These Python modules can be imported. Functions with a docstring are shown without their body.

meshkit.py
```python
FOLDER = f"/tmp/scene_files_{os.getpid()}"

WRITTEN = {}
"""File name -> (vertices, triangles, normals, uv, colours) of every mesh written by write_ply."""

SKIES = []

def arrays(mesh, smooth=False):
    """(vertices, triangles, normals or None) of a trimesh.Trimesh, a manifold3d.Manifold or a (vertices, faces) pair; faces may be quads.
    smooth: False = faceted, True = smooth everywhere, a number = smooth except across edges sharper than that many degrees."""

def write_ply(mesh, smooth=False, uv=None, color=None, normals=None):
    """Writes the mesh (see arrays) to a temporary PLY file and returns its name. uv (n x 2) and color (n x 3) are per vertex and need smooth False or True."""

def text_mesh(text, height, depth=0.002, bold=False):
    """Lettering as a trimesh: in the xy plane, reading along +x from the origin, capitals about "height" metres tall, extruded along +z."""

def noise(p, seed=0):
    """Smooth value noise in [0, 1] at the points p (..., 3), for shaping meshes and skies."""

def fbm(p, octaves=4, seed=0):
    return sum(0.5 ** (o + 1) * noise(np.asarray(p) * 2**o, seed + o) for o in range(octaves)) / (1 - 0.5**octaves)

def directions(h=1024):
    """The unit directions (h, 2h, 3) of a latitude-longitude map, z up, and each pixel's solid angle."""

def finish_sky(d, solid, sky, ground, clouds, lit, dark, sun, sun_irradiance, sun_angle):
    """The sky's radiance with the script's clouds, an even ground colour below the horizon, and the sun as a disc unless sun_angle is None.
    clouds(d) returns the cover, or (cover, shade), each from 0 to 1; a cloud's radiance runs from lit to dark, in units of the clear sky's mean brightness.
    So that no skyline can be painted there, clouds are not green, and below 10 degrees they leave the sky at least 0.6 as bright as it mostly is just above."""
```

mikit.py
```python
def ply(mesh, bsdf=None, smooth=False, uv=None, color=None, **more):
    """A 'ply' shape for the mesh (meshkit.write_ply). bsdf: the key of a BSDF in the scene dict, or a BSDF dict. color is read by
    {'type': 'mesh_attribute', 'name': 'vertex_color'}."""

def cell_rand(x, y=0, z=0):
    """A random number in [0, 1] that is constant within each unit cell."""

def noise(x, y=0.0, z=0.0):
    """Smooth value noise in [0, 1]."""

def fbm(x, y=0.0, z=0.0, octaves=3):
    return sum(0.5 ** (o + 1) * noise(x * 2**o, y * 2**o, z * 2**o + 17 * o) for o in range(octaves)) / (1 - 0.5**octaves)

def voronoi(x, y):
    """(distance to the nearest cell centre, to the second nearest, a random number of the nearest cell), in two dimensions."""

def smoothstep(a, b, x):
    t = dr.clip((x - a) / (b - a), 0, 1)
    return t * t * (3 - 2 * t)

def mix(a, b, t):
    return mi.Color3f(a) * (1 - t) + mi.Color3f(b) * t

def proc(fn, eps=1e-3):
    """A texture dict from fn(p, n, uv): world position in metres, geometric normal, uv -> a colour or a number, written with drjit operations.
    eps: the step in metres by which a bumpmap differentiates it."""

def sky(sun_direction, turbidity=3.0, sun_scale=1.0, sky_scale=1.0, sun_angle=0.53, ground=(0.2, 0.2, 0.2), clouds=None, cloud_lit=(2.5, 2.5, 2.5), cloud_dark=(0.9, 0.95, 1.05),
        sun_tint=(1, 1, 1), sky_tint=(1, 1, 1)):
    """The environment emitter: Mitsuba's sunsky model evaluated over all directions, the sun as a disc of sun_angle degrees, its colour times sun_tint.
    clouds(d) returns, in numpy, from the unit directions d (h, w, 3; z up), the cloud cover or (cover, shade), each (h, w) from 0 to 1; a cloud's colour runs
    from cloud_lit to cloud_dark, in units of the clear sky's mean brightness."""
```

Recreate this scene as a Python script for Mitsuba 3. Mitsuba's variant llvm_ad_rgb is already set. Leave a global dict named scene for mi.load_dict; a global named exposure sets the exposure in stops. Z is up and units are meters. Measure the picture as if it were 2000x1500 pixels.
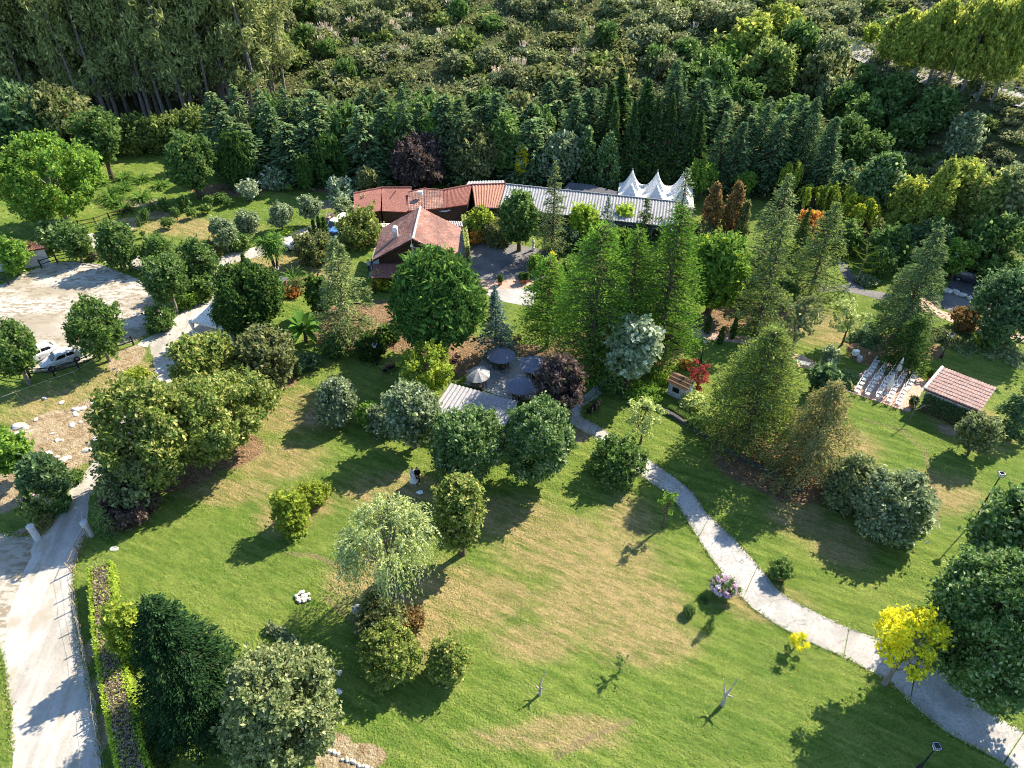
import math, numpy as np, trimesh, mitsuba as mi, drjit as dr, mikit, meshkit, manifold3d as mf
from mitsuba import ScalarTransform4f as T
# ---------------------------------------------------------------- camera, daylight, exposure
scene, labels = {}, {}
PITCH, CAM_H = 38.4, 46.0
pr = math.radians(PITCH)
scene['camera'] = dict(type='perspective', fov=71.5, fov_axis='x', near_clip=0.5, far_clip=2000.0,
    to_world=T().look_at(origin=[0, 0, CAM_H], target=[0, math.cos(pr), CAM_H - math.sin(pr)], up=[0, 0, 1]))
SUN_AZ, SUN_EL = math.radians(40.0), math.radians(41.0)
scene['sky'] = mikit.sky([math.cos(SUN_AZ)*math.cos(SUN_EL), math.sin(SUN_AZ)*math.cos(SUN_EL), math.sin(SUN_EL)], turbidity=3.0, sun_tint=(.93, 1.0, 1.10))
exposure = 3.1

# ---------------------------------------------------------------- materials
noise, fbm, smooth, mix, cell_rand, voronoi = mikit.noise, mikit.fbm, mikit.smoothstep, mikit.mix, mikit.cell_rand, mikit.voronoi
# two colours of each kind of leaf: the common one and the one of its paler, younger or older leaves
LEAF = dict(
 yew=((.030,.062,.016),(.075,.115,.022)), fir=((.050,.090,.038),(.115,.160,.065)), pine=((.036,.080,.018),(.095,.165,.030)),
 cedar=((.075,.112,.040),(.165,.190,.070)), spruce=((.065,.110,.090),(.140,.190,.150)), mid=((.052,.098,.024),(.125,.170,.055)),
 fresh=((.078,.150,.024),(.155,.230,.040)), yellowgreen=((.140,.190,.026),(.260,.290,.040)), gold=((.470,.430,.020),(.600,.550,.040)),
 olive=((.085,.102,.036),(.175,.175,.075)), silver=((.105,.140,.068),(.270,.310,.190)), willow=((.220,.270,.085),(.400,.440,.180)),
 copper=((.055,.040,.036),(.130,.095,.080)), brown=((.130,.088,.036),(.210,.140,.060)), red=((.160,.026,.030),(.220,.055,.040)),
 meta=((.068,.145,.018),(.140,.230,.030)), lime=((.190,.280,.030),(.300,.360,.060)), euca=((.125,.150,.056),(.270,.280,.095)),
 scrub=((.105,.125,.055),(.215,.220,.110)), twig=((.170,.140,.110),(.260,.220,.180)), white=((.72,.72,.66),(.80,.78,.70)),
 pink=((.55,.25,.38),(.62,.42,.60)), plume=((.26,.22,.17),(.36,.31,.25)), linden=((.095,.135,.030),(.260,.245,.080)),
 bank=((.075,.110,.030),(.190,.215,.060)), maple=((.058,.108,.030),(.200,.250,.120)), orange=((.30,.13,.035),(.40,.20,.05)),
 strap=((.055,.120,.022),(.120,.190,.045)), poplar=((.150,.190,.036),(.320,.310,.055)), bluegray=((.100,.128,.050),(.230,.240,.115)),
 purple=((.30,.24,.42),(.42,.30,.46)), tan=((.40,.30,.17),(.48,.38,.24)), whiteleaf=((.170,.215,.120),(.400,.450,.330)),
 darkfir=((.010,.026,.010),(.026,.052,.018)), rusty=((.130,.135,.046),(.240,.165,.075)))
LK = list(LEAF)
LEAF_A = [mi.Float([float(LEAF[k][0][c]) for k in LK]) for c in range(3)]
LEAF_B = [mi.Float([float(LEAF[k][1][c]) for k in LK]) for c in range(3)]
def leaf_color(p, n, uv):
    i = mi.UInt32(dr.clip(uv.x, 0, len(LK) - 1)); r = uv.y
    t = smooth(.55, 1.0, r)
    g = (.72 + .5 * dr.abs(2 * r - dr.floor(2 * r))) * (.85 + .3 * noise(p.x * .16, p.y * .16, p.z * .1))
    c = [dr.gather(mi.Float, LEAF_A[k], i) * (1 - t) + dr.gather(mi.Float, LEAF_B[k], i) * t for k in range(3)]
    c = [v * (2.5 - 1.5 * v) for v in c]      # light sent on by a leaf is shared between both its sides
    return mi.Color3f(c[0] * g, c[1] * g, c[2] * g)
leaf_tex = mikit.proc(leaf_color)
scene['leaf'] = dict(type='principledthin', base_color=leaf_tex, roughness=.34, eta=1.6, diff_trans=.9)
scene['needle'] = dict(type='principledthin', base_color=leaf_tex, roughness=.5, eta=1.4, diff_trans=.6)
PAINT = dict(white=(.78,.78,.76), offwhite=(.62,.60,.55), black=(.022,.022,.024), darkgrey=(.07,.07,.075), grey=(.22,.22,.23), lightgrey=(.45,.45,.46),
 darkred=(.20,.045,.035), redtin=(.235,.098,.080), brick=(.36,.165,.115), wood=(.22,.13,.07), darkwood=(.055,.032,.022), palewood=(.36,.27,.17), terracotta=(.40,.17,.09),
 skin=(.50,.30,.21), hair=(.03,.02,.015), suit=(.018,.018,.024), shirt=(.75,.76,.80), dress=(.80,.80,.84), denim=(.08,.13,.25), parasol=(.24,.25,.33),
 wicker=(.36,.22,.14), carsilver=(.50,.51,.53), carwhite=(.75,.77,.79), carblue=(.06,.18,.42), rubber=(.025,.025,.025), hub=(.40,.41,.42), slate=(.085,.09,.10),
 stone=(.48,.45,.40), rockwhite=(.66,.64,.60), zinc=(.30,.30,.32), bluetarp=(.10,.32,.62), tin=(.26,.27,.285), pink=(.55,.36,.29), darkcar=(.03,.04,.06), tinlight=(.60,.50,.45))
PK = list(PAINT)
PAINT_C = [mi.Float([float(PAINT[k][c]) for k in PK]) for c in range(3)]
def paint_color(p, n, uv):
    i = mi.UInt32(dr.clip(uv.x, 0, len(PK) - 1))
    g = (.86 + .28 * fbm(p.x * 7, p.y * 7, p.z * 7)) * (.88 + .24 * noise(p.x * .9, p.y * .9, p.z * 1.7)) * (.9 + .2 * uv.y)
    return mi.Color3f(*[dr.gather(mi.Float, PAINT_C[k], i) * g for k in range(3)])
def clean_color(p, n, uv):
    i = mi.UInt32(dr.clip(uv.x, 0, len(PK) - 1)); g = .97 + .06 * noise(p.x * 3, p.y * 3, p.z * 3)
    return mi.Color3f(*[dr.gather(mi.Float, PAINT_C[k], i) * g for k in range(3)])
def two(d): return dict(type='twosided', b=d)
scene['matte'] = two(dict(type='principled', base_color=mikit.proc(paint_color), roughness=.75, specular=.3))
scene['cloth'] = dict(type='principledthin', base_color=mikit.proc(clean_color), roughness=.8, eta=1.3, diff_trans=.35)
scene['gloss'] = two(dict(type='principled', base_color=mikit.proc(clean_color), roughness=.28, specular=.5, clearcoat=.8, clearcoat_gloss=.9))
scene['tinted_glass'] = two(dict(type='principled', base_color=dict(type='rgb', value=[.012,.014,.017]), roughness=.06, specular=.6))
scene['lamp_glass'] = two(dict(type='principled', base_color=dict(type='rgb', value=[.62,.64,.66]), roughness=.15, specular=.6))
BARK = dict(brown=(.11,.080,.058), grey=(.20,.175,.15), pale=(.34,.30,.25), red=(.17,.085,.05), dead=(.36,.32,.28))
BK = list(BARK); BARK_C = [mi.Float([float(BARK[k][c]) for k in BK]) for c in range(3)]
def bark_color(p, n, uv):
    i = mi.UInt32(dr.clip(uv.x, 0, len(BK) - 1)); g = .55 + .9 * fbm(p.x * 9, p.y * 9, p.z * 2.5)
    return mi.Color3f(*[dr.gather(mi.Float, BARK_C[k], i) * g for k in range(3)])
scene['bark'] = two(dict(type='principled', base_color=mikit.proc(bark_color), roughness=.9, specular=.2))
def tile_color(p, n, uv):
    k = cell_rand(dr.floor(uv.x), dr.floor(uv.y)); k2 = cell_rand(dr.floor(uv.x) + 31, dr.floor(uv.y) + 7)
    a = mix((.36,.165,.120), (.29,.165,.135), k)
    a = mix(a, (.38,.26,.215), smooth(.62, 1., k2))
    w = smooth(.42, .66, fbm(p.x * .8, p.y * .8, p.z * .8, 4))
    return mix(a, (.15,.085,.075), w * .62) * (.8 + .4 * noise(p.x * 6, p.y * 6, p.z * 6))
scene['roof_tile'] = two(dict(type='principled', base_color=mikit.proc(tile_color), roughness=.8, specular=.3))
def pale_tile_color(p, n, uv):
    k = cell_rand(dr.floor(uv.x), dr.floor(uv.y))
    return mix((.37,.235,.205), (.33,.24,.22), k) * (.8 + .4 * noise(p.x * 3, p.y * 3, p.z * 3))
scene['pale_tile'] = two(dict(type='principled', base_color=mikit.proc(pale_tile_color), roughness=.75, specular=.3))
def concrete_color(p, n, uv):
    a = fbm(p.x * 1.1, p.y * 1.1, 3.3, 4); b = fbm(p.x * 6, p.y * 6, 1.1, 3); c = noise(p.x * 24, p.y * 24, 5.)
    d1, d2, _ = voronoi(p.x * .42 + .5 * noise(p.x * 1.3, p.y * 1.3), p.y * .42)
    crack = (1 - smooth(.0, .022, d2 - d1)) * smooth(.5, .62, noise(p.x * .31, p.y * .31, 9.))
    col = mix((.29,.28,.265), (.47,.46,.445), smooth(.3, .7, a * .6 + b * .4)) * (.86 + .28 * c)
    col = mix(col, (.20,.195,.17), smooth(.58, .72, b) * .5)
    return mix(col, (.10,.095,.085), crack * .7)
scene['concrete'] = two(dict(type='principled', base_color=mikit.proc(concrete_color), roughness=.85, specular=.3))
def gravel_color(p, n, uv):
    a = fbm(p.x * .28, p.y * .28, 1.7, 4); b = fbm(p.x * 5, p.y * 5, 4.4, 3); c = noise(p.x * 26, p.y * 26, 2.)
    w_ = p.x * .985 + p.y * .17; l_ = -p.x * .17 + p.y * .985; tr = fbm(w_ * 1.3 + .6 * noise(l_ * .08, 3.), l_ * .10, 6., 3)
    col = mix((.30,.28,.245), (.45,.435,.405), smooth(.32, .62, .55 * a + .45 * tr)) * (.74 + .34 * b + .18 * c)
    return mix(col, (.27,.225,.155), smooth(.54, .70, .5 * fbm(p.x * .7, p.y * .7, 8.8, 4) + .5 * tr) * .6)
scene['gravel'] = two(dict(type='principled', base_color=mikit.proc(gravel_color), roughness=.95, specular=.2))
def sand_color(p, n, uv):
    a = fbm(p.x * .16, p.y * .3, 1.7, 4); b = fbm(p.x * 1.6, p.y * 4.2, 4.4, 3); c = noise(p.x * 16, p.y * 16, 2.)
    col = mix((.31,.275,.215), (.45,.425,.375), smooth(.34, .6, a)) * (.85 + .22 * c)
    return mix(col, (.20,.165,.11), smooth(.46, .62, b) * smooth(.30, .55, fbm(p.x * .22, p.y * .22, 7.7, 3)) * .85)
scene['sand'] = two(dict(type='principled', base_color=mikit.proc(sand_color), roughness=.95, specular=.15))
def asphalt_color(p, n, uv):
    a = fbm(p.x * .35, p.y * .35, 1.2, 4); c = fbm(p.x * 9, p.y * 9, 2.)
    return mix((.085,.085,.088), (.175,.172,.168), smooth(.3, .7, a)) * (.75 + .5 * c)
scene['asphalt'] = two(dict(type='principled', base_color=mikit.proc(asphalt_color), roughness=.9, specular=.25))
def paver_color(p, n, uv):
    k = cell_rand(dr.floor(uv.x * 2.5), dr.floor(uv.y * 2.5)); j = dr.minimum(dr.abs(uv.x * 2.5 - dr.round(uv.x * 2.5)), dr.abs(uv.y * 2.5 - dr.round(uv.y * 2.5)))
    col = mix((.40,.25,.19), (.48,.33,.26), k) * (.8 + .4 * fbm(p.x * 4, p.y * 4, 2.))
    return mix(mi.Color3f(.24,.19,.15), col, smooth(.01, .05, j))
scene['paver'] = two(dict(type='principled', base_color=mikit.proc(paver_color), roughness=.8, specular=.3))
def rock_color(p, n, uv):
    return mix((.34,.32,.28), (.66,.64,.60), smooth(.3, .6, fbm(p.x * 4, p.y * 4, p.z * 4, 4))) * (.75 + .5 * noise(p.x * 15, p.y * 15, p.z * 15))
scene['rock'] = two(dict(type='principled', base_color=mikit.proc(rock_color), roughness=.9, specular=.2))

# the ground: mown grass with mowing lines, and where it has dried out, been worn bare or carries fallen needles
DRY = [(3.3, 37.3, 6, 4), (5.8, 31.5, 6, 3), (-4.7, 32.9, 4, 3), (0.0, 40.0, 5, 3), (-17.6, 41.4, 3, 2), (-19.1, 40.5, 3, 3), (9.9, 40.0, 3, 3), (10.7, 31.5, 3, 3), (-21.6, 46.7, 5, 3), (-21.4, 53.9, 6, 4), (-24.6, 42.9, 5, 2), (-10.7, 42.9, 5, 3), (9.2, 28.5, 5, 2.5), (1.8, 28.5, 4, 2), (-6.3, 29.3, 3, 3), (19.2, 31.5, 4, 2), (26.6, 37.3, 3, 3), (31.2, 48.7, 4, 3), (44.7, 51.6, 4, 4), (24.2, 40.0, 3, 3), (35.5, 68.5, 5, 5), (37.6, 42.9, 4, 3), (-43.4, 53.9, 9, 6), (-44.8, 48.1, 8, 6), (-40.4, 58.9, 5, 5), (-42.5, 93.4, 7, 4), (-49.0, 95.1, 6, 4), (-30.3, 83.0, 5, 5), (-26.4, 80.3, 5, 5), (-35.0, 83.0, 4, 4), (2.0, 21.6, 6, 1), (4.0, 22.3, 4, 1), (-11.9, 33.8, 3, 3), (-1.5, 31.9, 4, 3), (7.3, 35.2, 6, 4)]
WORN = [(-43.5, 50.2, 6, 4), (-40.8, 53.9, 4, 3), (-43.8, 46.0, 5, 3), (-39.6, 48.1, 4, 2), (-43.9, 42.9, 3, 3), (-41.9, 62.5, 2, 3), (-43.2, 51.6, 5, 3), (43.7, 49.1, 1.6, 1.6), (-9.0, 31.1, 1.8, 1.8), (-19.0, 40.0, 1.4, 1.4), (3.0, 52.8, 2.6, 2.6), (6.4, 50.2, 1.2, 1.2), (-19.2, 53.0, 1.5, 1.5), (-9.6, 20.4, 2, 1), (-11.3, 20.7, 1.5, 1.5), (-57.4, 103.0, 4, 2), (-53.3, 98.5, 3, 1.5), (-27.4, 102.1, 4, 2), (-56.4, 95.1, 3, 3), (41.9, 50.9, 1, 1), (-29.9, 26.9, 0.6, 3), (-28.1, 24.3, 0.7, 3), (-26.4, 21.6, 0.8, 3), (-39.1, 37.3, 3, 2)]
LITTER = [(-17.6, 67.5, 6, 4), (-18.8, 71.2, 5, 3), (-9.9, 66.5, 6, 4), (-4.0, 64.0, 5, 3), (1.1, 63.5, 4, 2), (-14.5, 70.7, 5, 5), (27.2, 70.7, 6, 3), (30.9, 72.9, 5, 3), (22.5, 68.5, 4, 2), (25.5, 44.1, 5, 3), (22.7, 47.4, 5, 5), (-44.8, 107.8, 7, 3), (-29.7, 109.9, 4, 4), (43.6, 64.5, 5, 3), (13.5, 63.5, 6, 3), (8.5, 63.5, 5, 5), (-6.8, 63.5, 5, 5), (39.5, 63.5, 3, 3), (-30.9, 45.4, 5, 3), (-26.7, 48.1, 4, 3), (-25.7, 58.5, 4, 2), (-31.8, 51.6, 4, 4)]
RICH = [(-22.6, 36.2, 6, 3), (18.3, 28.5, 5, 5), (-9.9, 22.3, 6, 3), (13.3, 22.3, 6, 3), (-39.1, 96.8, 10, 6), (35.7, 53.9, 8, 6), (38.5, 68.5, 6, 6), (-16.5, 40.5, 5, 3), (39.1, 40.5, 6, 4)]
TRACKS = [(34.6, 52.4, 37.5, 50.9), (37.5, 50.9, 38.4, 48.1), (38.4, 48.1, 37.0, 42.9), (37.0, 42.9, 35.4, 38.9), (2.7, 20.4, 4.9, 21.6), (4.9, 21.6, 7.7, 22.7), (-12.4, 34.3, -15.9, 36.0), (-15.9, 36.0, -18.0, 36.2), (-13.9, 31.9, -10.3, 28.9), (-10.3, 28.9, -7.5, 26.9)]
def blobs(x, y, L):
    m = mi.Float(0)
    for bx, by, rx, ry in L:
        d = dr.sqrt(dr.square((x - bx) / rx) + dr.square((y - by) / ry))
        m = dr.maximum(m, 1 - smooth(.45, 1.25, d))
    return m
ca, sa = math.cos(math.radians(-27)), math.sin(math.radians(-27))
def ground_color(p, n, uv):
    x, y = p.x, p.y
    u, v = x * ca + y * sa, -x * sa + y * ca
    wob = fbm(x * .12, y * .12, 2.2, 3)
    streak = fbm(u * .22, v * 2.3 + wob * 2, 1.3, 3)
    patch = fbm(x * .33, y * .33, 5.1, 4)
    tuft = noise(x * 15, y * 15, 3.3); blade = .6 * noise(u * 3.5, v * 11, 4.4) + .4 * noise(u * 9, v * 24, 1.7); mid = fbm(x * 1.7 + 3, y * 1.7, 6.6, 3)
    comb = fbm(u * .9, v * 4.5 + wob, 8.1, 3); fine = .5 * blade + .5 * tuft
    green = mix((.070,.128,.018), (.138,.190,.034), smooth(.25, .75, .3 * streak + .25 * patch + .2 * mid + .25 * comb))
    mow = dr.sin((v + .25 * wob) * 4.6) * smooth(.35, .6, fbm(x * .06, y * .06, 12., 2)); green = green * (1 + .13 * mow * mi.Color3f(1.15, .8, 1.))
    green = mix(green, (.058,.118,.016), blobs(x, y, RICH) * .55 * smooth(.3, .7, patch))
    dry = mix((.180,.165,.058), (.300,.215,.112), smooth(.25, .75, .3 * mid + .3 * streak + .4 * comb))
    kd = dr.clip(blobs(x, y, DRY) * .80 + .20, 0, 1)
    kd = kd * smooth(.22, .74, .30 * streak + .12 * mid + .25 * patch + .33 * comb + .30 * (kd - .5))
    col = mix(green, dry, kd * .85)
    soil = mix((.210,.150,.092), (.330,.265,.180), smooth(.3, .7, mid))
    kw = blobs(x, y, WORN); kw = smooth(.30, .62, kw * (.55 + .7 * patch + .25 * (mid - .5)))
    col = mix(col, soil, kw * .9)
    for ax_, ay_, bx_, by_ in TRACKS:
        lx, ly = bx_ - ax_, by_ - ay_; q = dr.clip(((x - ax_) * lx + (y - ay_) * ly) / (lx * lx + ly * ly), 0, 1); dd = dr.sqrt(dr.square(x - ax_ - lx * q) + dr.square(y - ay_ - ly * q)) + .35 * (mid - .5)
        col = mix(col, (.175,.135,.075), (1 - smooth(.10, .30, dd)) * smooth(.3, .6, fine + .3 * (patch - .5)) * .75)
    kl = blobs(x, y, LITTER); kl = smooth(.30, .60, kl * (.5 + .9 * mid))
    col = mix(col, mix((.125,.080,.050), (.250,.155,.095), smooth(.35, .7, fine)), kl * .92)
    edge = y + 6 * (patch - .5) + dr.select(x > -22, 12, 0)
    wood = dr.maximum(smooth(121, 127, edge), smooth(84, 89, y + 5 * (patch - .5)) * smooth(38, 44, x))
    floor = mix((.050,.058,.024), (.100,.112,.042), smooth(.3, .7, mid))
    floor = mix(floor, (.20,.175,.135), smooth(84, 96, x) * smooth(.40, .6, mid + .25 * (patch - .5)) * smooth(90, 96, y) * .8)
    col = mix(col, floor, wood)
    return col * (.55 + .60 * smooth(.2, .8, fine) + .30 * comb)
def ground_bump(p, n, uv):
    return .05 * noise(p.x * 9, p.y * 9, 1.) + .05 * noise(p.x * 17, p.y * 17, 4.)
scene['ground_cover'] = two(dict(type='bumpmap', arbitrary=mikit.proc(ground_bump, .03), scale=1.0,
    bsdf=dict(type='principled', base_color=mikit.proc(ground_color), roughness=.95, specular=.15)))

# ---------------------------------------------------------------- helpers
RNG = np.random.default_rng(11)
def terrain(x, y):
    x, y = np.asarray(x, float), np.asarray(y, float)
    s = y - 146.0; hill = np.maximum(.27 * (s + np.sqrt(s * s + 60.0)) / 2 - .15, 0)
    ax, ay, bx, by = 73.4, 158.4, 86.9, 130.2
    L = math.hypot(bx - ax, by - ay); sd = ((y - ay) * (bx - ax) - (x - ax) * (by - ay)) / L
    t = np.clip((sd + 19) / 19, 0, 1); emb = 8.5 * t * t * (3 - 2 * t) * np.clip((y - 78) / 25, 0, 1)
    return np.maximum(hill, emb) + np.clip((y - 140) / 40, 0, 1) * 1.6 * (meshkit.fbm(np.stack([x * .05, y * .05, 0 * x], -1), 3) - .5)
def uvs(n, i, r=.5): return np.stack([np.full(n, i + .5), np.broadcast_to(r, (n,))], 1)
used = {}
def numbered(name):
    k = used.get(name, 0); used[name] = k + 1
    return name if k == 0 else f'{name}_{k:03d}'
def put(key, mesh, bsdf, smooth_=False, uv=None, **more):
    scene[key] = mikit.ply(mesh, bsdf, smooth=smooth_, uv=uv, **more); return key
def part(holder, name, mesh, bsdf, smooth_=False, uv=None, **more):
    return put(numbered(f'{holder}__{name}'), mesh, bsdf, smooth_, uv, **more)
def tag(key, label, cat=None, group=None, kind=None):
    d = labels.setdefault(key, {}); d['label'] = label
    if cat: d['category'] = cat
    if group: d['group'] = group
    if kind: d['kind'] = kind
    return key
def thing(name, label, cat, group=None): return tag(numbered(name), label, cat, group)
class MB:
    """collects pieces of one part"""
    def __init__(s): s.v, s.f, s.n = [], [], 0
    def add(s, v, f):
        v = np.asarray(v, float); f = np.asarray(f, int)
        if f.shape[1] == 4: f = np.vstack([f[:, [0, 1, 2]], f[:, [0, 2, 3]]])
        s.v.append(v); s.f.append(f + s.n); s.n += len(v); return s
    def mesh(s, m): return s.add(m.vertices, m.faces)
    def box(s, c, e, rz=0., M=None):
        m = trimesh.creation.box(extents=e); v = np.array(m.vertices)
        if M is not None: v = v @ np.asarray(M).T
        if rz: v = v @ np.array([[math.cos(rz), math.sin(rz), 0], [-math.sin(rz), math.cos(rz), 0], [0, 0, 1]])
        return s.add(v + np.asarray(c, float), m.faces)
    def tube(s, pts, rad, sides=6, cap=True):
        p = np.asarray(pts, float); r = np.broadcast_to(np.asarray(rad, float), (len(p),))
        t = np.gradient(p, axis=0); t /= np.linalg.norm(t, axis=1, keepdims=True) + 1e-12
        a = np.cross(t, np.where(np.abs(t[:, 2:]) < .9, [0, 0, 1.], [1., 0, 0])); a /= np.linalg.norm(a, axis=1, keepdims=True) + 1e-12
        b = np.cross(t, a); g = np.arange(sides) * 2 * np.pi / sides
        v = p[:, None] + r[:, None, None] * (np.cos(g)[None, :, None] * a[:, None] + np.sin(g)[None, :, None] * b[:, None])
        i, j = np.meshgrid(np.arange(len(p) - 1), np.arange(sides), indexing='ij'); k = (j + 1) % sides
        q = np.stack([i * sides + j, i * sides + k, (i + 1) * sides + k, (i + 1) * sides + j], -1).reshape(-1, 4)
        v = v.reshape(-1, 3); f = np.vstack([q[:, [0, 1, 2]], q[:, [0, 2, 3]]])
        if cap:
            m0 = len(v); v = np.vstack([v, p[:1], p[-1:]]); jj = np.arange(sides); kk = (jj + 1) % sides; e = (len(p) - 1) * sides
            f = np.vstack([f, np.stack([kk, jj, jj * 0 + m0], 1), np.stack([e + jj, e + kk, jj * 0 + m0 + 1], 1)])
        return s.add(v, f)
    def lathe(s, prof, c=(0, 0, 0), n=16):
        m = trimesh.creation.revolve(np.asarray(prof, float), sections=n); return s.add(np.array(m.vertices) + np.asarray(c, float), m.faces)
    def out(s): return np.vstack(s.v), np.vstack(s.f)
    def to(s, holder, name, bsdf, pal=None, smooth_=False, table=None, **more):
        v, f = s.out(); uv = None
        if pal is not None: uv = uvs(len(v), (table or PK).index(pal))
        return part(holder, name, (v, f), bsdf, smooth_, uv, **more)
def rotz(v, a): c, s = math.cos(a), math.sin(a); return np.asarray(v, float) @ np.array([[c, s, 0], [-s, c, 0], [0, 0, 1]])
def bilinear(c, nu, nv):
    """grid over the quad c = [p00, p10, p11, p01] (u along p00->p10)"""
    c = np.asarray(c, float); u, v = np.meshgrid(np.linspace(0, 1, nu), np.linspace(0, 1, nv), indexing='ij'); u, v = u[..., None], v[..., None]
    P = c[0] * (1 - u) * (1 - v) + c[1] * u * (1 - v) + c[2] * u * v + c[3] * (1 - u) * v
    i, j = np.meshgrid(np.arange(nu - 1), np.arange(nv - 1), indexing='ij'); a = i * nv + j
    return P, np.stack([a, a + nv, a + nv + 1, a + 1], -1).reshape(-1, 4), u[..., 0], v[..., 0]
def quadnormal(c): c = np.asarray(c, float); n = np.cross(c[1] - c[0], c[3] - c[0]); n /= np.linalg.norm(n); return n if n[2] > 0 else -n
def corrugated(c, pitch=.25, amp=.035, sheet=None):
    """a corrugated sheet roof: waves along u, running down v, with a lower skin and edges"""
    c = np.asarray(c, float); n = quadnormal(c); w = np.linalg.norm(c[1] - c[0]); k = max(2, int(w / pitch)); nu = k * 4 + 1
    P, q, u, v = bilinear(c, nu, 2); P = P + n * (amp * np.sin(u * k * 2 * np.pi))[..., None]
    B = P - n * .05; m = P.shape[0] * 2
    e = []
    for i in range(nu - 1): e += [[i * 2, i * 2 + m, i * 2 + 2 + m, i * 2 + 2], [i * 2 + 1, i * 2 + 3, i * 2 + 3 + m, i * 2 + 1 + m]]
    e += [[0, 1, 1 + m, m], [(nu - 1) * 2, (nu - 1) * 2 + m, (nu - 1) * 2 + 1 + m, (nu - 1) * 2 + 1]]
    return np.vstack([P.reshape(-1, 3), B.reshape(-1, 3)]), np.vstack([q, q[:, ::-1] + m, np.array(e)])
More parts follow.
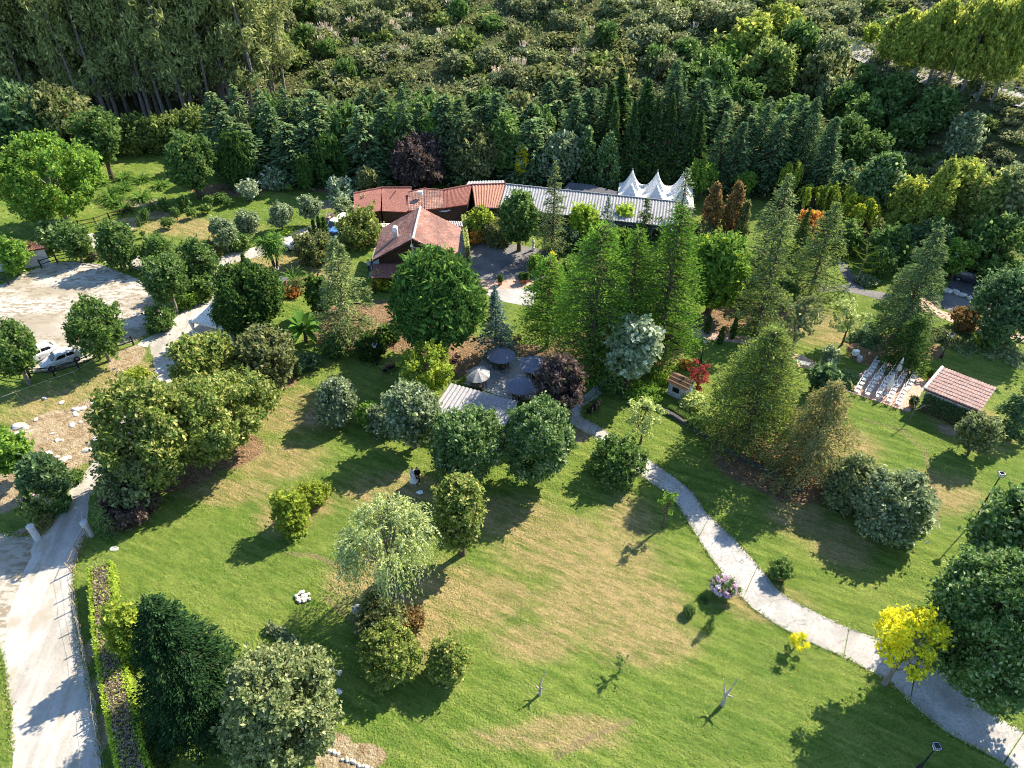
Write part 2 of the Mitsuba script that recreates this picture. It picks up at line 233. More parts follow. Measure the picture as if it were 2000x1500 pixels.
def tiled(c, pw=.22, pl=.36, amp=.045, step=.03, seed=0):
    """courses of barrel tiles over the quad c; every tile has its own vertices, and its place as uv"""
    c = np.asarray(c, float); n = quadnormal(c); r = np.random.default_rng(seed)
    nu = max(2, int(np.linalg.norm(c[1] - c[0]) / pw)); nv = max(2, int(np.linalg.norm(c[3] - c[0]) / pl))
    i, j = np.meshgrid(np.arange(nu), np.arange(nv), indexing='ij'); i, j = i.ravel(), j.ravel()
    a = np.array([0, .25, .5, .75, 1.]); hgt = np.array([0, .75, 1, .75, 0]) * amp
    U = (i[:, None, None] + a[None, :, None] + 0 * r.random((len(i), 1, 1))) / nu
    V = (j[:, None, None] + np.array([-.12, 1.0])[None, None, :] + .06 * (r.random((len(i), 1, 1)) - .5)) / nv
    V = np.clip(V, -.02, 1.02); U, V = np.broadcast_arrays(U, V)
    P = c[0] * ((1 - U) * (1 - V))[..., None] + c[1] * (U * (1 - V))[..., None] + c[2] * (U * V)[..., None] + c[3] * ((1 - U) * V)[..., None]
    lift = hgt[None, :, None] + step * np.array([0., 1.])[None, None, :] + .012 * r.random((len(i), 1, 1))
    P = (P + n * lift[..., None]).reshape(-1, 3)
    base = np.arange(len(i))[:, None] * 10; k = np.arange(4)
    f = np.stack([base + k * 2, base + k * 2 + 2, base + k * 2 + 3, base + k * 2 + 1], -1).reshape(-1, 4)
    uv = np.repeat(np.stack([i + .5, j + .5], 1), 10, 0)
    return (P, np.vstack([f[:, [0, 1, 2]], f[:, [0, 2, 3]]])), uv
def slab(poly, z0, z1):
    from shapely.geometry import Polygon
    m = trimesh.creation.extrude_polygon(Polygon(poly).buffer(0), z1 - z0, engine='earcut'); m.apply_translation([0, 0, z0]); return m
def spline(pts, step=.5):
    p = np.asarray(pts, float); d = np.r_[0, np.cumsum(np.linalg.norm(np.diff(p, axis=0), axis=1))]
    from scipy.interpolate import PchipInterpolator
    t = np.arange(0, d[-1], step); return PchipInterpolator(d, p)(np.r_[t, d[-1]])
def rough_edge(pts, amp=.12, freq=1.2, seed=0):
    p = np.vstack([pts, pts[:1]])
    if freq > 0 and seed not in (5, 6, 7, 8, 13): p = spline(p, .3)[:-1]
    else: d = np.r_[0, np.cumsum(np.linalg.norm(np.diff(p, axis=0), axis=1))]; s = np.arange(0, d[-1], .3); p = np.c_[np.interp(s, d, p[:, 0]), np.interp(s, d, p[:, 1])]
    t = np.roll(p, -1, 0) - np.roll(p, 1, 0); t /= np.linalg.norm(t, axis=1, keepdims=True) + 1e-9
    q = np.c_[p * freq, np.full(len(p), seed * 3.1)]
    return p + np.c_[t[:, 1], -t[:, 0]] * (amp * 2 * (meshkit.fbm(q, 4, seed) - .5))[:, None]

# ---------------------------------------------------------------- foliage
def kites(P, D, N, L, W, pal, r, fold=.2, shade=None):
    """one folded leaf (or spray of leaves) per point: P centre, D long axis, N facing"""
    n = len(P); D = D / (np.linalg.norm(D, axis=1, keepdims=True) + 1e-9); S = np.cross(N, D); S /= np.linalg.norm(S, axis=1, keepdims=True) + 1e-9
    N = np.cross(D, S); L = np.broadcast_to(L, (n,))[:, None] * (.7 + .6 * r.random((n, 1))); W = np.broadcast_to(W, (n,))[:, None] * (.7 + .6 * r.random((n, 1)))
    v = np.stack([P - D * L / 2 - N * W * fold, P + S * W / 2 + D * L * .08, P + D * L / 2 - N * W * fold, P - S * W / 2 + D * L * .08], 1).reshape(-1, 3)
    b = np.arange(n)[:, None] * 4; f = np.vstack([b + [0, 1, 2], b + [0, 2, 3]])
    pal = np.broadcast_to(pal, (n,)); uv = np.repeat(np.stack([pal + .5, r.random(n)], 1), 4, 0)
    return v, f, uv
def joinl(parts):
    v, f, u, n = [], [], [], 0
    for a, b, c in parts: v.append(a); f.append(b + n); u.append(c); n += len(a)
    return np.vstack(v), np.vstack(f), np.vstack(u)
def unit(v): return v / (np.linalg.norm(v, axis=-1, keepdims=True) + 1e-9)
def fib(n, r):
    i = np.arange(n) + .5; z = 1 - 2 * i / n; a = np.pi * (1 + 5 ** .5) * i; s = np.sqrt(1 - z * z)
    return unit(np.stack([s * np.cos(a), s * np.sin(a), z], 1) + r.normal(size=(n, 3)) * .12)
PI_ = lambda k: LK.index(k)
def clumpy(C, rc, pal, leaf, r, cover=1.0, up=.35, updir=.3, asp=.62, flat=.8, cap=9000, outc=None):
    """leaves over the outer halves of the clumps C (centres n x 3, radii rc)"""
    rc = np.broadcast_to(rc, (len(C),)); area = (2.6 * np.pi * rc ** 2).sum() * cover
    n = area / (.5 * leaf * leaf * asp)
    if n > cap: leaf = leaf * math.sqrt(n / cap); n = cap
    w = rc ** 2 / (rc ** 2).sum(); k = r.choice(len(C), int(n), p=w)
    out = outc[k] if outc is not None else np.array([0, 0, 1.]) * np.ones((len(k), 3))
    d = unit(r.normal(size=(len(k), 3)) + .75 * out + [0, 0, .25]); rad = rc[k] * (.55 + .5 * np.sqrt(r.random(len(k))))
    sh = 1 + .9 * (r.random(len(k)) < .16) * r.random(len(k)); P = C[k] + d * (rad * sh)[:, None] * [1, 1, flat]
    if updir < 1. and len(C) > 8:        # a third of the leaves sit on shoots that stand out of their clump
        ns = 3; U = unit(r.normal(size=(len(C), ns, 3)) * .45 + (outc[:, None] if outc is not None else 0) * .55 + np.array([0, 0, .75])); on = r.random(len(k)) < .34; s = r.random(len(k)) ** .8
        P = np.where(on[:, None], C[k] + U[k, r.integers(0, ns, len(k))] * (rc[k] * (.45 + 1.25 * s))[:, None] + r.normal(size=P.shape) * (leaf * .35), P)
    N = unit(d * .40 + out * .2 + [0, 0, up + .35] + r.normal(size=d.shape) * .5)
    D = unit(r.normal(size=d.shape) * .8 + d * .6 + [0, 0, updir])
    return kites(P, D, N, leaf, leaf * asp, PI_(pal), r)
def envelope(kind, R, z0, h, r, nC, jit=.16):
    """clump centres on a crown envelope from z0 to h with radius R; returns centres, outward directions"""
    d = fib(nC, r); hz = (h - z0) / 2; zc = (h + z0) / 2
    if kind in ('round', 'oval') and jit > .1 and R > 1.3:      # a crown of several heads, each with its own clumps
        nl = int(np.clip(5 + R * 1.6, 6, 13)); e = fib(nl, r); e[:, 2] = np.where(np.arange(nl) % 3 == 0, -.45 - .35 * r.random(nl), np.abs(e[:, 2]) * 1.1 - .25); e = unit(e + r.normal(size=e.shape) * .12); e = np.vstack([e, [[0, 0, .55]]])
        sh = np.ones(len(e)) if kind == 'round' else 1 - .28 * np.clip(e[:, 2], 0, 1)
        ce = e * np.array([R, R, hz]) * (.47 + .10 * r.random((len(e), 1))) * np.c_[sh, sh, np.ones(len(e))]; rho = (.50 + .16 * r.random(len(e)))[:, None] * np.array([R, R, min(hz, R * 1.25)]) * sh[:, None]
        k = r.integers(0, len(e), nC * 3); d = unit(r.normal(size=(nC * 3, 3))); C = ce[k] + d * rho[k] * (.80 + .20 * r.random((nC * 3, 1)))
        q = np.min(np.where(np.arange(len(e))[None] == k[:, None], 9, (((C[:, None] - ce[None]) / rho[None]) ** 2).sum(-1)), 1); ok = np.nonzero(q > .72)[0][:nC]; C, d = C[ok], unit(d[ok] * .7 + unit(C[ok] / np.array([R, R, hz])) * .5)
        C = C * [.80, .80, .86]; C[:, 2] = np.maximum(C[:, 2], -hz * .92); C[:, 2] += zc; return C, d
    f = .74 + r.normal(size=nC) * jit * .85 + (.62 * (meshkit.fbm(d * 1.7 + r.random(3) * 50, 3) - .5) if jit > .1 else 0); f = np.clip(f, .28, 1.12)
    if kind == 'round': C = d * [R, R, hz] * f[:, None]
    elif kind == 'oval':
        t = d[:, 2]; wd = np.sqrt(np.clip(1 - t * t, 0, 1)) * np.where(t > 0, 1 - .25 * t, 1); a = np.arctan2(d[:, 1], d[:, 0])
        C = np.stack([np.cos(a) * wd * R * f, np.sin(a) * wd * R * f, t * hz * .92], 1)
    elif kind == 'dome':
        t = np.clip(d[:, 2] * .5 + .5, 0, 1) ** .8; a = np.arctan2(d[:, 1], d[:, 0]); wd = np.sqrt(np.clip(1 - np.clip((t - .22) / .8, 0, 1) ** 2.2, 0, 1)) * (.62 + .38 * np.clip(t / .25, 0, 1))
        C = np.stack([np.cos(a) * wd * R * f, np.sin(a) * wd * R * f, (t - .5) * 2 * hz * .9], 1)
    elif kind == 'cone':
        t = (np.arange(nC) + .5) / nC; t = 1 - np.sqrt(1 - t * .985); a = r.random(nC) * 2 * np.pi; wd = (1 - t) ** .85
        C = np.stack([np.cos(a) * wd * R * f, np.sin(a) * wd * R * f, (t * 2 - 1) * hz], 1); d = unit(C * [1, 1, 0] / max(R, .1) + [0, 0, .35])
    elif kind == 'column':
        t = (np.arange(nC) + .5) / nC; a = r.random(nC) * 2 * np.pi; wd = np.clip(np.minimum(t / .18, 1), 0, 1) ** .5 * (1 - t ** 3 * .9)
        C = np.stack([np.cos(a) * wd * R * f, np.sin(a) * wd * R * f, (t * 2 - 1) * hz], 1); d = unit(C * [1, 1, 0] / max(R, .1) + [0, 0, .4])
    C[:, 2] += zc
    return C, d
def trunk(h, r0, r, limbs=None, lean=0., bend=.03, sides=7):
    m = MB(); k = 6; t = np.linspace(0, 1, k); off = np.cumsum(r.normal(size=(k, 2)) * bend * h / k, 0); off[0] = 0
    p = np.c_[off[:, 0] + lean * t * h, off[:, 1], t * h - .15 * (t == 0)]
    m.tube(p, r0 * np.array([1.35, 1.0, .85, .7, .55, .4]), sides)
    if limbs is not None:
        for q in limbs:
            s = .25 + .6 * r.random(); a = np.array([np.interp(s, t, p[:, 0]), np.interp(s, t, p[:, 1]), s * h]); q = np.asarray(q, float)
            mid = a * .5 + q * .5 + [0, 0, -.12 * np.linalg.norm(q - a)] + r.normal(size=3) * .06 * np.linalg.norm(q - a)
            m.tube([a, mid, q], [r0 * .42, r0 * .28, r0 * .1], 5)
    return m.out()
def tree_mesh(kind, pal, h, R, r, leaf=.28, z0=None, cover=1., cap=9000, clump=.3, pal2=None, bark='brown', nl=None):
    """(crown vertices, faces, uv), (trunk vertices, faces), bark"""
    T0 = None
    if kind in ('round', 'oval', 'dome', 'bush', 'column', 'flame', 'globe'):
        bush = kind in ('bush', 'globe'); env = dict(bush='round', flame='oval', globe='round').get(kind, kind)
        z0 = (0. if kind != 'bush' else -.12 * h) if bush or kind == 'flame' else (z0 if z0 is not None else .22) * h
        rc = clump * min(R, (h - z0) * .6); nC = int(np.clip(5.2 * (R / rc) * ((h - z0) / 2 / rc), 10, 420))
        if kind == 'globe': rc = .16 * R; nC = 160
        C, d = envelope(env, R, z0, h, r, nC, .06 if kind == 'globe' else .16)
        if kind == 'flame':     # upright tongues of a many-stemmed yew
            rr = rc * .5; k = 3; Cs = []; ds = []
            for j in range(k): Cs.append(C + [0, 0, 1] * (np.array([j * rr * 1.5])) + d * [1, 1, 0] * (-.12 * j * rr)); ds.append(d)
            C, d = np.vstack(Cs), np.vstack(ds); C = C[C[:, 2] < h * 1.0]; d = d[:len(C)]
            cr = clumpy(C, rr, pal, leaf, r, cover, .1, 1.6, .34, 1.5, cap, d)
        elif kind == 'column': cr = clumpy(C, rc * .8, pal, leaf, r, cover, .15, 1.0, .5, 1.5, cap, d)
        elif kind == 'globe': cr = clumpy(C, rc, pal, leaf, r, cover, .2, .2, .6, 1., cap, d)
        else: cr = clumpy(C, rc * (.7 + .6 * r.random(len(C))), pal, leaf, r, cover, .35, .3, .62, .8, cap, d)
        if pal2:
            Ci, di = C[::3] + d[::3] * rc * .5, d[::3]; cr = joinl([cr, clumpy(Ci, rc * .6, pal2, leaf, r, cover * .4, .4, .3, .62, .8, cap // 3, di)])
        inner = C * [.55, .55, 1] * 1.0; fill = clumpy(inner[::2], rc * .9, pal, leaf * 1.5, r, .35, .2, .2, .7, .8, cap // 6, d[::2])
        crown = joinl([cr, fill])
        if kind not in ('bush', 'globe', 'flame'): T0 = trunk(z0 + (h - z0) * .7, max(.07, .028 * h), r, C[r.choice(len(C), min(len(C), nl or 7), False)] * [.8, .8, 1])
    elif kind == 'pine':        # umbrella of upright needle tufts
        z0 = (z0 or .3) * h; rc = .13 * R; C, d = envelope('dome', R, z0, h, r, 330, .05)
        low = C[:, 2] < z0 + .3 * (h - z0); n = int(min(cap, 26 * len(C))); k = r.choice(len(C), n); u = unit(d[k] * .55 + [0, 0, .8] + r.normal(size=(n, 3)) * .45)
        P = C[k] + u * (rc * (.3 + .9 * r.random((n, 1)))); crown = kites(P, u, unit(r.normal(size=(n, 3)) + d[k]), leaf * 1.5, leaf * .42, PI_(pal), r)
        Ci = C[low] * [.8, .8, 1]; crown = joinl([crown, clumpy(C * [.78, .78, .97], rc * 1.3, pal, leaf, r, .5, .1, .4, .4, .8, cap // 2, d)])
        T0 = trunk(z0 + (h - z0) * .6, .03 * h, r, C[r.choice(len(C), 14, False)] * [.75, .75, .97])
    elif kind in ('cone', 'cedar', 'meta', 'sparsecone', 'spruce'):
        # whorls of boughs along a straight stem; sprays hang from each bough
        z0 = (.06 if z0 is None else z0) * h; nlev = int(np.clip(h * dict(cone=2.6, cedar=1.9, meta=2.4, sparsecone=1.4, spruce=2.4)[kind], 9, 40)); P, D, N, tb = [], [], [], MB()
        pw, droop, rise = dict(cone=(.55, -.20, .14), cedar=(.66, -.16, .12), meta=(.50, -.10, .40), sparsecone=(.9, -.2, .15), spruce=(.9, -.25, .2))[kind]
        nb = dict(cone=11, cedar=8, meta=15, sparsecone=6, spruce=11)[kind]; per = max(10, int(cap / (nlev * nb)))
        for a in range(nlev):
            t = (a + .5 * r.random()) / nlev; z = z0 + (h - z0) * t; Lb = R * min(1., (1 - t) ** pw * (1 if t > .12 else .75 + 2 * t)) + .12 * R * (t > .9) * 0
            for b in range(nb):
                az = r.random() * 2 * np.pi; l = Lb * (.68 + .4 * r.random()); m = max(5, int(per * (l / R + .15))); s = r.random(m) ** .6
                e = np.array([math.cos(az), math.sin(az), 0]); zb = z + l * (rise * s - (rise - droop) * s ** 2 * .9)
                wid = l * .30 * (1 - s * .75) + .05; off = r.normal(size=m) * wid * .55
                p = np.c_[e[0] * s * l - e[1] * off, e[1] * s * l + e[0] * off, zb - np.abs(off) * .22 + r.normal(size=m) * .05 * R]
                P.append(p); D.append(np.c_[e[0] - e[1] * off / (wid + .01) * .8, e[1] + e[0] * off / (wid + .01) * .8, np.full(m, (.35 if kind == 'meta' else -.12)) + r.normal(size=m) * .25])
                N.append(np.c_[r.normal(size=(m, 2)) * .38 + e[:2] * .25, np.ones(m)])
                if b % 3 == 0 and l > .4: tb.tube([[0, 0, z], [e[0] * l * .5, e[1] * l * .5, z + l * (rise * .5 - (rise - droop) * .225)], [e[0] * l * .85, e[1] * l * .85, z + l * (rise * .85 - (rise - droop) * .65)]], [.012 * h * .5, .008 * h * .5, .01], 4, False)
        P, D, N = np.vstack(P), unit(np.vstack(D)), unit(np.vstack(N))
        asp = dict(cone=.42, cedar=.40, meta=.5, sparsecone=.3, spruce=.42)[kind]; crown = kites(P, D, N, leaf, leaf * asp, PI_(pal), r, .3)
        if pal2: k = r.random(len(P)) < .22; q = np.repeat(k, 4); crown[2][q, 0] = PI_(pal2) + .5
        tb.tube([[0, 0, -.2], [0, 0, h * .5], [0, 0, h * .97]], [max(.06, .02 * h), max(.04, .012 * h), .02], 7); T0 = tb.out()
    elif kind == 'weep':        # arching boughs with hanging strands
        nS = int(cap / 26); P, D, N, tb = [], [], [], MB(); zt = h * (z0 or .45); crowns = []
        nb = nl or 12
        for b in range(nb):
            az = b * 2.399 + r.normal() * .3; l = R * (.25 + .75 * math.sqrt((b + .5) / nb)); top = h * (1 - .2 * (l / R) ** 2) * (.9 + .13 * r.random())
            e = np.array([math.cos(az) * l * .82, math.sin(az) * l * .82, top * .97]); tb.tube([[0, 0, zt * .45], [e[0] * .35, e[1] * .35, zt * .45 + (top - zt * .45) * .55], e], [.010 * h, .007 * h, .010], 5, False); crowns.append((e, l))
        for s in range(nS):
            e, l = crowns[r.integers(nb)]; a = e * (.62 + .38 * r.random()); a[2] = e[2] * (.82 + .18 * r.random()); out = unit(np.r_[e[:2], 0] + r.normal(size=3) * [.5, .5, 0] * R)
            Ls = (.25 + .35 * r.random()) * h * .8; reach = .42 * R * r.random(); m = 26; t = (np.arange(m) + r.random(m)) / m
            p = a + out * (reach * np.sin(t * 1.5))[:, None]; p[:, 2] += .10 * h * np.sin(t * 2.6) - Ls * t ** 1.6; p[:, 2] = np.maximum(p[:, 2], .1)
            P.append(p + r.normal(size=p.shape) * .06); D.append(np.c_[out[:2] * np.ones((m, 1)) * (1.2 - t)[:, None], .4 - 1.7 * t]); N.append(out + r.normal(size=(m, 3)) * .7 + [0, 0, .5])
        P, D, N = map(np.vstack, (P, D, N)); crown = kites(P, unit(D + r.normal(size=D.shape) * .3), unit(N), leaf, leaf * .38, PI_(pal), r)
        if pal2: k = r.random(len(P)) < .25; crown[2][np.repeat(k, 4), 0] = PI_(pal2) + .5
        tb.tube([[0, 0, -.15], [.05, 0, zt * .3], [0, .05, zt * .6]], [.024 * h, .018 * h, .013 * h], 7); T0 = tb.out()
    elif kind == 'airy':        # open crown: boughs that show, leaves in small tufts at their ends
        z0 = (z0 if z0 is not None else .3) * h; nC = int(nl or 34); C, d = envelope('round', R, z0, h, r, nC, .3); C = np.vstack([C, C[::3] * [.5, .5, 1] + [0, 0, 0]]); d = np.vstack([d, d[::3]])
        crown = clumpy(C, clump * R * .7, pal, leaf, r, cover, .5, .2, .62, .7, cap, d)
        if pal2: crown = joinl([crown, clumpy(C[::2], clump * R * .6, pal2, leaf, r, cover * .5, .5, .2, .62, .7, cap // 2, d[::2])])
        T0 = trunk(z0 + (h - z0) * .55, max(.045, .02 * h), r, C[r.choice(len(C), min(len(C), 26), False)] * [.9, .9, .97])
    elif kind == 'spread':      # low, wide juniper-like sprays
        n = int(cap); a = r.random(n) * 2 * np.pi; q = np.sqrt(r.random(n)); lob = 1 + .3 * np.sin(a * 5 + r.random() * 6) + .15 * np.sin(a * 9 + 2)
        P = np.c_[np.cos(a) * q * R * lob, np.sin(a) * q * R * lob, h * (1 - q ** 2.2) * (.35 + .65 * r.random(n)) + .05]
        D = np.c_[np.cos(a), np.sin(a), .3 - q * .8] + r.normal(size=(n, 3)) * .35; crown = kites(P, unit(D), unit(np.c_[r.normal(size=(n, 2)) * .4, np.ones(n)]), leaf * 1.3, leaf * .45, PI_(pal), r)
    elif kind in ('straps', 'tuftpalm'):   # heads of strap leaves on stems
        heads = nl or 1; parts, tb = [], MB()
        for k in range(heads):
            az = k * 2.4; off = 0 if heads == 1 else R * .45; hz = h * (.34 + .32 * r.random()) if kind == 'tuftpalm' else .08 * h
            c = np.array([math.cos(az) * off, math.sin(az) * off, hz]); tb.tube([[c[0] * .3, c[1] * .3, -.1], c * [.8, .8, .6], c], [.11, .09, .08], 6)
            n = 150; a = r.random(n) * 2 * np.pi; el = np.arcsin(np.clip(r.random(n) * 1.25 - .35, -1, 1)); L = (h - hz) * (.85 + .3 * r.random(n)) if kind == 'straps' else R * .8 * (.8 + .4 * r.random(n))
            for s in range(4):
                t = (s + .5) / 4; dirn = np.c_[np.cos(a) * np.cos(el), np.sin(a) * np.cos(el), np.sin(el) - .55 * t * t]
                p = c + np.c_[np.cos(a) * np.cos(el) * L * t, np.sin(a) * np.cos(el) * L * t, np.sin(el) * L * t - .35 * L * t ** 2.4]
                parts.append(kites(p, unit(dirn - [0, 0, .35 * t]), unit(np.c_[-np.cos(a) * np.sin(el), -np.sin(a) * np.sin(el), np.cos(el)] + r.normal(size=(n, 3)) * .25), L * .34, leaf * .6 * (1.15 - .7 * t) * np.ones(n), PI_(pal), r, .1))
        crown = joinl(parts); T0 = tb.out() if kind == 'tuftpalm' else None
    elif kind == 'euca':        # tall pale stem, leaves in hanging tufts high up
        z0 = (z0 or .38) * h; nC = 42; t = r.random(nC) ** .8; wd = np.sqrt(np.clip(1 - (t * 1.9 - .9) ** 2, .05, 1)); a = r.random(nC) * 2 * np.pi; q = R * wd * (.25 + .75 * np.sqrt(r.random(nC)))
        C = np.c_[np.cos(a) * q, np.sin(a) * q, z0 + (h - z0) * t]; d = unit(C * [1, 1, 0] + [0, 0, .8])
        crown = clumpy(C, .34 * R, pal, leaf, r, cover, .15, -.7, .36, 1.3, cap, d); m = MB(); k = 7; tt = np.linspace(0, 1, k); off = np.cumsum(r.normal(size=(k, 2)) * .05, 0) * h * .06; off -= off[0]; p = np.c_[off, tt * h * .93 - .2 * (tt == 0)]
        m.tube(p, .015 * h * (1.1 - .9 * tt), 6)
        for q_ in C[::4]: z = max(q_[2] - .12 * h, .2 * h); m.tube([[np.interp(z / h / .93, tt, p[:, 0]), np.interp(z / h / .93, tt, p[:, 1]), z], q_], [.004 * h, .001 * h], 4, False)
        T0 = m.out()
    elif kind == 'plumes':      # pampas grass: arching blades and upright plumes
        n = 90; a = r.random(n) * 2 * np.pi; parts = []
        for s in range(3):
            t = (s + .5) / 3; p = np.c_[np.cos(a) * R * t, np.sin(a) * R * t, np.full(n, h * .55 * np.sin(t * 2.4))]; parts.append(kites(p, unit(np.c_[np.cos(a) * R, np.sin(a) * R, np.full(n, h * 1.3 * np.cos(t * 2.4))]), unit(r.normal(size=(n, 3)) + [0, 0, .6]), R * .5, leaf * .22, PI_(pal), r))
        m = 11; a = r.random(m) * 2 * np.pi; q = R * .5 * r.random(m)
        for s in range(3): parts.append(kites(np.c_[np.cos(a) * q * (1 + .2 * s), np.sin(a) * q * (1 + .2 * s), h * (.70 + .11 * s) * np.ones(m)], unit(np.c_[np.cos(a) * .25, np.sin(a) * .25, np.ones(m)]), unit(r.normal(size=(m, 3))), h * .2, leaf * .5, PI_('plume'), r))
        crown = joinl(parts)
    return crown, T0, bark
def bark_uv(v, b): return uvs(len(v), BK.index(b), .5)
NEEDLE = ('cone', 'cedar', 'meta', 'spruce', 'pine', 'flame', 'sparsecone', 'spread', 'globe')
tri_count = [0]
def grow(name, label, cat, kind, pal, x, y, h, R, group=None, seed=None, rot=None, **o):
    r = np.random.default_rng(seed if seed is not None else int(abs(x * 131 + y * 17 + h * 7) * 10) % 100003)
    crown, tr, bk = tree_mesh(kind, pal, h, R, r, **o); z = float(terrain(x, y)); off = np.array([x, y, z])
    key = thing(name, label, cat, group); mat = 'needle' if kind in NEEDLE else 'leaf'; tri_count[0] += len(crown[1])
    if tr is None: scene[key] = mikit.ply((crown[0] + off, crown[1]), mat, uv=crown[2])
    else:
        part(key, 'crown' if kind not in ('straps', 'tuftpalm') else 'leaves', (crown[0] + off, crown[1]), mat, uv=crown[2])
        part(key, 'trunk', (tr[0] + off, tr[1]), 'bark', True, bark_uv(tr[0], bk)); tri_count[0] += len(tr[1])
    return key
pools = {}
def pool(kind, pal, h, R, n=3, **o):
    """n variants of a kind of tree as shape groups, to be planted many times"""
    k = (kind, pal, round(h, 2), round(R, 2), n, tuple(sorted(o.items())))
    if k not in pools:
        L = []
        for i in range(n):
            r = np.random.default_rng(1000 + 17 * len(pools) + i); crown, tr, bk = tree_mesh(kind, pal, h, R, r, **o); g = f'stock_{len(pools)}_{i}'
            scene[g + '_crown'] = dict(type='shapegroup', crown=mikit.ply((crown[0], crown[1]), 'needle' if kind in NEEDLE else 'leaf', uv=crown[2])); tri_count[0] += len(crown[1])
            if tr is not None: scene[g + '_trunk'] = dict(type='shapegroup', trunk=mikit.ply(tr, 'bark', smooth=True, uv=bark_uv(tr[0], bk)))
            L.append((g, tr is not None))
        pools[k] = (L, h, R)
    return pools[k]
def plant(P, name, label, cat, x, y, h, R, i, group=None, kind=None):
    L, h0, R0 = P; g, has = L[i % len(L)]; z = float(terrain(x, y))
    M = T().translate([x, y, z]).rotate([1, 0, 0], 3.5 * math.sin(i * 1.7)).rotate([0, 1, 0], 3.5 * math.sin(i * 2.9)).rotate([0, 0, 1], float((i * 77) % 360)).scale([R / R0, R / R0, h / h0])
    key = thing(name, label, cat, group) if kind is None else numbered(name)
    if has:
        scene[key + '__crown'] = dict(type='instance', g=dict(type='ref', id=g + '_crown'), to_world=M)
        scene[key + '__trunk'] = dict(type='instance', g=dict(type='ref', id=g + '_trunk'), to_world=M)
    else: scene[key] = dict(type='instance', g=dict(type='ref', id=g + '_crown'), to_world=M)
    return key

# ---------------------------------------------------------------- the setting: ground, drive, paths, yards
def structure(key, label): labels[key] = dict(label=label, kind='structure')
gx = np.unique(np.r_[np.linspace(-420, -150, 28), np.arange(-150, 150, 3.), np.linspace(150, 420, 28)]); gy = np.unique(np.r_[np.linspace(-60, 90, 40), np.arange(90, 240, 2.5), np.linspace(240, 520, 40)])
X, Y = np.meshgrid(gx, gy, indexing='ij'); Zt = terrain(X, Y); i, j = np.meshgrid(np.arange(len(gx) - 1), np.arange(len(gy) - 1), indexing='ij'); a = i * len(gy) + j
put('ground', (np.stack([X, Y, Zt], -1).reshape(-1, 3), np.stack([a, a + len(gy), a + len(gy) + 1, a + 1], -1).reshape(-1, 4)), 'ground_cover', True)
structure('ground', 'mown lawns, rough banks and forest floor of the valley')
def sheet(key, pts, bsdf, top, label, amp=.25, seed=0, freq=.9):
    put(key, slab(rough_edge(np.array(pts), amp, freq, seed), -.06, top), bsdf); structure(key, label)
sheet('gravel_drive', [(-29.80, 17.98), (-31.46, 20.67), (-33.04, 23.30), (-35.27, 26.56), (-37.45, 28.93), (-40.12, 30.62), (-45.89, 34.27), (-46.16, 38.61), (-42.20, 38.34), (-39.44, 37.91), (-38.56, 38.23), (-38.38, 39.54), (-38.81, 41.71), (-39.18, 43.82), (-38.66, 44.63), (-38.23, 47.72), (-38.12, 50.17), (-38.47, 55.94), (-37.84, 59.08), (-38.91, 62.06), (-40.23, 64.26), (-42.00, 65.24), (-41.43, 66.25), (-40.66, 67.69), (-39.50, 71.24), (-38.59, 75.29), (-38.70, 78.25), (-39.40, 81.91), (-39.14, 85.23), (-37.46, 86.96), (-34.87, 88.89), (-31.93, 92.15), (-29.54, 94.41), (-27.13, 97.10), (-23.12, 95.74), (-22.17, 90.27), (-23.61, 88.44), (-25.62, 89.65), (-28.81, 91.20), (-31.36, 88.74), (-33.19, 86.09), (-35.13, 84.66), (-37.15, 83.68), (-37.47, 81.50), (-36.64, 75.90), (-34.57, 72.94), (-30.80, 68.53), (-31.78, 65.94), (-35.43, 65.64), (-35.68, 62.35), (-35.08, 58.47), (-35.70, 53.93), (-36.30, 48.75), (-36.66, 44.76), (-36.72, 42.90), (-35.98, 40.55), (-35.11, 38.07), (-34.63, 35.74), (-33.93, 33.79), (-32.17, 30.62), (-30.68, 28.12), (-28.91, 25.43), (-27.29, 22.96), (-25.78, 20.36), (-24.42, 17.98)], 'gravel', .012, 'pale gravel drive winding from the gate to the house', .3, 1)
sheet('dirt_forecourt', [(-39.21, 29.10), (-45.58, 33.79), (-46.21, 38.34), (-42.08, 38.12), (-39.54, 37.70), (-38.45, 36.50), (-38.25, 34.75), (-37.70, 32.85), (-37.09, 30.62), (-36.44, 28.52)], 'sand', .020, 'pale dusty forecourt with dry grass left of the gate', .5, 15, .6)
sheet('gravel_track', [(-60.37, 92.15), (-59.50, 92.47), (-56.16, 88.74), (-53.79, 86.09), (-50.91, 85.80), (-48.00, 85.09), (-44.76, 84.66), (-40.44, 82.99), (-39.09, 81.37), (-39.97, 80.05), (-43.74, 81.91), (-47.31, 81.64), (-50.55, 82.99), (-54.08, 84.10), (-56.54, 86.96)], 'gravel', .008, 'pale track behind the rail fence of the arena', .25, 2)
sheet('sand_arena', [(-68.00, 74.11), (-66.14, 76.26), (-64.29, 78.63), (-62.63, 81.64), (-61.28, 83.54), (-59.86, 84.10), (-55.65, 83.82), (-51.76, 81.91), (-48.51, 80.05), (-45.82, 78.25), (-42.64, 73.87), (-40.99, 70.69), (-41.26, 68.00), (-42.51, 65.64), (-44.21, 64.65), (-45.46, 63.01), (-46.94, 61.42), (-48.78, 60.14), (-51.14, 59.96), (-53.51, 60.32), (-57.27, 61.14), (-63.16, 63.48)], 'sand', .016, 'white sand riding arena', .35, 3)
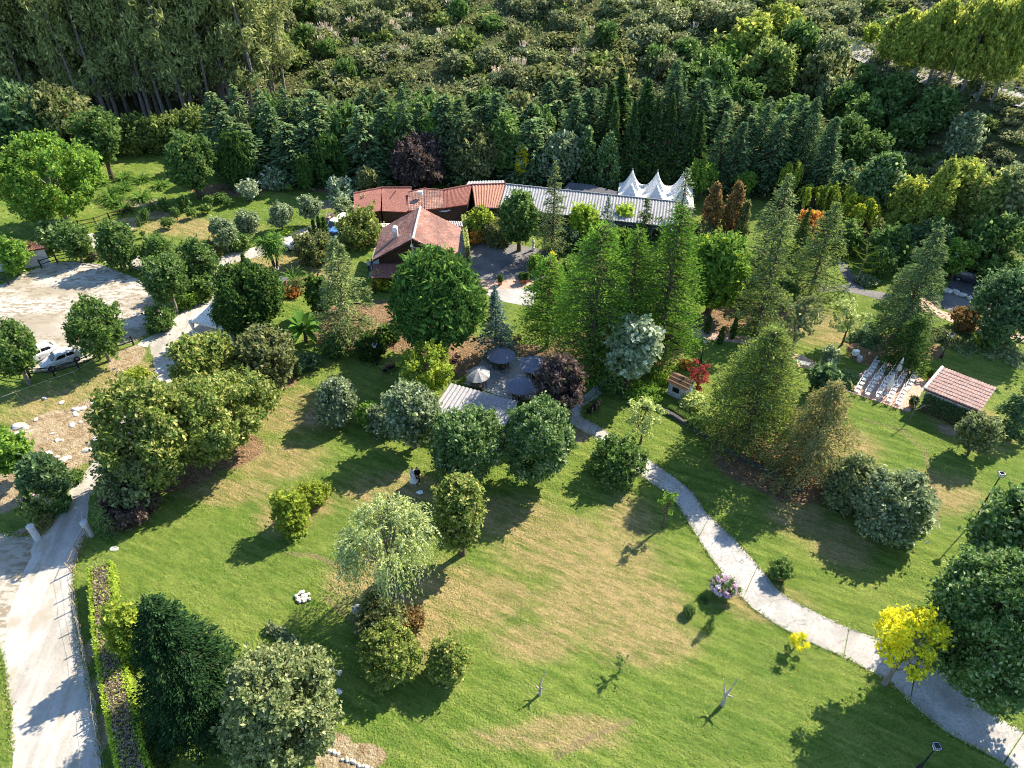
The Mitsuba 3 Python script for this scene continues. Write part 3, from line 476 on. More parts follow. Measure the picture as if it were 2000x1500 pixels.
sheet('asphalt_yard', [(-5.71, 86.96), (-5.10, 89.05), (-2.72, 90.27), (0.71, 89.05), (4.20, 87.55), (6.35, 85.80), (5.60, 80.31), (2.29, 79.53), (-4.25, 79.53), (-5.66, 82.99)], 'asphalt', .010, 'grey asphalt yard right of the house', .12, 4)
sheet('brick_strip', [(-4.58, 79.40), (2.62, 79.53), (3.21, 77.50), (-2.56, 77.00), (-4.83, 77.75)], 'paver', .014, 'pink paved strip below the asphalt yard', .04, 5)
sheet('pale_paving', [(-2.88, 77.00), (3.21, 77.37), (2.47, 72.94), (-0.94, 74.11), (-3.17, 75.90)], 'concrete', .018, 'pale paving below the pink strip', .04, 6)
sheet('house_paving', [(-18.45, 80.31), (-18.76, 85.80), (-19.15, 95.08), (-22.69, 97.62), (-22.90, 98.84), (-1.15, 99.90), (-1.11, 95.08), (-5.89, 94.09), (-5.66, 82.99), (-6.26, 80.31)], 'concrete', .006, 'paving round the red-roofed house', .05, 6)
sheet('parking_lot', [(51.62, 72.71), (53.38, 75.90), (57.84, 81.64), (61.32, 82.31), (65.08, 77.75), (63.53, 71.81), (58.64, 67.48), (56.27, 68.53)], 'asphalt', .010, 'asphalt parking lot at the right', .12, 7)
sheet('parking_pavement', [(49.62, 77.75), (52.95, 75.53), (51.28, 72.26), (56.04, 68.32), (58.64, 66.96), (57.61, 65.64), (54.27, 66.96), (51.07, 70.03), (47.79, 74.11)], 'paver', .02, 'pink pavement along the parking lot', .05, 8)
sheet('asphalt_path', [(38.83, 78.25), (41.42, 78.25), (44.17, 77.00), (46.91, 75.90), (46.16, 74.11), (43.60, 75.53), (40.88, 76.75), (38.24, 76.51)], 'asphalt', .010, 'narrow asphalt path behind the sunny lawn', .08, 9)
sheet('shade_path', [(43.26, 84.10), (44.18, 84.38), (44.03, 79.66), (44.07, 76.75), (42.76, 77.00), (42.59, 79.66)], 'asphalt', .012, 'asphalt path running back between the trees', .08, 10)
sheet('pink_path', [(30.45, 63.48), (31.52, 63.29), (33.13, 61.42), (34.86, 59.34), (35.19, 58.04), (33.88, 57.36), (32.52, 59.61), (30.27, 61.97)], 'paver', .010, 'pink path leading to the wedding terrace', .06, 11)
sheet('shaded_path', [(20.14, 68.53), (25.67, 66.96), (30.99, 65.24), (30.57, 63.87), (24.77, 65.64), (19.84, 66.96)], 'paver', .008, 'pink path in the shade of the feathery conifers', .06, 12)
sheet('wedding_terrace', [(33.69, 57.27), (39.47, 61.79), (41.97, 61.42), (43.37, 58.21), (39.37, 53.46)], 'paver', .05, 'terracotta terrace with rows of white chairs', .02, 13)
# the concrete path: slabs cast one after the other between two edges
PL = np.array([(8.96, 58.04), (5.70, 53.70), (5.60, 52.09), (7.66, 50.02), (9.91, 47.17), (11.87, 44.44), (13.94, 42.00), (14.75, 39.32), (15.67, 36.24), (16.50, 34.03), (17.37, 31.94), (18.80, 30.19), (21.06, 28.44), (23.32, 27.13), (25.76, 25.25), (26.97, 23.30), (28.01, 21.96), (30.61, 20.05), (32.56, 17.98)])
PRt = np.array([(9.35, 56.60), (6.89, 53.93), (6.86, 53.00), (8.34, 51.56), (10.05, 49.60), (12.27, 47.17), (15.74, 42.78), (16.35, 40.84), (17.13, 39.43), (18.30, 37.28), (19.35, 35.00), (20.44, 32.53), (22.40, 30.84), (24.55, 29.47), (26.11, 28.73), (29.86, 25.80), (31.28, 23.47), (32.96, 21.96), (35.07, 20.05)])
cuts = [0, 1.9, 3.05, 5., 7.5, 10., 12.97, 14.6, 17., 18.]
for k in range(len(cuts) - 1):
    t = np.linspace(cuts[k] + .012, cuts[k + 1] - .012, 14); id_ = np.arange(len(PL))
    from scipy.interpolate import PchipInterpolator
    Lp, Rp = PchipInterpolator(id_, PL)(t), PchipInterpolator(id_, PRt)(t); q = .09
    Lp = Lp + q * (meshkit.noise(np.c_[Lp * 1.9, np.zeros(len(t))])[:, None] - .5); Rp = Rp + q * (meshkit.noise(np.c_[Rp * 1.9, np.ones(len(t))])[:, None] - .5)
    part('concrete_path', 'slab', slab(np.vstack([Lp, Rp[::-1]]), -.06, .028 + .006 * (k % 3)), 'concrete')
structure('concrete_path', 'grey concrete garden path sweeping across the lawn')
# terrace of concrete slabs
TC = np.array([(-5.01, 58.04), (-2.81, 63.20), (2.79, 62.53), (5.48, 60.68), (4.47, 56.77), (0.52, 55.13)])
from shapely.geometry import Polygon, box as sbox, LineString, Point
from shapely import affinity
tp = Polygon(TC); ang = math.degrees(math.atan2(*(TC[5] - TC[0])[::-1]))
for gi in range(-6, 7):
    for gj in range(-6, 7):
        c = affinity.rotate(affinity.translate(sbox(.02, .02, 2.98, 2.98), gi * 3., gj * 3.), ang, origin=(0, 0)); c = affinity.translate(c, *TC[0]).intersection(tp)
        if c.area > .3 and c.geom_type == 'Polygon': part('terrace', 'slab', slab(np.array(c.exterior.coords)[:-1], -.05, .03 + .006 * ((gi * 3 + gj) % 3)), 'concrete')
structure('terrace', 'shaded concrete terrace of large slabs under the umbrellas')
# upper road on the embankment, with its guard rail
rp = np.array([(69.6, 176.0), (72.9, 157.3), (75.5, 149.8), (78.2, 143.4), (81.4, 137.8), (83.7, 133.1), (86.1, 129.2), (88.4, 125.4), (91.4, 120.2)]); rp = spline(rp, 3.)
tt = np.gradient(rp, axis=0); tt /= np.linalg.norm(tt, axis=1, keepdims=True); nn = np.c_[tt[:, 1], -tt[:, 0]]
def ribbon(p, n, a, b, lift): return np.r_[np.c_[p + n * a, terrain(*(p + n * a).T) + lift], np.c_[p + n * b, terrain(*(p + n * b).T) + lift]], np.array([[k, k + 1, len(p) + k + 1, len(p) + k] for k in range(len(p) - 1)])
put('upper_road', ribbon(rp, nn, -1.6, 3.2, .5), 'gravel'); structure('upper_road', 'pale road on the embankment behind the poplars')
gr = thing('guard_rail', 'pale guard rail along the upper road at the top right', 'guard rail')
edge = rp - nn * 2.0; ez = terrain(*edge.T)
m = MB(); m.tube(np.c_[edge, ez + .95], .11, 5); m.to(gr, 'rail', 'matte', 'lightgrey')
for k in range(0, len(edge), 2): MB().box([*edge[k], ez[k] + .3], [.1, .1, .7]).to(gr, 'post', 'matte', 'grey')

# ---------------------------------------------------------------- buildings
# the red-roofed house
H0 = thing('red_roofed_house', 'dark timber house with a weathered terracotta gable roof behind the stone pine', 'house')
xl, xr, xm, y0, y1, ze, zr = -17.2, -6.8, -11.95, 78.0, 86.9, 3.55, 6.5
(t1, u1) = tiled([[xm, y1, zr], [xm, y0, zr], [xl, y0, ze], [xl, y1, ze]], .21, .34, seed=1); (t2, u2) = tiled([[xm, y0, zr], [xm, y1, zr], [xr, y1, ze], [xr, y0, ze]], .21, .34, seed=2)
m = MB()
for a, b in ((xl, xm), (xm, xr)):
    za, zb = (ze, zr) if a == xl else (zr, ze); q = np.array([[a, y0 + .05, za - .08], [b, y0 + .05, zb - .08], [b, y1 - .05, zb - .08], [a, y1 - .05, za - .08]]); n = quadnormal(q); P8 = np.vstack([q - n * .16, q]); m.mesh(trimesh.convex.convex_hull(P8))
m.to(H0, 'roof', 'matte', 'darkwood')
part(H0, 'roof__tiles', t1, 'roof_tile', uv=u1); part(H0, 'roof__tiles', t2, 'pale_tile' if False else 'roof_tile', uv=u2 + [200, 90])
for k in (f'{H0}__roof__tiles', f'{H0}__roof__tiles_001'): labels[k] = dict(kind='stuff')
m = MB()
for k in range(24):
    ya = y0 + (y1 - y0) * k / 24; m.tube([[xm, ya, zr + .03], [xm, ya + .42, zr + .07]], [.13, .15], 7)
m.to(H0, 'roof__ridge_tiles', 'matte', 'tinlight')
m = MB(); ww = [[xl + .7, y0 + .6], [xr - .6, y0 + .6], [xr - .6, y1 - .6], [xl + .7, y1 - .6]]
m.mesh(slab(ww, -.05, ze - .12)); m.mesh(trimesh.convex.convex_hull(np.array([[xl + .7, y0 + .6, ze - .12], [xr - .6, y0 + .6, ze - .12], [xm, y0 + .6, zr - .42], [xl + .7, y1 - .6, ze - .12], [xr - .6, y1 - .6, ze - .12], [xm, y1 - .6, zr - .42]])))
m.to(H0, 'wall', 'matte', 'darkwood')
for k, xx in enumerate(np.arange(xl + .85, xr - .7, .22)):     # gable boards
    zt = ze - .2 + (zr - ze - .35) * (1 - abs(xx - xm) / (xm - xl - .2)); MB().box([xx, y0 + .585, (zt + 2.4) / 2], [.17, .05, max(zt - 2.4, .1)]).to(H0, 'wall__board', 'matte', 'darkwood')
m = MB()
for dx in (-.42, 0, .42): m.box([xm + .25 + dx, y0 + .53, 4.6], [.06, .06, .9])
for dz in (-.42, 0, .42): m.box([xm + .25, y0 + .525, 4.6 + dz], [.9, .05, .06])
m.to(H0, 'window__frame', 'gloss', 'white'); MB().box([xm + .25, y0 + .57, 4.6], [.8, .02, .8]).to(H0, 'window__pane', 'tinted_glass')
MB().tube([[xm - .2, y0 - .05, 4.3], [xm - .2, y0 - .05, 7.2]], .035, 6).to(H0, 'mast', 'matte', 'white')
MB().box([xm - .2, y0 - .05, 5.6], [.35, .12, .3]).to(H0, 'siren', 'gloss', 'white')
for s in (-1, 1):
    xa = xl if s < 0 else xr; q = np.array([[xm, y0 - .02, zr], [xa, y0 - .02, ze]]); m = MB(); m.tube(np.array([q[0] - [0, 0, .08], q[1] - [0, 0, .08]]), .07, 4); m.to(H0, 'bargeboard', 'matte', 'darkwood')
chx, chy = -14.55, 81.2; chz = ze + (zr - ze) * (chx - xl) / (xm - xl)
m = MB(); m.box([chx, chy, chz + .45], [.62, .5, 1.5]); m.to(H0, 'chimney', 'matte', 'lightgrey'); m = MB(); m.tube([[chx, chy - .3, chz + 1.2], [chx, chy + .3, chz + 1.2]], .33, 12); m.to(H0, 'chimney__cap', 'matte', 'white')
q = [[-8.2, 78.35, 2.95], [xl + .1, 78.35, 2.95], [xl + .1, 75.9, 2.35], [-8.2, 75.9, 2.35]]; part(H0, 'porch_roof', corrugated(q, .22, .03), 'matte', uv=uvs(len(corrugated(q, .22, .03)[0]), PK.index('redtin')))
for xx in (xl + .3, -14.2, -11.3, -8.5): MB().box([xx, 76.05, 1.15], [.14, .14, 2.3]).to(H0, 'porch_post', 'matte', 'darkwood')
def tin(holder, name, q, pal, pitch=.25, amp=.035):
    g = corrugated(q, pitch, amp); return part(holder, name, g, 'matte', uv=uvs(len(g[0]), PK.index(pal)))
tin(H0, 'side_roof', [(-11.41, 90.66, 2.90), (-6.88, 90.34, 2.90), (-6.65, 89.60, 2.50), (-11.09, 89.91, 2.50)], 'tinlight', .3)
sh = thing('garden_shed', 'small beige lean-to shed at the back left corner of the red-roofed house', 'shed')
q = np.array([(-18.42, 90.96, 2.30), (-16.87, 90.96, 2.30), (-17.04, 89.48, 2.10), (-18.72, 89.48, 2.10)]); MB().mesh(trimesh.convex.convex_hull(np.vstack([q, q - [0, 0, .12]]))).to(sh, 'roof', 'matte', 'offwhite')
MB().mesh(slab((q[:, :2] - q[:, :2].mean(0)) * .9 + q[:, :2].mean(0), -.05, 2.0)).to(sh, 'wall', 'matte', 'palewood')
# the long low building: roof sections side by side, walls under them
LB = thing('long_low_building', 'long low building with red, orange and grey corrugated roof sections', 'building')
secs = [('red', 'redtin', [(-23.01, 97.95, 3.60), (-19.14, 99.96, 3.60), (-18.64, 94.21, 2.70), (-22.00, 92.71, 2.70)], .16), ('red', 'redtin', [(-19.12, 99.85, 3.65), (-14.75, 99.85, 3.65), (-14.88, 93.70, 2.70), (-18.40, 94.04, 2.70)], .16),
 ('tile', '', [(-15.07, 98.08, 3.70), (-12.76, 98.89, 3.90), (-12.47, 94.27, 2.75), (-14.94, 94.15, 2.65)], 0), ('tile', '', [(-12.76, 98.89, 3.90), (-10.20, 98.57, 3.80), (-9.85, 95.06, 2.70), (-12.40, 94.27, 2.75)], 0),
 ('red', 'redtin', [(-10.22, 98.69, 3.75), (-5.91, 100.73, 3.75), (-6.47, 96.04, 2.80), (-9.84, 94.95, 2.75)], .22), ('stripe', 'brick', [(-5.90, 100.61, 3.80), (-0.91, 100.99, 3.80), (-1.98, 95.28, 2.60), (-5.28, 95.62, 2.60)], .42), ('grey', 'tin', [(-0.91, 100.68, 3.85), (24.81, 94.05, 3.85), (23.63, 88.77, 2.60), (-1.83, 95.45, 2.60)], .42)]
for n_, (nm, pal, q, pit) in enumerate(secs):
    q = np.array(q)
    if nm == 'tile':
        tm, tu = tiled(q, .22, .36, .05, .03, seed=5 + n_); k = part(LB, 'roof__tiles', tm, 'roof_tile', uv=tu + 300 * n_); labels[k] = dict(kind='stuff')
        MB().mesh(trimesh.convex.convex_hull(np.vstack([q - [0, 0, .06], q - [0, 0, .2]]))).to(LB, 'roof', 'matte', 'darkred')
    else: k = tin(LB, 'roof', q, pal, pit, .02 if pit < .2 else .05); labels[k] = dict(label=dict(red='smooth dark red', stripe='orange and white striped', grey='grey fibre-cement')[nm] + ' roof section of the long building')
    e0, e1 = q[3], q[2]; b0, b1 = q[0], q[1]; ins = lambda p, o, f: p + (o - p) * f
    base = np.array([ins(e0, b0, .08), ins(e1, b1, .08), b1, b0]); m = MB()
    m.mesh(trimesh.convex.convex_hull(np.vstack([base - [0, 0, .22], np.c_[base[:, :2], np.full(4, -.05)]]))); m.to(LB, 'wall', 'matte', 'darkwood' if n_ < 6 else 'slate')
    m = MB(); m.tube([e0 - [0, 0, .05], e1 - [0, 0, .05]], .06, 5); m.to(LB, 'gutter', 'matte', 'grey' if n_ > 4 else 'darkred')
    m = MB(); m.tube([b0 + [0, 0, .05], b1 + [0, 0, .05]], .12, 6); m.to(LB, 'ridge_cap', 'matte', 'tin' if n_ > 5 else 'redtin')
q0 = np.array(secs[6][2])
for f in np.arange(.08, .98, .07):                       # doors and windows along the front of the grey section
    p = q0[3] * (1 - f) + q0[2] * f; d = unit(q0[2] - q0[3]); n = np.array([d[1], -d[0], 0]); c = p + (q0[0] - q0[3]) * .075 + n * .02; a_ = math.atan2(d[1], d[0])
    MB().box([c[0], c[1], 1.2], [1.1, .05, 1.5], a_).to(LB, 'window__frame', 'matte', 'lightgrey'); c = c + n * .03; MB().box([c[0], c[1], 1.2], [.95, .03, 1.35], a_).to(LB, 'window__pane', 'tinted_glass')
MB().box([*(-13.12, 96.74, 4.20)], [.7, .5, .5]).to(LB, 'chimney', 'matte', 'white'); MB().tube([(-17.07, 99.51, 3.40), (-16.75, 97.64, 4.20)], .06, 6).to(LB, 'flue', 'matte', 'lightgrey')
q = np.array([(-6.85, 101.14, 3.50), (-1.15, 101.71, 3.50), (-1.17, 104.27, 3.00), (-6.62, 103.88, 3.00)]); tin(LB, 'rear_roof', q[[3, 2, 1, 0]], 'tin', .42, .05)
DR = thing('dark_flat_roofed_annex', 'low annex with dark felt roof between the long grey roof and the marquee tents', 'building')
q = np.array([(8.73, 103.97, 2.80), (11.63, 103.19, 2.80), (17.83, 99.52, 2.60), (16.19, 98.89, 2.40), (7.52, 101.61, 2.50)]); MB().mesh(trimesh.convex.convex_hull(np.vstack([q, q - [0, 0, .15]]))).to(DR, 'roof', 'matte', 'slate')
MB().mesh(slab(q[:, :2] * .985 + q[:, :2].mean(0) * .015, -.05, 2.3)).to(DR, 'wall', 'matte', 'darkgrey')
def pagoda(key, c, s, ze, zp, a, walls=(), pal='white', pw=1.75, legs=True):
    """square marquee roof sweeping up to a mast head"""
    n = 17; g = np.linspace(-1, 1, n); u, v = np.meshgrid(g, g, indexing='ij'); r_ = np.maximum(np.abs(u), np.abs(v)); z = ze + (zp - ze) * (1 - r_) ** pw - .12 * (1 - np.abs(u * v)) * (r_ > .9) * 0
    w = np.stack([u * s / 2, v * s / 2, z], -1).reshape(-1, 3); w = rotz(w, a) + [c[0], c[1], 0]; i, j = np.meshgrid(np.arange(n - 1), np.arange(n - 1), indexing='ij'); q = i * n + j
    part(key, 'canopy', (w, np.stack([q, q + n, q + n + 1, q + 1], -1).reshape(-1, 4)), 'cloth', True, uvs(len(w), PK.index(pal)))
    m = MB(); h = s / 2
    for x_, y_, ex, ey in ((0, -h, s, .02), (0, h, s, .02), (-h, 0, .02, s), (h, 0, .02, s)): m.box(rotz([x_, y_, ze - .14], a) + [c[0], c[1], 0], [ex, ey, .3], a)
    m.to(key, 'valance', 'cloth', pal)
    for x_, y_ in ((-1, -1), (1, -1), (1, 1), (-1, 1)): MB().tube([rotz([x_ * h * .985, y_ * h * .985, 0], a) + [c[0], c[1], 0], rotz([x_ * h * .985, y_ * h * .985, ze], a) + [c[0], c[1], 0]], .045, 6).to(key, 'leg', 'matte', 'lightgrey')
    MB().tube([[c[0], c[1], zp - .3], [c[0], c[1], zp + .22]], [.06, .02], 6).to(key, 'finial', 'gloss', 'white')
    for x_, y_, ex, ey in walls: MB().box(rotz([x_ * h * .97, y_ * h * .97, ze / 2], a) + [c[0], c[1], 0], [ex * s * .97 + .02, ey * s * .97 + .02, ze - .25], a).to(key, 'wall', 'cloth', pal)
gap = np.array((21.45, 101.38, 5.60)) - np.array((17.84, 101.97, 5.60)); gs = np.linalg.norm(gap); ga = math.atan2(gap[1], gap[0]); nrm = np.array([math.sin(ga), -math.cos(ga), 0])
where = [('left', 'middle', 'right'), ('rear', 'front')]
for r_ in range(2):
    for c_ in range(3):
        p = np.array((17.84, 101.97, 5.60)) + gap * c_ + nrm * gs * .985 * r_
        k = thing('marquee_tent', f'white pointed marquee tent, {where[0][c_]} one of the {where[1][r_]} row behind the long grey roof', 'tent', 'white pointed marquee tents')
        pagoda(k, p, gs * .98, 2.7, 5.6 if r_ == 0 else 5.1, ga, [(1, 0, 0, 1)] if c_ == 2 else [])
k = thing('white_party_tent', 'white party tent over the gravel drive, half hidden by the dense dark cypress', 'tent')
tc = np.array((-36.01, 66.56, 2.35)); te = np.array((-30.45, 64.43, 2.35)); ta = math.atan2(te[1] - tc[1], te[0] - tc[0]); ts = 5.4; d = np.array([math.cos(ta), math.sin(ta), 0]); nn_ = np.array([-d[1], d[0], 0]); tcen = tc + (d + nn_) * ts / 2
pagoda(k, tcen, ts, 2.35, 5.0, ta, [], 'white', 1.6)
for sx, sy in ((-1, -1), (1, -1), (-1, 1)):
    c = tcen + d * sx * ts * .48 + nn_ * sy * ts * .48; m = MB(); prof = [[.02, 2.25], [.26, 2.2], [.24, 1.9], [.11, 1.25], [.22, .5], [.27, .06], [.02, .05]]; me = trimesh.creation.revolve(np.array(prof), sections=20); v = np.array(me.vertices); an = np.arctan2(v[:, 1], v[:, 0]); v[:, :2] *= (1 + .18 * np.sin(an * 7))[:, None]; m.add(v + [c[0], c[1], 0], me.faces); m.to(k, 'curtain', 'cloth', 'white', True)
GZ = thing('slate_gazebo', 'garden gazebo with a dark slate roof behind the dense dark cypress', 'gazebo')
gc = np.array((-29.60, 74.70)); gc = np.r_[gc, 0]; ga2 = -.35
m = MB(); hs = 1.9; ap = np.array([0, 0, 3.4])
cs = [np.array([x_ * hs, y_ * hs, 2.35]) for x_, y_ in ((-1, -1), (1, -1), (1, 1), (-1, 1))]
for k_ in range(4):
    A_, B_ = cs[k_], cs[(k_ + 1) % 4]
    for s in range(8):
        f0, f1 = s / 8, (s + 1) / 8; q = np.array([A_ * (1 - f1) + ap * f1, B_ * (1 - f1) + ap * f1, B_ * (1 - f0) + ap * f0, A_ * (1 - f0) + ap * f0]); q[2:, 2] += .03; m.add(rotz(q, ga2) + gc, [[0, 1, 2, 3]])
m.to(GZ, 'roof', 'matte', 'slate')
for x_, y_ in ((-1, -1), (1, -1), (1, 1), (-1, 1)): MB().box(rotz([x_ * 1.6, y_ * 1.6, 1.2], ga2) + gc, [.14, .14, 2.4], ga2).to(GZ, 'post', 'matte', 'brick')
# corrugated bar roof beside the terrace
BR = thing('open_bar_shelter', 'open shelter with a grey corrugated roof between the maples and the umbrella terrace', 'shelter')
q = np.array([(-6.03, 54.73, 2.75), (0.58, 51.91, 2.75), (-0.66, 48.74, 2.45), (-7.69, 50.62, 2.45)]); g = corrugated(q, .40, .07); part(BR, 'roof', g, 'matte', uv=uvs(len(g[0]), PK.index('zinc')))
for a_, b_ in ((.03, .06), (.5, .06), (.97, .06), (.03, .94), (.5, .94), (.97, .94)):
    p = (q[0] * (1 - a_) + q[1] * a_) * (1 - b_) + (q[3] * (1 - a_) + q[2] * a_) * b_; MB().box([p[0], p[1], p[2] / 2 - .05], [.13, .13, p[2] - .1]).to(BR, 'post', 'matte', 'darkwood')
for b_ in (.06, .94):
    m = MB(); m.tube([q[0] * (1 - b_) + q[3] * b_ - [0, 0, .14], q[1] * (1 - b_) + q[2] * b_ - [0, 0, .14]], .08, 4); m.to(BR, 'beam', 'matte', 'darkwood')
p0, p1 = q[3] * .9 + q[0] * .1, q[2] * .9 + q[1] * .1; m = MB(); m.mesh(trimesh.convex.convex_hull(np.array([[*(p0[:2]), 0], [*(p1[:2]), 0], [*(p0[:2] + [0, .15]), 0], [*(p1[:2] + [0, .15]), 0], [*(p0[:2]), 1.5], [*(p1[:2]), 1.5], [*(p0[:2] + [0, .15]), 1.5], [*(p1[:2] + [0, .15]), 1.5]]))); m.to(BR, 'wall', 'matte', 'darkgrey')
# pavilion at the right
PV = thing('tiled_pavilion', 'small white pavilion with a pink tiled roof beside the wedding terrace', 'pavilion')
q = np.array([(42.86, 56.58, 3.30), (46.48, 53.24, 3.30), (43.96, 50.72, 2.55), (40.21, 54.10, 2.55)]); tm, tu = tiled(q, .27, .42, .06, .045, seed=9); k = part(PV, 'roof__tiles', tm, 'pale_tile', uv=tu); labels[k] = dict(kind='stuff')
MB().mesh(trimesh.convex.convex_hull(np.vstack([q - [0, 0, .04], q - [0, 0, .2]]))).to(PV, 'roof', 'matte', 'tinlight')
c4 = q.mean(0); w4 = c4 + (q - c4) * [.88, .88, 1] - [0, 0, .2]; MB().mesh(trimesh.convex.convex_hull(np.vstack([w4, np.c_[w4[:, :2], np.full(4, -.05)]]))).to(PV, 'wall', 'matte', 'white')
m = MB(); m.tube([q[0] + [0, 0, .06], q[3] + [0, 0, .06]], .14, 5); m.to(PV, 'verge', 'matte', 'white'); m = MB(); m.tube([q[3] - [0, 0, .1], q[2] - [0, 0, .1]], .07, 5); m.to(PV, 'gutter', 'matte', 'darkred')
# playhouse
PH = thing('wooden_playhouse', 'little grey-white wooden playhouse with a brown tiled roof on the lawn', 'playhouse')
b = np.array((17.24, 55.05)); d = np.array((17.37, 54.93, 1.75)) - np.array((15.73, 56.33, 1.75)); pa = math.atan2(d[1], d[0]); L_, W_ = 1.95, 1.5; nn_ = np.array([-math.sin(pa), math.cos(pa)]); e_ = np.array([math.cos(pa), math.sin(pa)])
pc = np.array((16.54, 55.66, 1.75))[:2] + nn_ * .85
loc = lambda v: rotz(np.atleast_2d(v), pa) + [pc[0], pc[1], 0]
m = MB()
for side in (-1, 1):
    for k_ in range(9): MB().add(*(lambda t: (loc(np.array(t.vertices)), t.faces))(trimesh.creation.box(extents=[L_, .05, .165], transform=trimesh.transformations.translation_matrix([0, side * W_ / 2, .12 + .18 * k_])))).to(PH, 'wall__plank', 'matte', 'lightgrey')
    for k_ in range(9): MB().add(*(lambda t: (loc(np.array(t.vertices)), t.faces))(trimesh.creation.box(extents=[.05, W_ - .06, .165], transform=trimesh.transformations.translation_matrix([side * L_ / 2, 0, .12 + .18 * k_])))).to(PH, 'wall__plank', 'matte', 'lightgrey')
m.mesh(trimesh.Trimesh(loc(np.array(trimesh.creation.box(extents=[L_ - .08, W_ - .08, 1.55]).vertices) + [0, 0, .8]), trimesh.creation.box().faces)); m.to(PH, 'wall', 'matte', 'darkgrey')
for x_, w_ in ((-.1, .75), ):
    tb = trimesh.creation.box(extents=[w_, .06, .6]); MB().add(loc(np.array(tb.vertices) + [x_, -W_ / 2 - .02, 1.0]), tb.faces).to(PH, 'window__frame', 'matte', 'darkwood'); tb = trimesh.creation.box(extents=[w_ - .12, .03, .48]); MB().add(loc(np.array(tb.vertices) + [x_, -W_ / 2 - .045, 1.0]), tb.faces).to(PH, 'window__pane', 'tinted_glass')
for s in (-1, 1):
    qq = loc(np.array([[-L_ / 2 - .2, 0, 2.25], [L_ / 2 + .2, 0, 2.25], [L_ / 2 + .2, s * (W_ / 2 + .25), 1.68], [-L_ / 2 - .2, s * (W_ / 2 + .25), 1.68]]))
    for k_ in range(5):
        f0, f1 = k_ / 5, (k_ + 1) / 5; c = np.array([qq[0] * (1 - f0) + qq[3] * f0, qq[1] * (1 - f0) + qq[2] * f0, qq[1] * (1 - f1) + qq[2] * f1, qq[0] * (1 - f1) + qq[3] * f1]); c[2:, 2] += .035; MB().mesh(trimesh.convex.convex_hull(np.vstack([c, c - [0, 0, .03]]))).to(PH, 'roof__board', 'matte', 'wood' if k_ % 2 else 'darkwood')
# red roof at the left edge
SB = thing('stable_block', 'stable with a red tiled roof at the left edge behind the sand arena', 'stable')
q = np.array([(-69.87, 85.15, 3.20), (-62.87, 83.99, 3.20), (-60.50, 83.55, 2.40), (-67.76, 80.83, 2.30)]); tm, tu = tiled(q, .25, .38, .05, .035, seed=12); k = part(SB, 'roof__tiles', tm, 'roof_tile', uv=tu + 900); labels[k] = dict(kind='stuff')
c4 = q.mean(0); w4 = c4 + (q - c4) * [.9, .9, 1] - [0, 0, .12]; MB().mesh(trimesh.convex.convex_hull(np.vstack([w4, np.c_[w4[:, :2], np.full(4, -.05)]]))).to(SB, 'wall', 'matte', 'lightgrey')
MB().mesh(trimesh.convex.convex_hull(np.vstack([q - [0, 0, .03], q - [0, 0, .14]]))).to(SB, 'roof', 'matte', 'darkred')

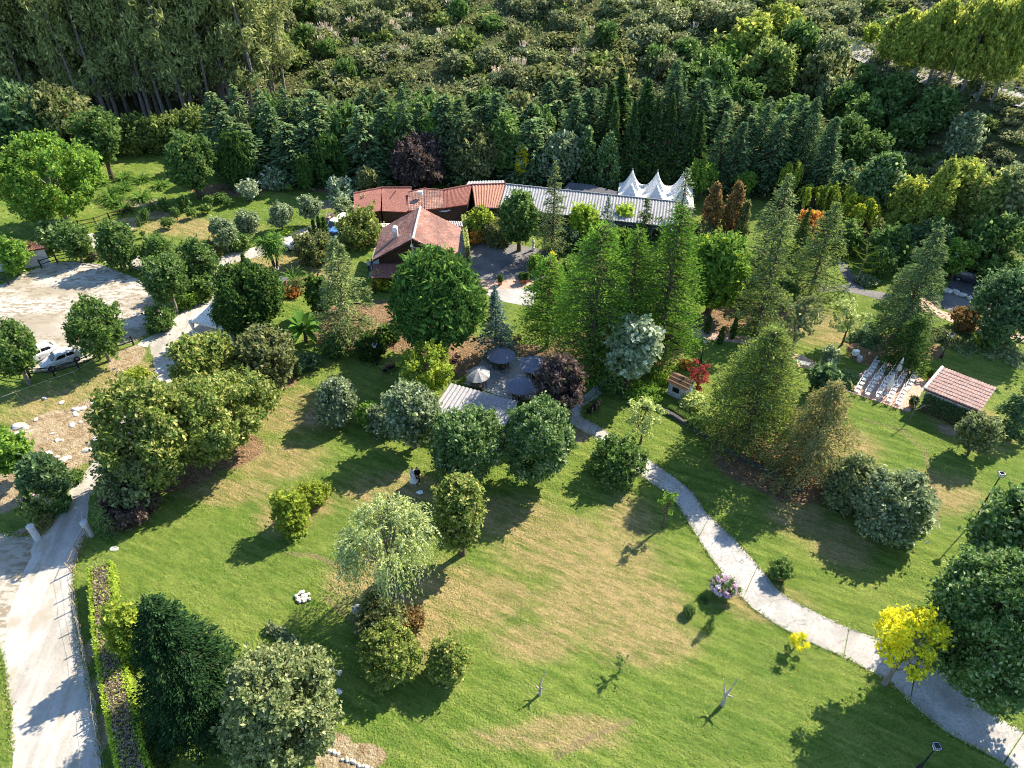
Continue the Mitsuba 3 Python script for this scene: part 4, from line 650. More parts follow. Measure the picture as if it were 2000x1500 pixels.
# ---------------------------------------------------------------- plants that stand singly
PLANTS = [('cone', 'darkfir', -20.21, 23.47, 12.10, 4.20, 'dark_fir_tree', 'tree', 'dark green dense fir in the lower left corner beside the clipped hedge', None, dict(leaf=0.25, cap=42000, z0=0.0)),
 ('oval', 'bluegray', -13.94, 21.15, 9.75, 3.52, 'grey_green_oak_tree', 'tree', 'grey-green dense holm oak standing in front of the dark fir', None, dict(leaf=0.13, cap=30000, clump=0.17, cover=1.1, pal2='scrub', z0=0.05)),
 ('bush', 'yellowgreen', -25.93, 27.22, 6.27, 1.14, 'loose_hedge_bush', 'bush', 'yellow-green loose bush growing out of the hedge beside the dark fir', None, dict(leaf=0.15, cap=5000, pal2='mid')),
 ('weep', 'willow', -8.79, 32.17, 9.86, 4.01, 'weeping_willow_tree', 'tree', 'pale green willow with drooping branches in the middle of the front lawn', None, dict(leaf=0.24, cap=14000, bark='grey', z0=0.42, nl=26, pal2='silver')),
 ('round', 'olive', -9.48, 29.54, 2.36, 1.75, 'grey_bush', 'bush', 'dull grey-green bush at the foot of the pale willow', None, dict(leaf=0.16, cap=2500, z0=0.0)),
 ('round', 'brown', -7.45, 29.91, 1.07, 1.12, 'brown_twiggy_bush', 'bush', 'brown half dead bush right of the willow foot', None, dict(leaf=0.13, cap=1100, z0=0.0)),
 ('bush', 'linden', -8.26, 26.42, 3.88, 2.12, 'cream_tipped_shrub', 'shrub', 'large rounded shrub with pale yellow-green tips below the willow', None, dict(leaf=0.14, cap=11000, pal2='yellowgreen', clump=0.2)),
 ('bush', 'linden', -4.28, 25.97, 3.62, 1.45, 'cream_tipped_shrub', 'shrub', 'smaller rounded shrub with pale yellow-green tips right of its larger twin', None, dict(leaf=0.14, cap=7000, pal2='yellowgreen', clump=0.22)),
 ('bush', 'yellowgreen', -18.06, 38.77, 4.15, 1.17, 'golden_creeping_conifer', 'shrub', 'low yellow-green drooping conifer, nearer clump of the pair on the left lawn', None, dict(leaf=0.22, cap=4200, pal2='lime', clump=0.36)),
 ('bush', 'yellowgreen', -17.10, 42.12, 1.35, 1.45, 'golden_creeping_conifer', 'shrub', 'low yellow-green drooping conifer, farther clump of the pair on the left lawn', None, dict(leaf=0.22, cap=4200, pal2='lime', clump=0.36)),
 ('oval', 'silver', -16.89, 52.33, 4.94, 2.14, 'oval_silver_shrub', 'shrub', 'egg-shaped dark grey-green evergreen standing alone on the left lawn', None, dict(leaf=0.17, cap=7000, clump=0.17, z0=0.0, cover=1.2)),
 ('oval', 'maple', -3.87, 44.44, 8.21, 3.26, 'silver_maple_tree', 'tree', 'dense silvery green maple in front of the corrugated roof, left of its pair', None, dict(leaf=0.2, cap=19000, clump=0.18, z0=0.08, pal2='silver')),
 ('oval', 'maple', 2.24, 44.25, 9.33, 3.06, 'silver_maple_tree', 'tree', 'dense silvery green maple in front of the corrugated roof, right of its pair', None, dict(leaf=0.2, cap=19000, clump=0.18, z0=0.08, pal2='silver')),
 ('round', 'silver', -9.06, 48.61, 7.68, 2.21, 'grey_poplar_tree', 'tree', 'loose grey-green tree leaning over the left end of the corrugated roof', None, dict(leaf=0.25, cap=6500, clump=0.26, z0=0.1, pal2='mid')),
 ('bush', 'silver', -12.32, 51.09, 2.56, 1.52, 'grey_leaved_shrub', 'shrub', 'silvery shrub between the bright low bush and the corrugated roof', None, dict(leaf=0.2, cap=2200)),
 ('bush', 'fresh', -13.72, 51.85, 2.33, 1.09, 'bright_low_bush', 'bush', 'bright green low rounded bush in the shade left of the silvery shrub', None, dict(leaf=0.16, cap=2000)),
 ('airy', 'yellowgreen', -8.44, 55.37, 6.18, 2.96, 'yellow_green_cherry_tree', 'tree', 'open yellow-green tree behind the corrugated roof beside garden chairs', None, dict(leaf=0.26, cap=6000, nl=60, clump=0.24, pal2='fresh')),
 ('round', 'copper', 4.43, 52.24, 7.18, 2.31, 'bronze_leaved_tree', 'tree', 'bronze and grey leaved tree right of the terrace umbrellas', None, dict(leaf=0.25, cap=6500, z0=0.12, pal2='olive', clump=0.24)),
 ('round', 'linden', -3.98, 36.14, 8.79, 1.93, 'young_lime_tree', 'tree', 'young leafy tree with drooping pale leaves beside the willow and the couple', None, dict(leaf=0.22, cap=8500, z0=0.12, clump=0.22, pal2='maple')),
 ('bush', 'mid', 9.34, 45.05, 3.15, 2.36, 'fine_leaved_bush', 'bush', 'round feathery green bush on the lawn beside the concrete path', None, dict(leaf=0.17, cap=6500, cover=1.0, pal2='cedar')),
 ('airy', 'fresh', 12.50, 38.88, 4.34, 0.83, 'young_sapling', 'tree', 'slender sapling with a small green crown on the lawn left of the path', None, dict(leaf=0.2, cap=420, nl=9, z0=0.55, clump=0.4)),
 ('globe', 'mid', 13.04, 30.64, 0.80, 0.47, 'clipped_ball_bush', 'bush', 'small clipped ball of box, left of the pair near the flower pot', None, dict(leaf=0.08, cap=1800)),
 ('cone', 'yew', 14.28, 29.39, 1.85, 0.47, 'clipped_cone_bush', 'bush', 'small dark clipped cone of box, right of the pair near the flower pot', None, dict(leaf=0.09, cap=1600, z0=0.0)),
 ('bush', 'mid', 14.44, 31.81, 0.12, 0.38, 'low_grass_tuft', 'plant', 'low green tuft in the shadow of the hydrangea pot', None, dict(leaf=0.12, cap=260)),
 ('airy', 'gold', 19.92, 27.80, 1.89, 0.68, 'small_yellow_maple', 'shrub', 'small bright yellow maple shrub on the lawn below the path', None, dict(leaf=0.16, cap=900, nl=14, z0=0.2, clump=0.4)),
 ('airy', 'gold', 25.27, 25.25, 8.03, 2.09, 'yellow_maple_tree', 'tree', 'bright yellow maple beside the concrete path at the lower right', None, dict(leaf=0.27, cap=3600, nl=34, z0=0.32, clump=0.3, pal2='yellowgreen', bark='grey')),
 ('round', 'maple', 31.19, 25.43, 12.55, 4.43, 'dark_maple_tree', 'tree', 'big dark green leafy tree cut by the right edge beside the path', None, dict(leaf=0.2, cap=42000, z0=0.03, clump=0.19, pal2='mid')),
 ('round', 'maple', 36.11, 31.27, 12.81, 3.75, 'pale_maple_tree', 'tree', 'big pale green leafy tree at the right edge behind the dark leafy one', None, dict(leaf=0.2, cap=17000, z0=0.05, clump=0.19, pal2='silver')),
 ('airy', 'mid', 7.40, 26.10, 2.10, 0.56, 'thin_feathery_sapling', 'tree', 'thin feathery sapling on the open front lawn', None, dict(leaf=0.16, cap=130, nl=9, z0=0.1, clump=0.3)),
 ('bush', 'bluegray', 28.56, 41.66, 4.65, 2.33, 'variegated_shrub', 'shrub', 'grey-green shrub with small leaves, left half of the shrub mass by the right lawn', None, dict(leaf=0.18, cap=6000, pal2='scrub', clump=0.2)),
 ('bush', 'silver', 30.85, 38.89, 5.46, 2.90, 'broad_leaved_shrub', 'shrub', 'big silvery shrub with broad leaves, right half of the shrub mass by the right lawn', None, dict(leaf=0.22, cap=8000, pal2='silver', clump=0.2)),
 ('meta', 'bank', 21.72, 48.61, 13.27, 5.50, 'feathery_pine_tree', 'tree', 'large soft pale green pine right of the playhouse', None, dict(leaf=0.27, cap=34000, z0=0.06, pal2='yellowgreen')),
 ('spread', 'fir', 39.96, 66.41, 0.60, 1.91, 'low_dark_conifer', 'shrub', 'low dark blue-green spreading conifer beside the bluish tree', None, dict(leaf=0.3, cap=2200)),
 ('cedar', 'rusty', 26.21, 45.08, 10.69, 5.17, 'rusty_conifer_tree', 'tree', 'rust brown and green spreading conifer in front of the soft pale pine', None, dict(leaf=0.27, cap=24000, z0=0.03, pal2='olive')),
 ('round', 'whiteleaf', 11.77, 56.77, 8.81, 2.42, 'white_leaved_catalpa_tree', 'tree', 'tree with large shining white-green leaves behind the playhouse lawn', None, dict(leaf=0.4, cap=2600, z0=0.22, clump=0.22, pal2='whiteleaf', cover=1.0)),
 ('bush', 'maple', 10.29, 57.26, 1.80, 1.21, 'white_hydrangea_bush', 'bush', 'hydrangea bush with greenish white heads at the path corner', None, dict(leaf=0.2, cap=1500, pal2='willow')),
 ('bush', 'fresh', 13.28, 55.86, 1.08, 2.13, 'bright_laurel_bush', 'bush', 'bright glossy green laurel bush left of the playhouse', None, dict(leaf=0.22, cap=4200, pal2='lime')),
 ('airy', 'willow', 12.08, 49.03, 5.38, 1.83, 'pale_yellow_sapling', 'tree', 'young tree with pale yellowish leaves below the bright laurel bush', None, dict(leaf=0.24, cap=900, nl=34, z0=0.3, clump=0.22)),
 ('airy', 'red', 18.98, 57.02, 3.37, 1.19, 'red_maple_bush', 'bush', 'dark red Japanese maple behind the playhouse', None, dict(leaf=0.2, cap=1400, nl=22, z0=0.15)),
 ('bush', 'lime', 15.61, 58.32, 1.08, 0.75, 'pale_lime_shrub', 'shrub', 'small pale lime shrub between the laurel bush and the playhouse', None, dict(leaf=0.15, cap=900)),
 ('bush', 'willow', 17.98, 54.56, 1.30, 1.02, 'pale_cream_shrub', 'shrub', 'pale cream-green shrub on the right side of the playhouse', None, dict(leaf=0.16, cap=1300)),
 ('bush', 'orange', 18.61, 60.84, 0.86, 0.55, 'orange_leaved_shrub', 'shrub', 'small orange-green shrub left of the red maple', None, dict(leaf=0.16, cap=400, pal2='fresh')),
 ('bush', 'mid', 17.94, 51.32, 1.15, 0.94, 'small_round_bush', 'bush', 'small round bush at the dark edging wall below the pale pine', None, dict(leaf=0.15, cap=1200)),
 ('round', 'bluegray', 42.12, 47.51, 4.39, 1.71, 'small_grey_tree', 'tree', 'small grey-leaved round tree casting a dark shadow below the pavilion', None, dict(leaf=0.22, cap=3600, z0=0.2, clump=0.26, pal2='silver')),
 ('cedar', 'fir', 47.83, 50.75, 6.66, 2.52, 'edge_cedar_tree', 'tree', 'dark cedar with flat boughs at the right edge beyond the pavilion', None, dict(leaf=0.4, cap=5000, z0=0.02)),
 ('round', 'fir', 54.47, 65.61, 8.54, 3.63, 'dark_laurel_tree', 'tree', 'big dark glossy tree at the right edge behind the low junipers', None, dict(leaf=0.3, cap=7000, z0=0.0, pal2='mid')),
 ('round', 'brown', 51.96, 68.37, 2.48, 1.47, 'rusty_bush', 'bush', 'rust brown rounded bush on the verge beside the parking lot', None, dict(leaf=0.2, cap=2200, z0=0.0)),
 ('spread', 'olive', 49.13, 66.30, 0.86, 1.73, 'creeping_juniper', 'shrub', 'grey-green creeping juniper behind the lamp post by the pavilion lawn', None, dict(leaf=0.34, cap=1500)),
 ('spread', 'cedar', 51.42, 65.05, 0.05, 2.58, 'creeping_juniper', 'shrub', 'wide grey-green creeping juniper right of the lamp post', None, dict(leaf=0.34, cap=2200)),
 ('spread', 'bluegray', 54.49, 63.44, 0.36, 2.25, 'creeping_juniper', 'shrub', 'blue-grey creeping juniper at the right edge below the dark glossy tree', None, dict(leaf=0.34, cap=2000)),
 ('bush', 'yellowgreen', 52.81, 65.08, 1.28, 1.03, 'yellow_green_shrub', 'shrub', 'small yellow-green shrub among the creeping junipers', None, dict(leaf=0.2, cap=900)),
 ('cone', 'yew', 41.63, 60.68, 6.63, 3.13, 'dark_broad_conifer', 'tree', 'dark green broad conifer shading the white wedding chairs', None, dict(leaf=0.3, cap=9000, z0=0.0)),
 ('cedar', 'cedar', 43.61, 66.45, 13.40, 4.83, 'tall_dark_cedar_tree', 'tree', 'tall dark cedar behind the wedding terrace', None, dict(leaf=0.36, cap=14000, z0=0.03, pal2='fir')),
 ('airy', 'bluegray', 30.53, 63.10, 8.65, 2.00, 'bluish_sparse_tree', 'tree', 'thin bluish almost bare conifer behind the pale pine', None, dict(leaf=0.16, cap=1500, nl=60, z0=0.15, clump=0.22, bark='grey')),
 ('airy', 'willow', 36.85, 65.04, 5.56, 2.01, 'pale_birch_sapling', 'tree', 'slim pale green young tree on the sunny lawn behind the terrace', None, dict(leaf=0.2, cap=1000, nl=26, z0=0.35, clump=0.3)),
 ('bush', 'fir', 31.46, 56.15, 3.41, 1.29, 'dark_glossy_shrub', 'shrub', 'shrub with large dark glossy leaves left of the terrace', None, dict(leaf=0.36, cap=700, pal2='silver')),
 ('spread', 'cedar', 34.82, 58.82, 0.93, 1.55, 'spreading_yew_bush', 'shrub', 'spreading green yew at the near left corner of the terrace', None, dict(leaf=0.28, cap=1800)),
 ('bush', 'silver', 33.89, 60.97, 2.42, 0.76, 'grey_tipped_shrub', 'shrub', 'narrow shrub with grey tips beside the white bench', None, dict(leaf=0.2, cap=700)),
 ('bush', 'silver', 44.85, 78.69, 0.79, 1.56, 'silver_leaved_bush', 'bush', 'silver-leaved bush against the tall dark cedar', None, dict(leaf=0.22, cap=1200, pal2='mid')),
 ('cedar', 'cedar', 28.10, 67.69, 13.93, 4.12, 'light_cedar_tree', 'tree', 'tall light green cedar right of the golden thuja', None, dict(leaf=0.36, cap=9000, z0=0.03, pal2='yellowgreen')),
 ('cedar', 'cedar', 36.58, 75.29, 12.56, 4.45, 'light_cedar_tree', 'tree', 'light green cedar with a visible leaning stem beside the lawn', None, dict(leaf=0.36, cap=8000, z0=0.1, pal2='yellowgreen')),
 ('cedar', 'cedar', 33.64, 82.99, 12.67, 4.57, 'light_cedar_tree', 'tree', 'tall light green cedar behind two others, right of the brown columns', None, dict(leaf=0.42, cap=6500, z0=0.03, pal2='willow')),
 ('spruce', 'yew', 35.92, 80.31, 9.48, 2.10, 'dark_spruce_tree', 'tree', 'dark narrow spruce between two light cedars', None, dict(leaf=0.38, cap=4200, z0=0.03)),
 ('round', 'orange', 40.15, 88.74, 5.45, 1.38, 'orange_leaved_tree', 'tree', 'small tree with orange autumn leaves among the cedars', None, dict(leaf=0.3, cap=1000, pal2='gold')),
 ('round', 'fresh', 23.38, 71.76, 11.56, 3.41, 'golden_thuja_tree', 'tree', 'broad thuja with golden green tips right of the bright feathery trees', None, dict(leaf=0.3, cap=9000, z0=0.0, clump=0.17, pal2='gold', cover=1.1)),
 ('column', 'brown', 27.89, 92.63, 7.08, 1.29, 'brown_column_cypress', 'tree', 'dying brown columnar cypress, left of the brown group', None, dict(leaf=0.26, cap=2600, z0=0.0)),
 ('column', 'brown', 30.91, 92.63, 7.15, 1.37, 'brown_column_cypress', 'tree', 'dying brown columnar cypress, middle of the brown group', None, dict(leaf=0.26, cap=2600, z0=0.0)),
 ('column', 'olive', 32.05, 91.05, 5.27, 0.93, 'brown_column_cypress', 'tree', 'short half green columnar cypress, right of the brown group', None, dict(leaf=0.26, cap=1500, z0=0.0)),
 ('weep', 'yellowgreen', 41.63, 102.08, 7.44, 1.98, 'yellow_weeping_willow', 'tree', 'small yellow weeping willow farthest back in the dark conifers', None, dict(leaf=0.42, cap=2600, z0=0.5)),
 ('weep', 'yellowgreen', 43.69, 97.62, 5.21, 2.45, 'yellow_weeping_willow', 'tree', 'yellow weeping willow behind the light cedars', None, dict(leaf=0.42, cap=2600, z0=0.5)),
 ('weep', 'yellowgreen', 46.37, 95.08, 6.80, 2.39, 'yellow_weeping_willow', 'tree', 'yellow weeping willow left of the broad weeping one', None, dict(leaf=0.42, cap=2800, z0=0.5)),
 ('weep', 'yellowgreen', 47.79, 91.52, 6.61, 2.75, 'yellow_weeping_willow', 'tree', 'broad golden weeping willow in front of the poplars', None, dict(leaf=0.42, cap=3600, z0=0.5, pal2='gold')),
 ('globe', 'mid', 47.16, 80.71, 3.94, 1.76, 'ball_clipped_evergreen', 'tree', 'dark ball-shaped evergreen behind the asphalt path', None, dict(leaf=0.22, cap=2600)),
 ('column', 'poplar', 55.37, 87.25, 12.03, 2.11, 'columnar_poplar_tree', 'tree', 'tall columnar poplar with yellow-green fronds at the right', None, dict(leaf=0.36, cap=5200, z0=0.02, pal2='fresh')),
 ('oval', 'maple', 51.32, 95.08, 11.33, 2.99, 'round_poplar_tree', 'tree', 'silver-edged poplar in front of the dark ravine', None, dict(leaf=0.36, cap=5000, z0=0.05, pal2='silver')),
 ('oval', 'poplar', 53.63, 90.27, 9.89, 2.55, 'yellow_poplar_tree', 'tree', 'yellow-green poplar left of the columnar one', None, dict(leaf=0.36, cap=4200, z0=0.05)),
 ('oval', 'poplar', 59.27, 90.27, 13.62, 2.65, 'mottled_poplar_tree', 'tree', 'tall poplar with mottled yellow leaves right of the columnar one', None, dict(leaf=0.36, cap=5000, z0=0.03, pal2='fresh')),
 ('oval', 'linden', 61.33, 85.80, 12.26, 3.29, 'broad_poplar_tree', 'tree', 'broad mottled poplar with yellow leaves near the right edge', None, dict(leaf=0.36, cap=6000, z0=0.03, pal2='poplar')),
 ('oval', 'bluegray', 63.34, 84.38, 14.92, 2.89, 'grey_poplar_at_edge', 'tree', 'greyish poplar cut by the right edge above the parking lot', None, dict(leaf=0.36, cap=5000, z0=0.03, pal2='silver')),
 ('round', 'fresh', 55.93, 79.27, 5.57, 1.60, 'bright_small_tree', 'tree', 'bright green small tree between the tall dark cedar and the parking lot', None, dict(leaf=0.28, cap=2400, pal2='silver')),
 ('oval', 'mid', 60.01, 79.27, 8.20, 3.16, 'dark_parking_tree', 'tree', 'dark green tree overhanging the parked car', None, dict(leaf=0.36, cap=4500, z0=0.12)),
 ('round', 'fir', 54.06, 82.99, 5.68, 2.64, 'dark_backdrop_tree', 'tree', 'dark tree behind the bright small tree by the parking lot', None, dict(leaf=0.36, cap=3500, z0=0.05)),
 ('round', 'mid', 48.89, 82.99, 5.13, 2.31, 'dull_green_tree', 'tree', 'dull green tree between the ball evergreen and the columnar poplar', None, dict(leaf=0.36, cap=3000, z0=0.05, pal2='silver')),
 ('meta', 'meta', 12.09, 62.06, 15.55, 4.65, 'bright_feathery_conifer', 'tree', 'bright green feathery conifer squeezed between the broadest and the pointed one', None, dict(leaf=0.3, cap=15000, z0=0.03, pal2='fresh')),
 ('meta', 'meta', 8.39, 60.50, 16.83, 6.54, 'bright_feathery_conifer', 'tree', 'huge bright green feathery conifer, broadest of the four', None, dict(leaf=0.3, cap=24000, z0=0.04, pal2='fresh')),
 ('meta', 'meta', 15.90, 62.35, 17.80, 4.95, 'bright_feathery_conifer', 'tree', 'tall bright green feathery conifer with a pointed top, rightmost of the four', None, dict(leaf=0.3, cap=19000, z0=0.03, pal2='fresh')),
 ('meta', 'meta', 3.89, 64.65, 11.22, 4.12, 'bright_feathery_conifer', 'tree', 'smallest bright green feathery conifer with a bare lower trunk, leftmost of the four', None, dict(leaf=0.28, cap=12000, z0=0.16, pal2='fresh')),
 ('pine', 'pine', -7.78, 62.35, 12.24, 5.94, 'stone_pine_tree', 'tree', 'big umbrella-shaped stone pine in front of the red-roofed house', None, dict(leaf=0.22, cap=22000, z0=0.26)),
 ('cedar', 'cedar', -18.10, 65.64, 13.01, 4.47, 'grey_green_cedar_tree', 'tree', 'broad grey-green cedar left of the stone pine', None, dict(leaf=0.34, cap=11000, z0=0.05, pal2='olive')),
 ('spruce', 'spruce', -1.76, 63.29, 8.79, 2.81, 'blue_spruce_tree', 'tree', 'blue-green spruce between the stone pine and the bright feathery conifers', None, dict(leaf=0.3, cap=7000, z0=0.02)),
 ('round', 'yew', -29.37, 67.25, 9.00, 4.14, 'dense_dark_cypress', 'tree', 'dense dark green round cypress hiding the white tent', None, dict(leaf=0.22, cap=15000, z0=0.0, clump=0.14, pal2='mid')),
 ('round', 'olive', -24.62, 57.02, 7.20, 2.95, 'mottled_magnolia_tree', 'tree', 'mottled grey-green magnolia between the dark cypress and the front lawn', None, dict(leaf=0.3, cap=7000, z0=0.05, clump=0.22, pal2='silver')),
 ('round', 'linden', -29.40, 54.72, 7.85, 3.51, 'lime_tree', 'tree', 'leafy tree with yellowish leaf tips, farthest of the large left clump', None, dict(leaf=0.3, cap=8000, z0=0.12, clump=0.2, pal2='maple')),
 ('round', 'linden', -26.03, 47.72, 8.55, 4.75, 'lime_tree', 'tree', 'largest leafy tree with yellowish leaf tips at the edge of the front lawn', None, dict(leaf=0.24, cap=19000, z0=0.12, clump=0.16, pal2='maple')),
 ('round', 'linden', -30.36, 43.82, 10.90, 4.03, 'lime_tree', 'tree', 'leafy tree with yellowish leaf tips, nearest the rocky bank', None, dict(leaf=0.24, cap=17000, z0=0.1, clump=0.17, pal2='maple')),
 ('airy', 'yellowgreen', -37.44, 55.94, 3.78, 1.69, 'pale_bank_shrub', 'shrub', 'pale yellow-green thin shrub at the upper edge of the rocky bank', None, dict(leaf=0.2, cap=1600, nl=34, z0=0.05)),
 ('round', 'bluegray', -32.05, 41.82, 6.63, 2.50, 'dark_grey_tree', 'tree', 'dark blue-grey leaved tree beside the drive gate', None, dict(leaf=0.25, cap=6500, z0=0.08, pal2='olive')),
 ('round', 'copper', -32.28, 40.31, 2.52, 2.40, 'purple_leaved_shrub', 'shrub', 'dark purple-grey shrub below the blue-grey tree by the gate', None, dict(leaf=0.2, cap=5500, z0=0.0, pal2='bluegray')),
 ('cone', 'mid', -33.03, 38.17, 3.78, 1.06, 'small_spruce', 'tree', 'small green spruce right of the iron gate', None, dict(leaf=0.2, cap=1800, z0=0.0, pal2='cedar')),
 ('bush', 'bank', -39.67, 40.32, 2.40, 1.67, 'oleander_bush', 'bush', 'oleander with pink flowers left of the iron gate', None, dict(leaf=0.2, cap=4500, pal2='pink')),
 ('pine', 'fir', -39.70, 42.18, 4.68, 2.16, 'young_pine_bush', 'shrub', 'young bushy pine left of the drive above the oleander', None, dict(leaf=0.3, cap=5000, z0=0.05)),
 ('round', 'fresh', -43.57, 44.44, 5.95, 1.46, 'edge_bank_tree', 'tree', 'bright green small tree at the left edge of the rocky bank', None, dict(leaf=0.22, cap=3200, z0=0.15)),
 ('bush', 'mid', -38.97, 44.12, 0.76, 1.00, 'drive_side_bush', 'bush', 'dark low bush on the left verge of the shaded drive', None, dict(leaf=0.2, cap=1500)),
 ('bush', 'mid', -38.34, 41.02, 1.21, 0.78, 'drive_edge_bush', 'bush', 'dark small bush on the drive edge right of the oleander', None, dict(leaf=0.2, cap=1200)),
 ('round', 'mid', -43.67, 62.06, 6.96, 2.64, 'ash_tree', 'tree', 'round ash tree with a bare trunk at the near rail fence of the sand arena', None, dict(leaf=0.26, cap=6500, z0=0.25, pal2='fresh', bark='grey')),
 ('round', 'mid', -50.25, 58.04, 6.84, 2.16, 'ash_tree', 'tree', 'round ash tree over the parked white car at the left edge', None, dict(leaf=0.26, cap=5500, z0=0.28, pal2='fresh', bark='grey')),
 ('round', 'mid', -39.88, 71.58, 7.22, 2.25, 'ash_tree', 'tree', 'tall ash tree at the right end of the sand arena', None, dict(leaf=0.26, cap=5500, z0=0.25, pal2='silver', bark='grey')),
 ('round', 'mid', -38.57, 77.50, 6.46, 1.94, 'ash_tree', 'tree', 'ash tree growing out of a hedge beside the bend of the drive', None, dict(leaf=0.28, cap=4500, z0=0.12, pal2='silver', bark='grey')),
 ('round', 'mid', -50.69, 82.45, 6.18, 2.23, 'ash_tree', 'tree', 'ash tree at the far rail fence, nearest the orchard lawn', None, dict(leaf=0.28, cap=4500, z0=0.1, pal2='silver', bark='grey')),
 ('round', 'mid', -46.16, 82.99, 4.16, 1.86, 'ash_tree', 'tree', 'ash tree between the orchard lawn fence and the sand arena', None, dict(leaf=0.28, cap=3200, z0=0.12, pal2='fresh', bark='grey')),
 ('round', 'mid', -57.26, 84.38, 5.26, 1.87, 'ash_tree', 'tree', 'ash tree behind the left part of the far rail fence', None, dict(leaf=0.28, cap=3500, z0=0.12, pal2='silver', bark='grey')),
 ('round', 'fresh', -63.34, 80.97, 5.23, 1.82, 'ash_tree', 'tree', 'bright ash tree in front of the red roof at the left edge', None, dict(leaf=0.28, cap=3500, z0=0.1, bark='grey')),
 ('airy', 'olive', -62.54, 83.68, 3.19, 0.87, 'young_ash_sapling', 'tree', 'thin sapling before the red roof at the left edge', None, dict(leaf=0.22, cap=420, nl=12, z0=0.4)),
 ('bush', 'maple', -62.97, 88.24, 3.47, 2.16, 'broadleaf_bush', 'bush', 'broad-leaved bright bush beside the red roof', None, dict(leaf=0.3, cap=1800)),
 ('bush', 'mid', -40.52, 68.76, 2.33, 1.77, 'arena_corner_shrub', 'shrub', 'spiky green shrub at the near corner of the sand arena', None, dict(leaf=0.28, cap=2400, pal2='fresh')),
 ('bush', 'fresh', -38.99, 73.54, 1.87, 1.36, 'drive_bend_shrub', 'shrub', 'yellow-green shrub on the verge of the drive bend', None, dict(leaf=0.24, cap=1500)),
 ('bush', 'mid', -37.90, 75.08, 2.98, 1.62, 'drive_bend_hedge', 'bush', 'dark hedge bush under the ash tree at the bend of the drive', None, dict(leaf=0.24, cap=1800)),
 ('bush', 'olive', -40.68, 85.61, 1.89, 1.58, 'orchard_edge_bush', 'bush', 'dull green bush at the lower edge of the orchard lawn', None, dict(leaf=0.24, cap=1800)),
 ('bush', 'mid', -37.28, 87.96, 1.89, 1.68, 'dark_drive_bush', 'bush', 'dark rounded bush under the laurel standards beside the drive', None, dict(leaf=0.24, cap=2000)),
 ('bush', 'olive', -55.76, 85.16, 1.00, 0.82, 'fence_bush', 'bush', 'small bush behind the far rail fence', None, dict(leaf=0.2, cap=500)),
 ('airy', 'fresh', -64.02, 94.74, 13.57, 6.91, 'walnut_tree', 'tree', 'large spreading walnut tree with pale boughs at the left', None, dict(leaf=0.33, cap=16000, nl=170, z0=0.1, clump=0.19, pal2='yellowgreen', bark='pale', cover=1.1)),
 ('round', 'mid', -65.40, 111.97, 11.59, 3.15, 'ivy_clad_oak', 'tree', 'dark oak with a leaning trunk right of the walnut tree', None, dict(leaf=0.36, cap=4500, z0=0.2, pal2='olive')),
 ('round', 'fir', -78.13, 116.76, 12.98, 5.03, 'dark_oak_tree', 'tree', 'dark oak behind the walnut tree, nearest the left edge', None, dict(leaf=0.4, cap=4500, z0=0.0, pal2='mid')),
 ('round', 'olive', -73.62, 117.66, 12.55, 4.64, 'dark_oak_tree', 'tree', 'olive-tinted oak behind the walnut tree', None, dict(leaf=0.4, cap=4500, z0=0.0, pal2='mid')),
 ('round', 'mid', -82.71, 114.74, 10.83, 3.16, 'dark_oak_tree', 'tree', 'oak cut by the left edge above the walnut tree', None, dict(leaf=0.4, cap=3200, z0=0.0)),
 ('round', 'mid', -48.33, 104.33, 11.44, 3.21, 'yellowing_hornbeam_tree', 'tree', 'leafy tree with yellowing right side on the orchard lawn', None, dict(leaf=0.32, cap=7000, z0=0.05, clump=0.2, pal2='linden')),
 ('bush', 'bank', -54.82, 127.82, 4.89, 3.67, 'bank_bush', 'bush', 'rounded bush behind the yellowing tree at the forest edge', None, dict(leaf=0.36, cap=2200, pal2='olive')),
 ('bush', 'bank', -68.78, 123.46, 5.57, 2.76, 'bamboo_clump', 'bush', 'yellow-green bamboo-like bush in the long thicket below the eucalyptus forest', 'bushes of the long thicket', dict(leaf=0.36, cap=2600, pal2='yellowgreen')),
 ('bush', 'bank', -65.39, 124.36, 5.69, 3.14, 'bamboo_clump', 'bush', 'yellow-green bamboo-like bush in the long thicket below the eucalyptus forest', 'bushes of the long thicket', dict(leaf=0.36, cap=2600, pal2='yellowgreen')),
 ('bush', 'bank', -61.68, 125.12, 5.52, 3.15, 'bamboo_clump', 'bush', 'yellow-green bamboo-like bush in the long thicket below the eucalyptus forest', 'bushes of the long thicket', dict(leaf=0.36, cap=2600, pal2='yellowgreen')),
 ('bush', 'bank', -58.57, 125.78, 5.66, 3.16, 'bamboo_clump', 'bush', 'yellow-green bamboo-like bush in the long thicket below the eucalyptus forest', 'bushes of the long thicket', dict(leaf=0.36, cap=2600, pal2='yellowgreen')),
 ('bush', 'bank', -55.29, 126.55, 6.51, 3.26, 'bamboo_clump', 'bush', 'yellow-green bamboo-like bush in the long thicket below the eucalyptus forest', 'bushes of the long thicket', dict(leaf=0.36, cap=2600, pal2='yellowgreen')),
 ('flame', 'yew', -42.95, 108.90, 8.60, 3.69, 'upright_yew', 'tree', 'broadest dark upright yew, leftmost of the yew group', None, dict(leaf=0.34, cap=6000, clump=0.2, z0=0.0)),
 ('flame', 'yew', -42.84, 117.69, 8.14, 2.47, 'upright_yew', 'tree', 'dark upright yew behind the broadest one', None, dict(leaf=0.34, cap=6000, clump=0.2, z0=0.0)),
 ('flame', 'yew', -39.38, 114.46, 8.56, 2.59, 'upright_yew', 'tree', 'dark upright yew second from left in the group', None, dict(leaf=0.34, cap=6000, clump=0.2, z0=0.0)),
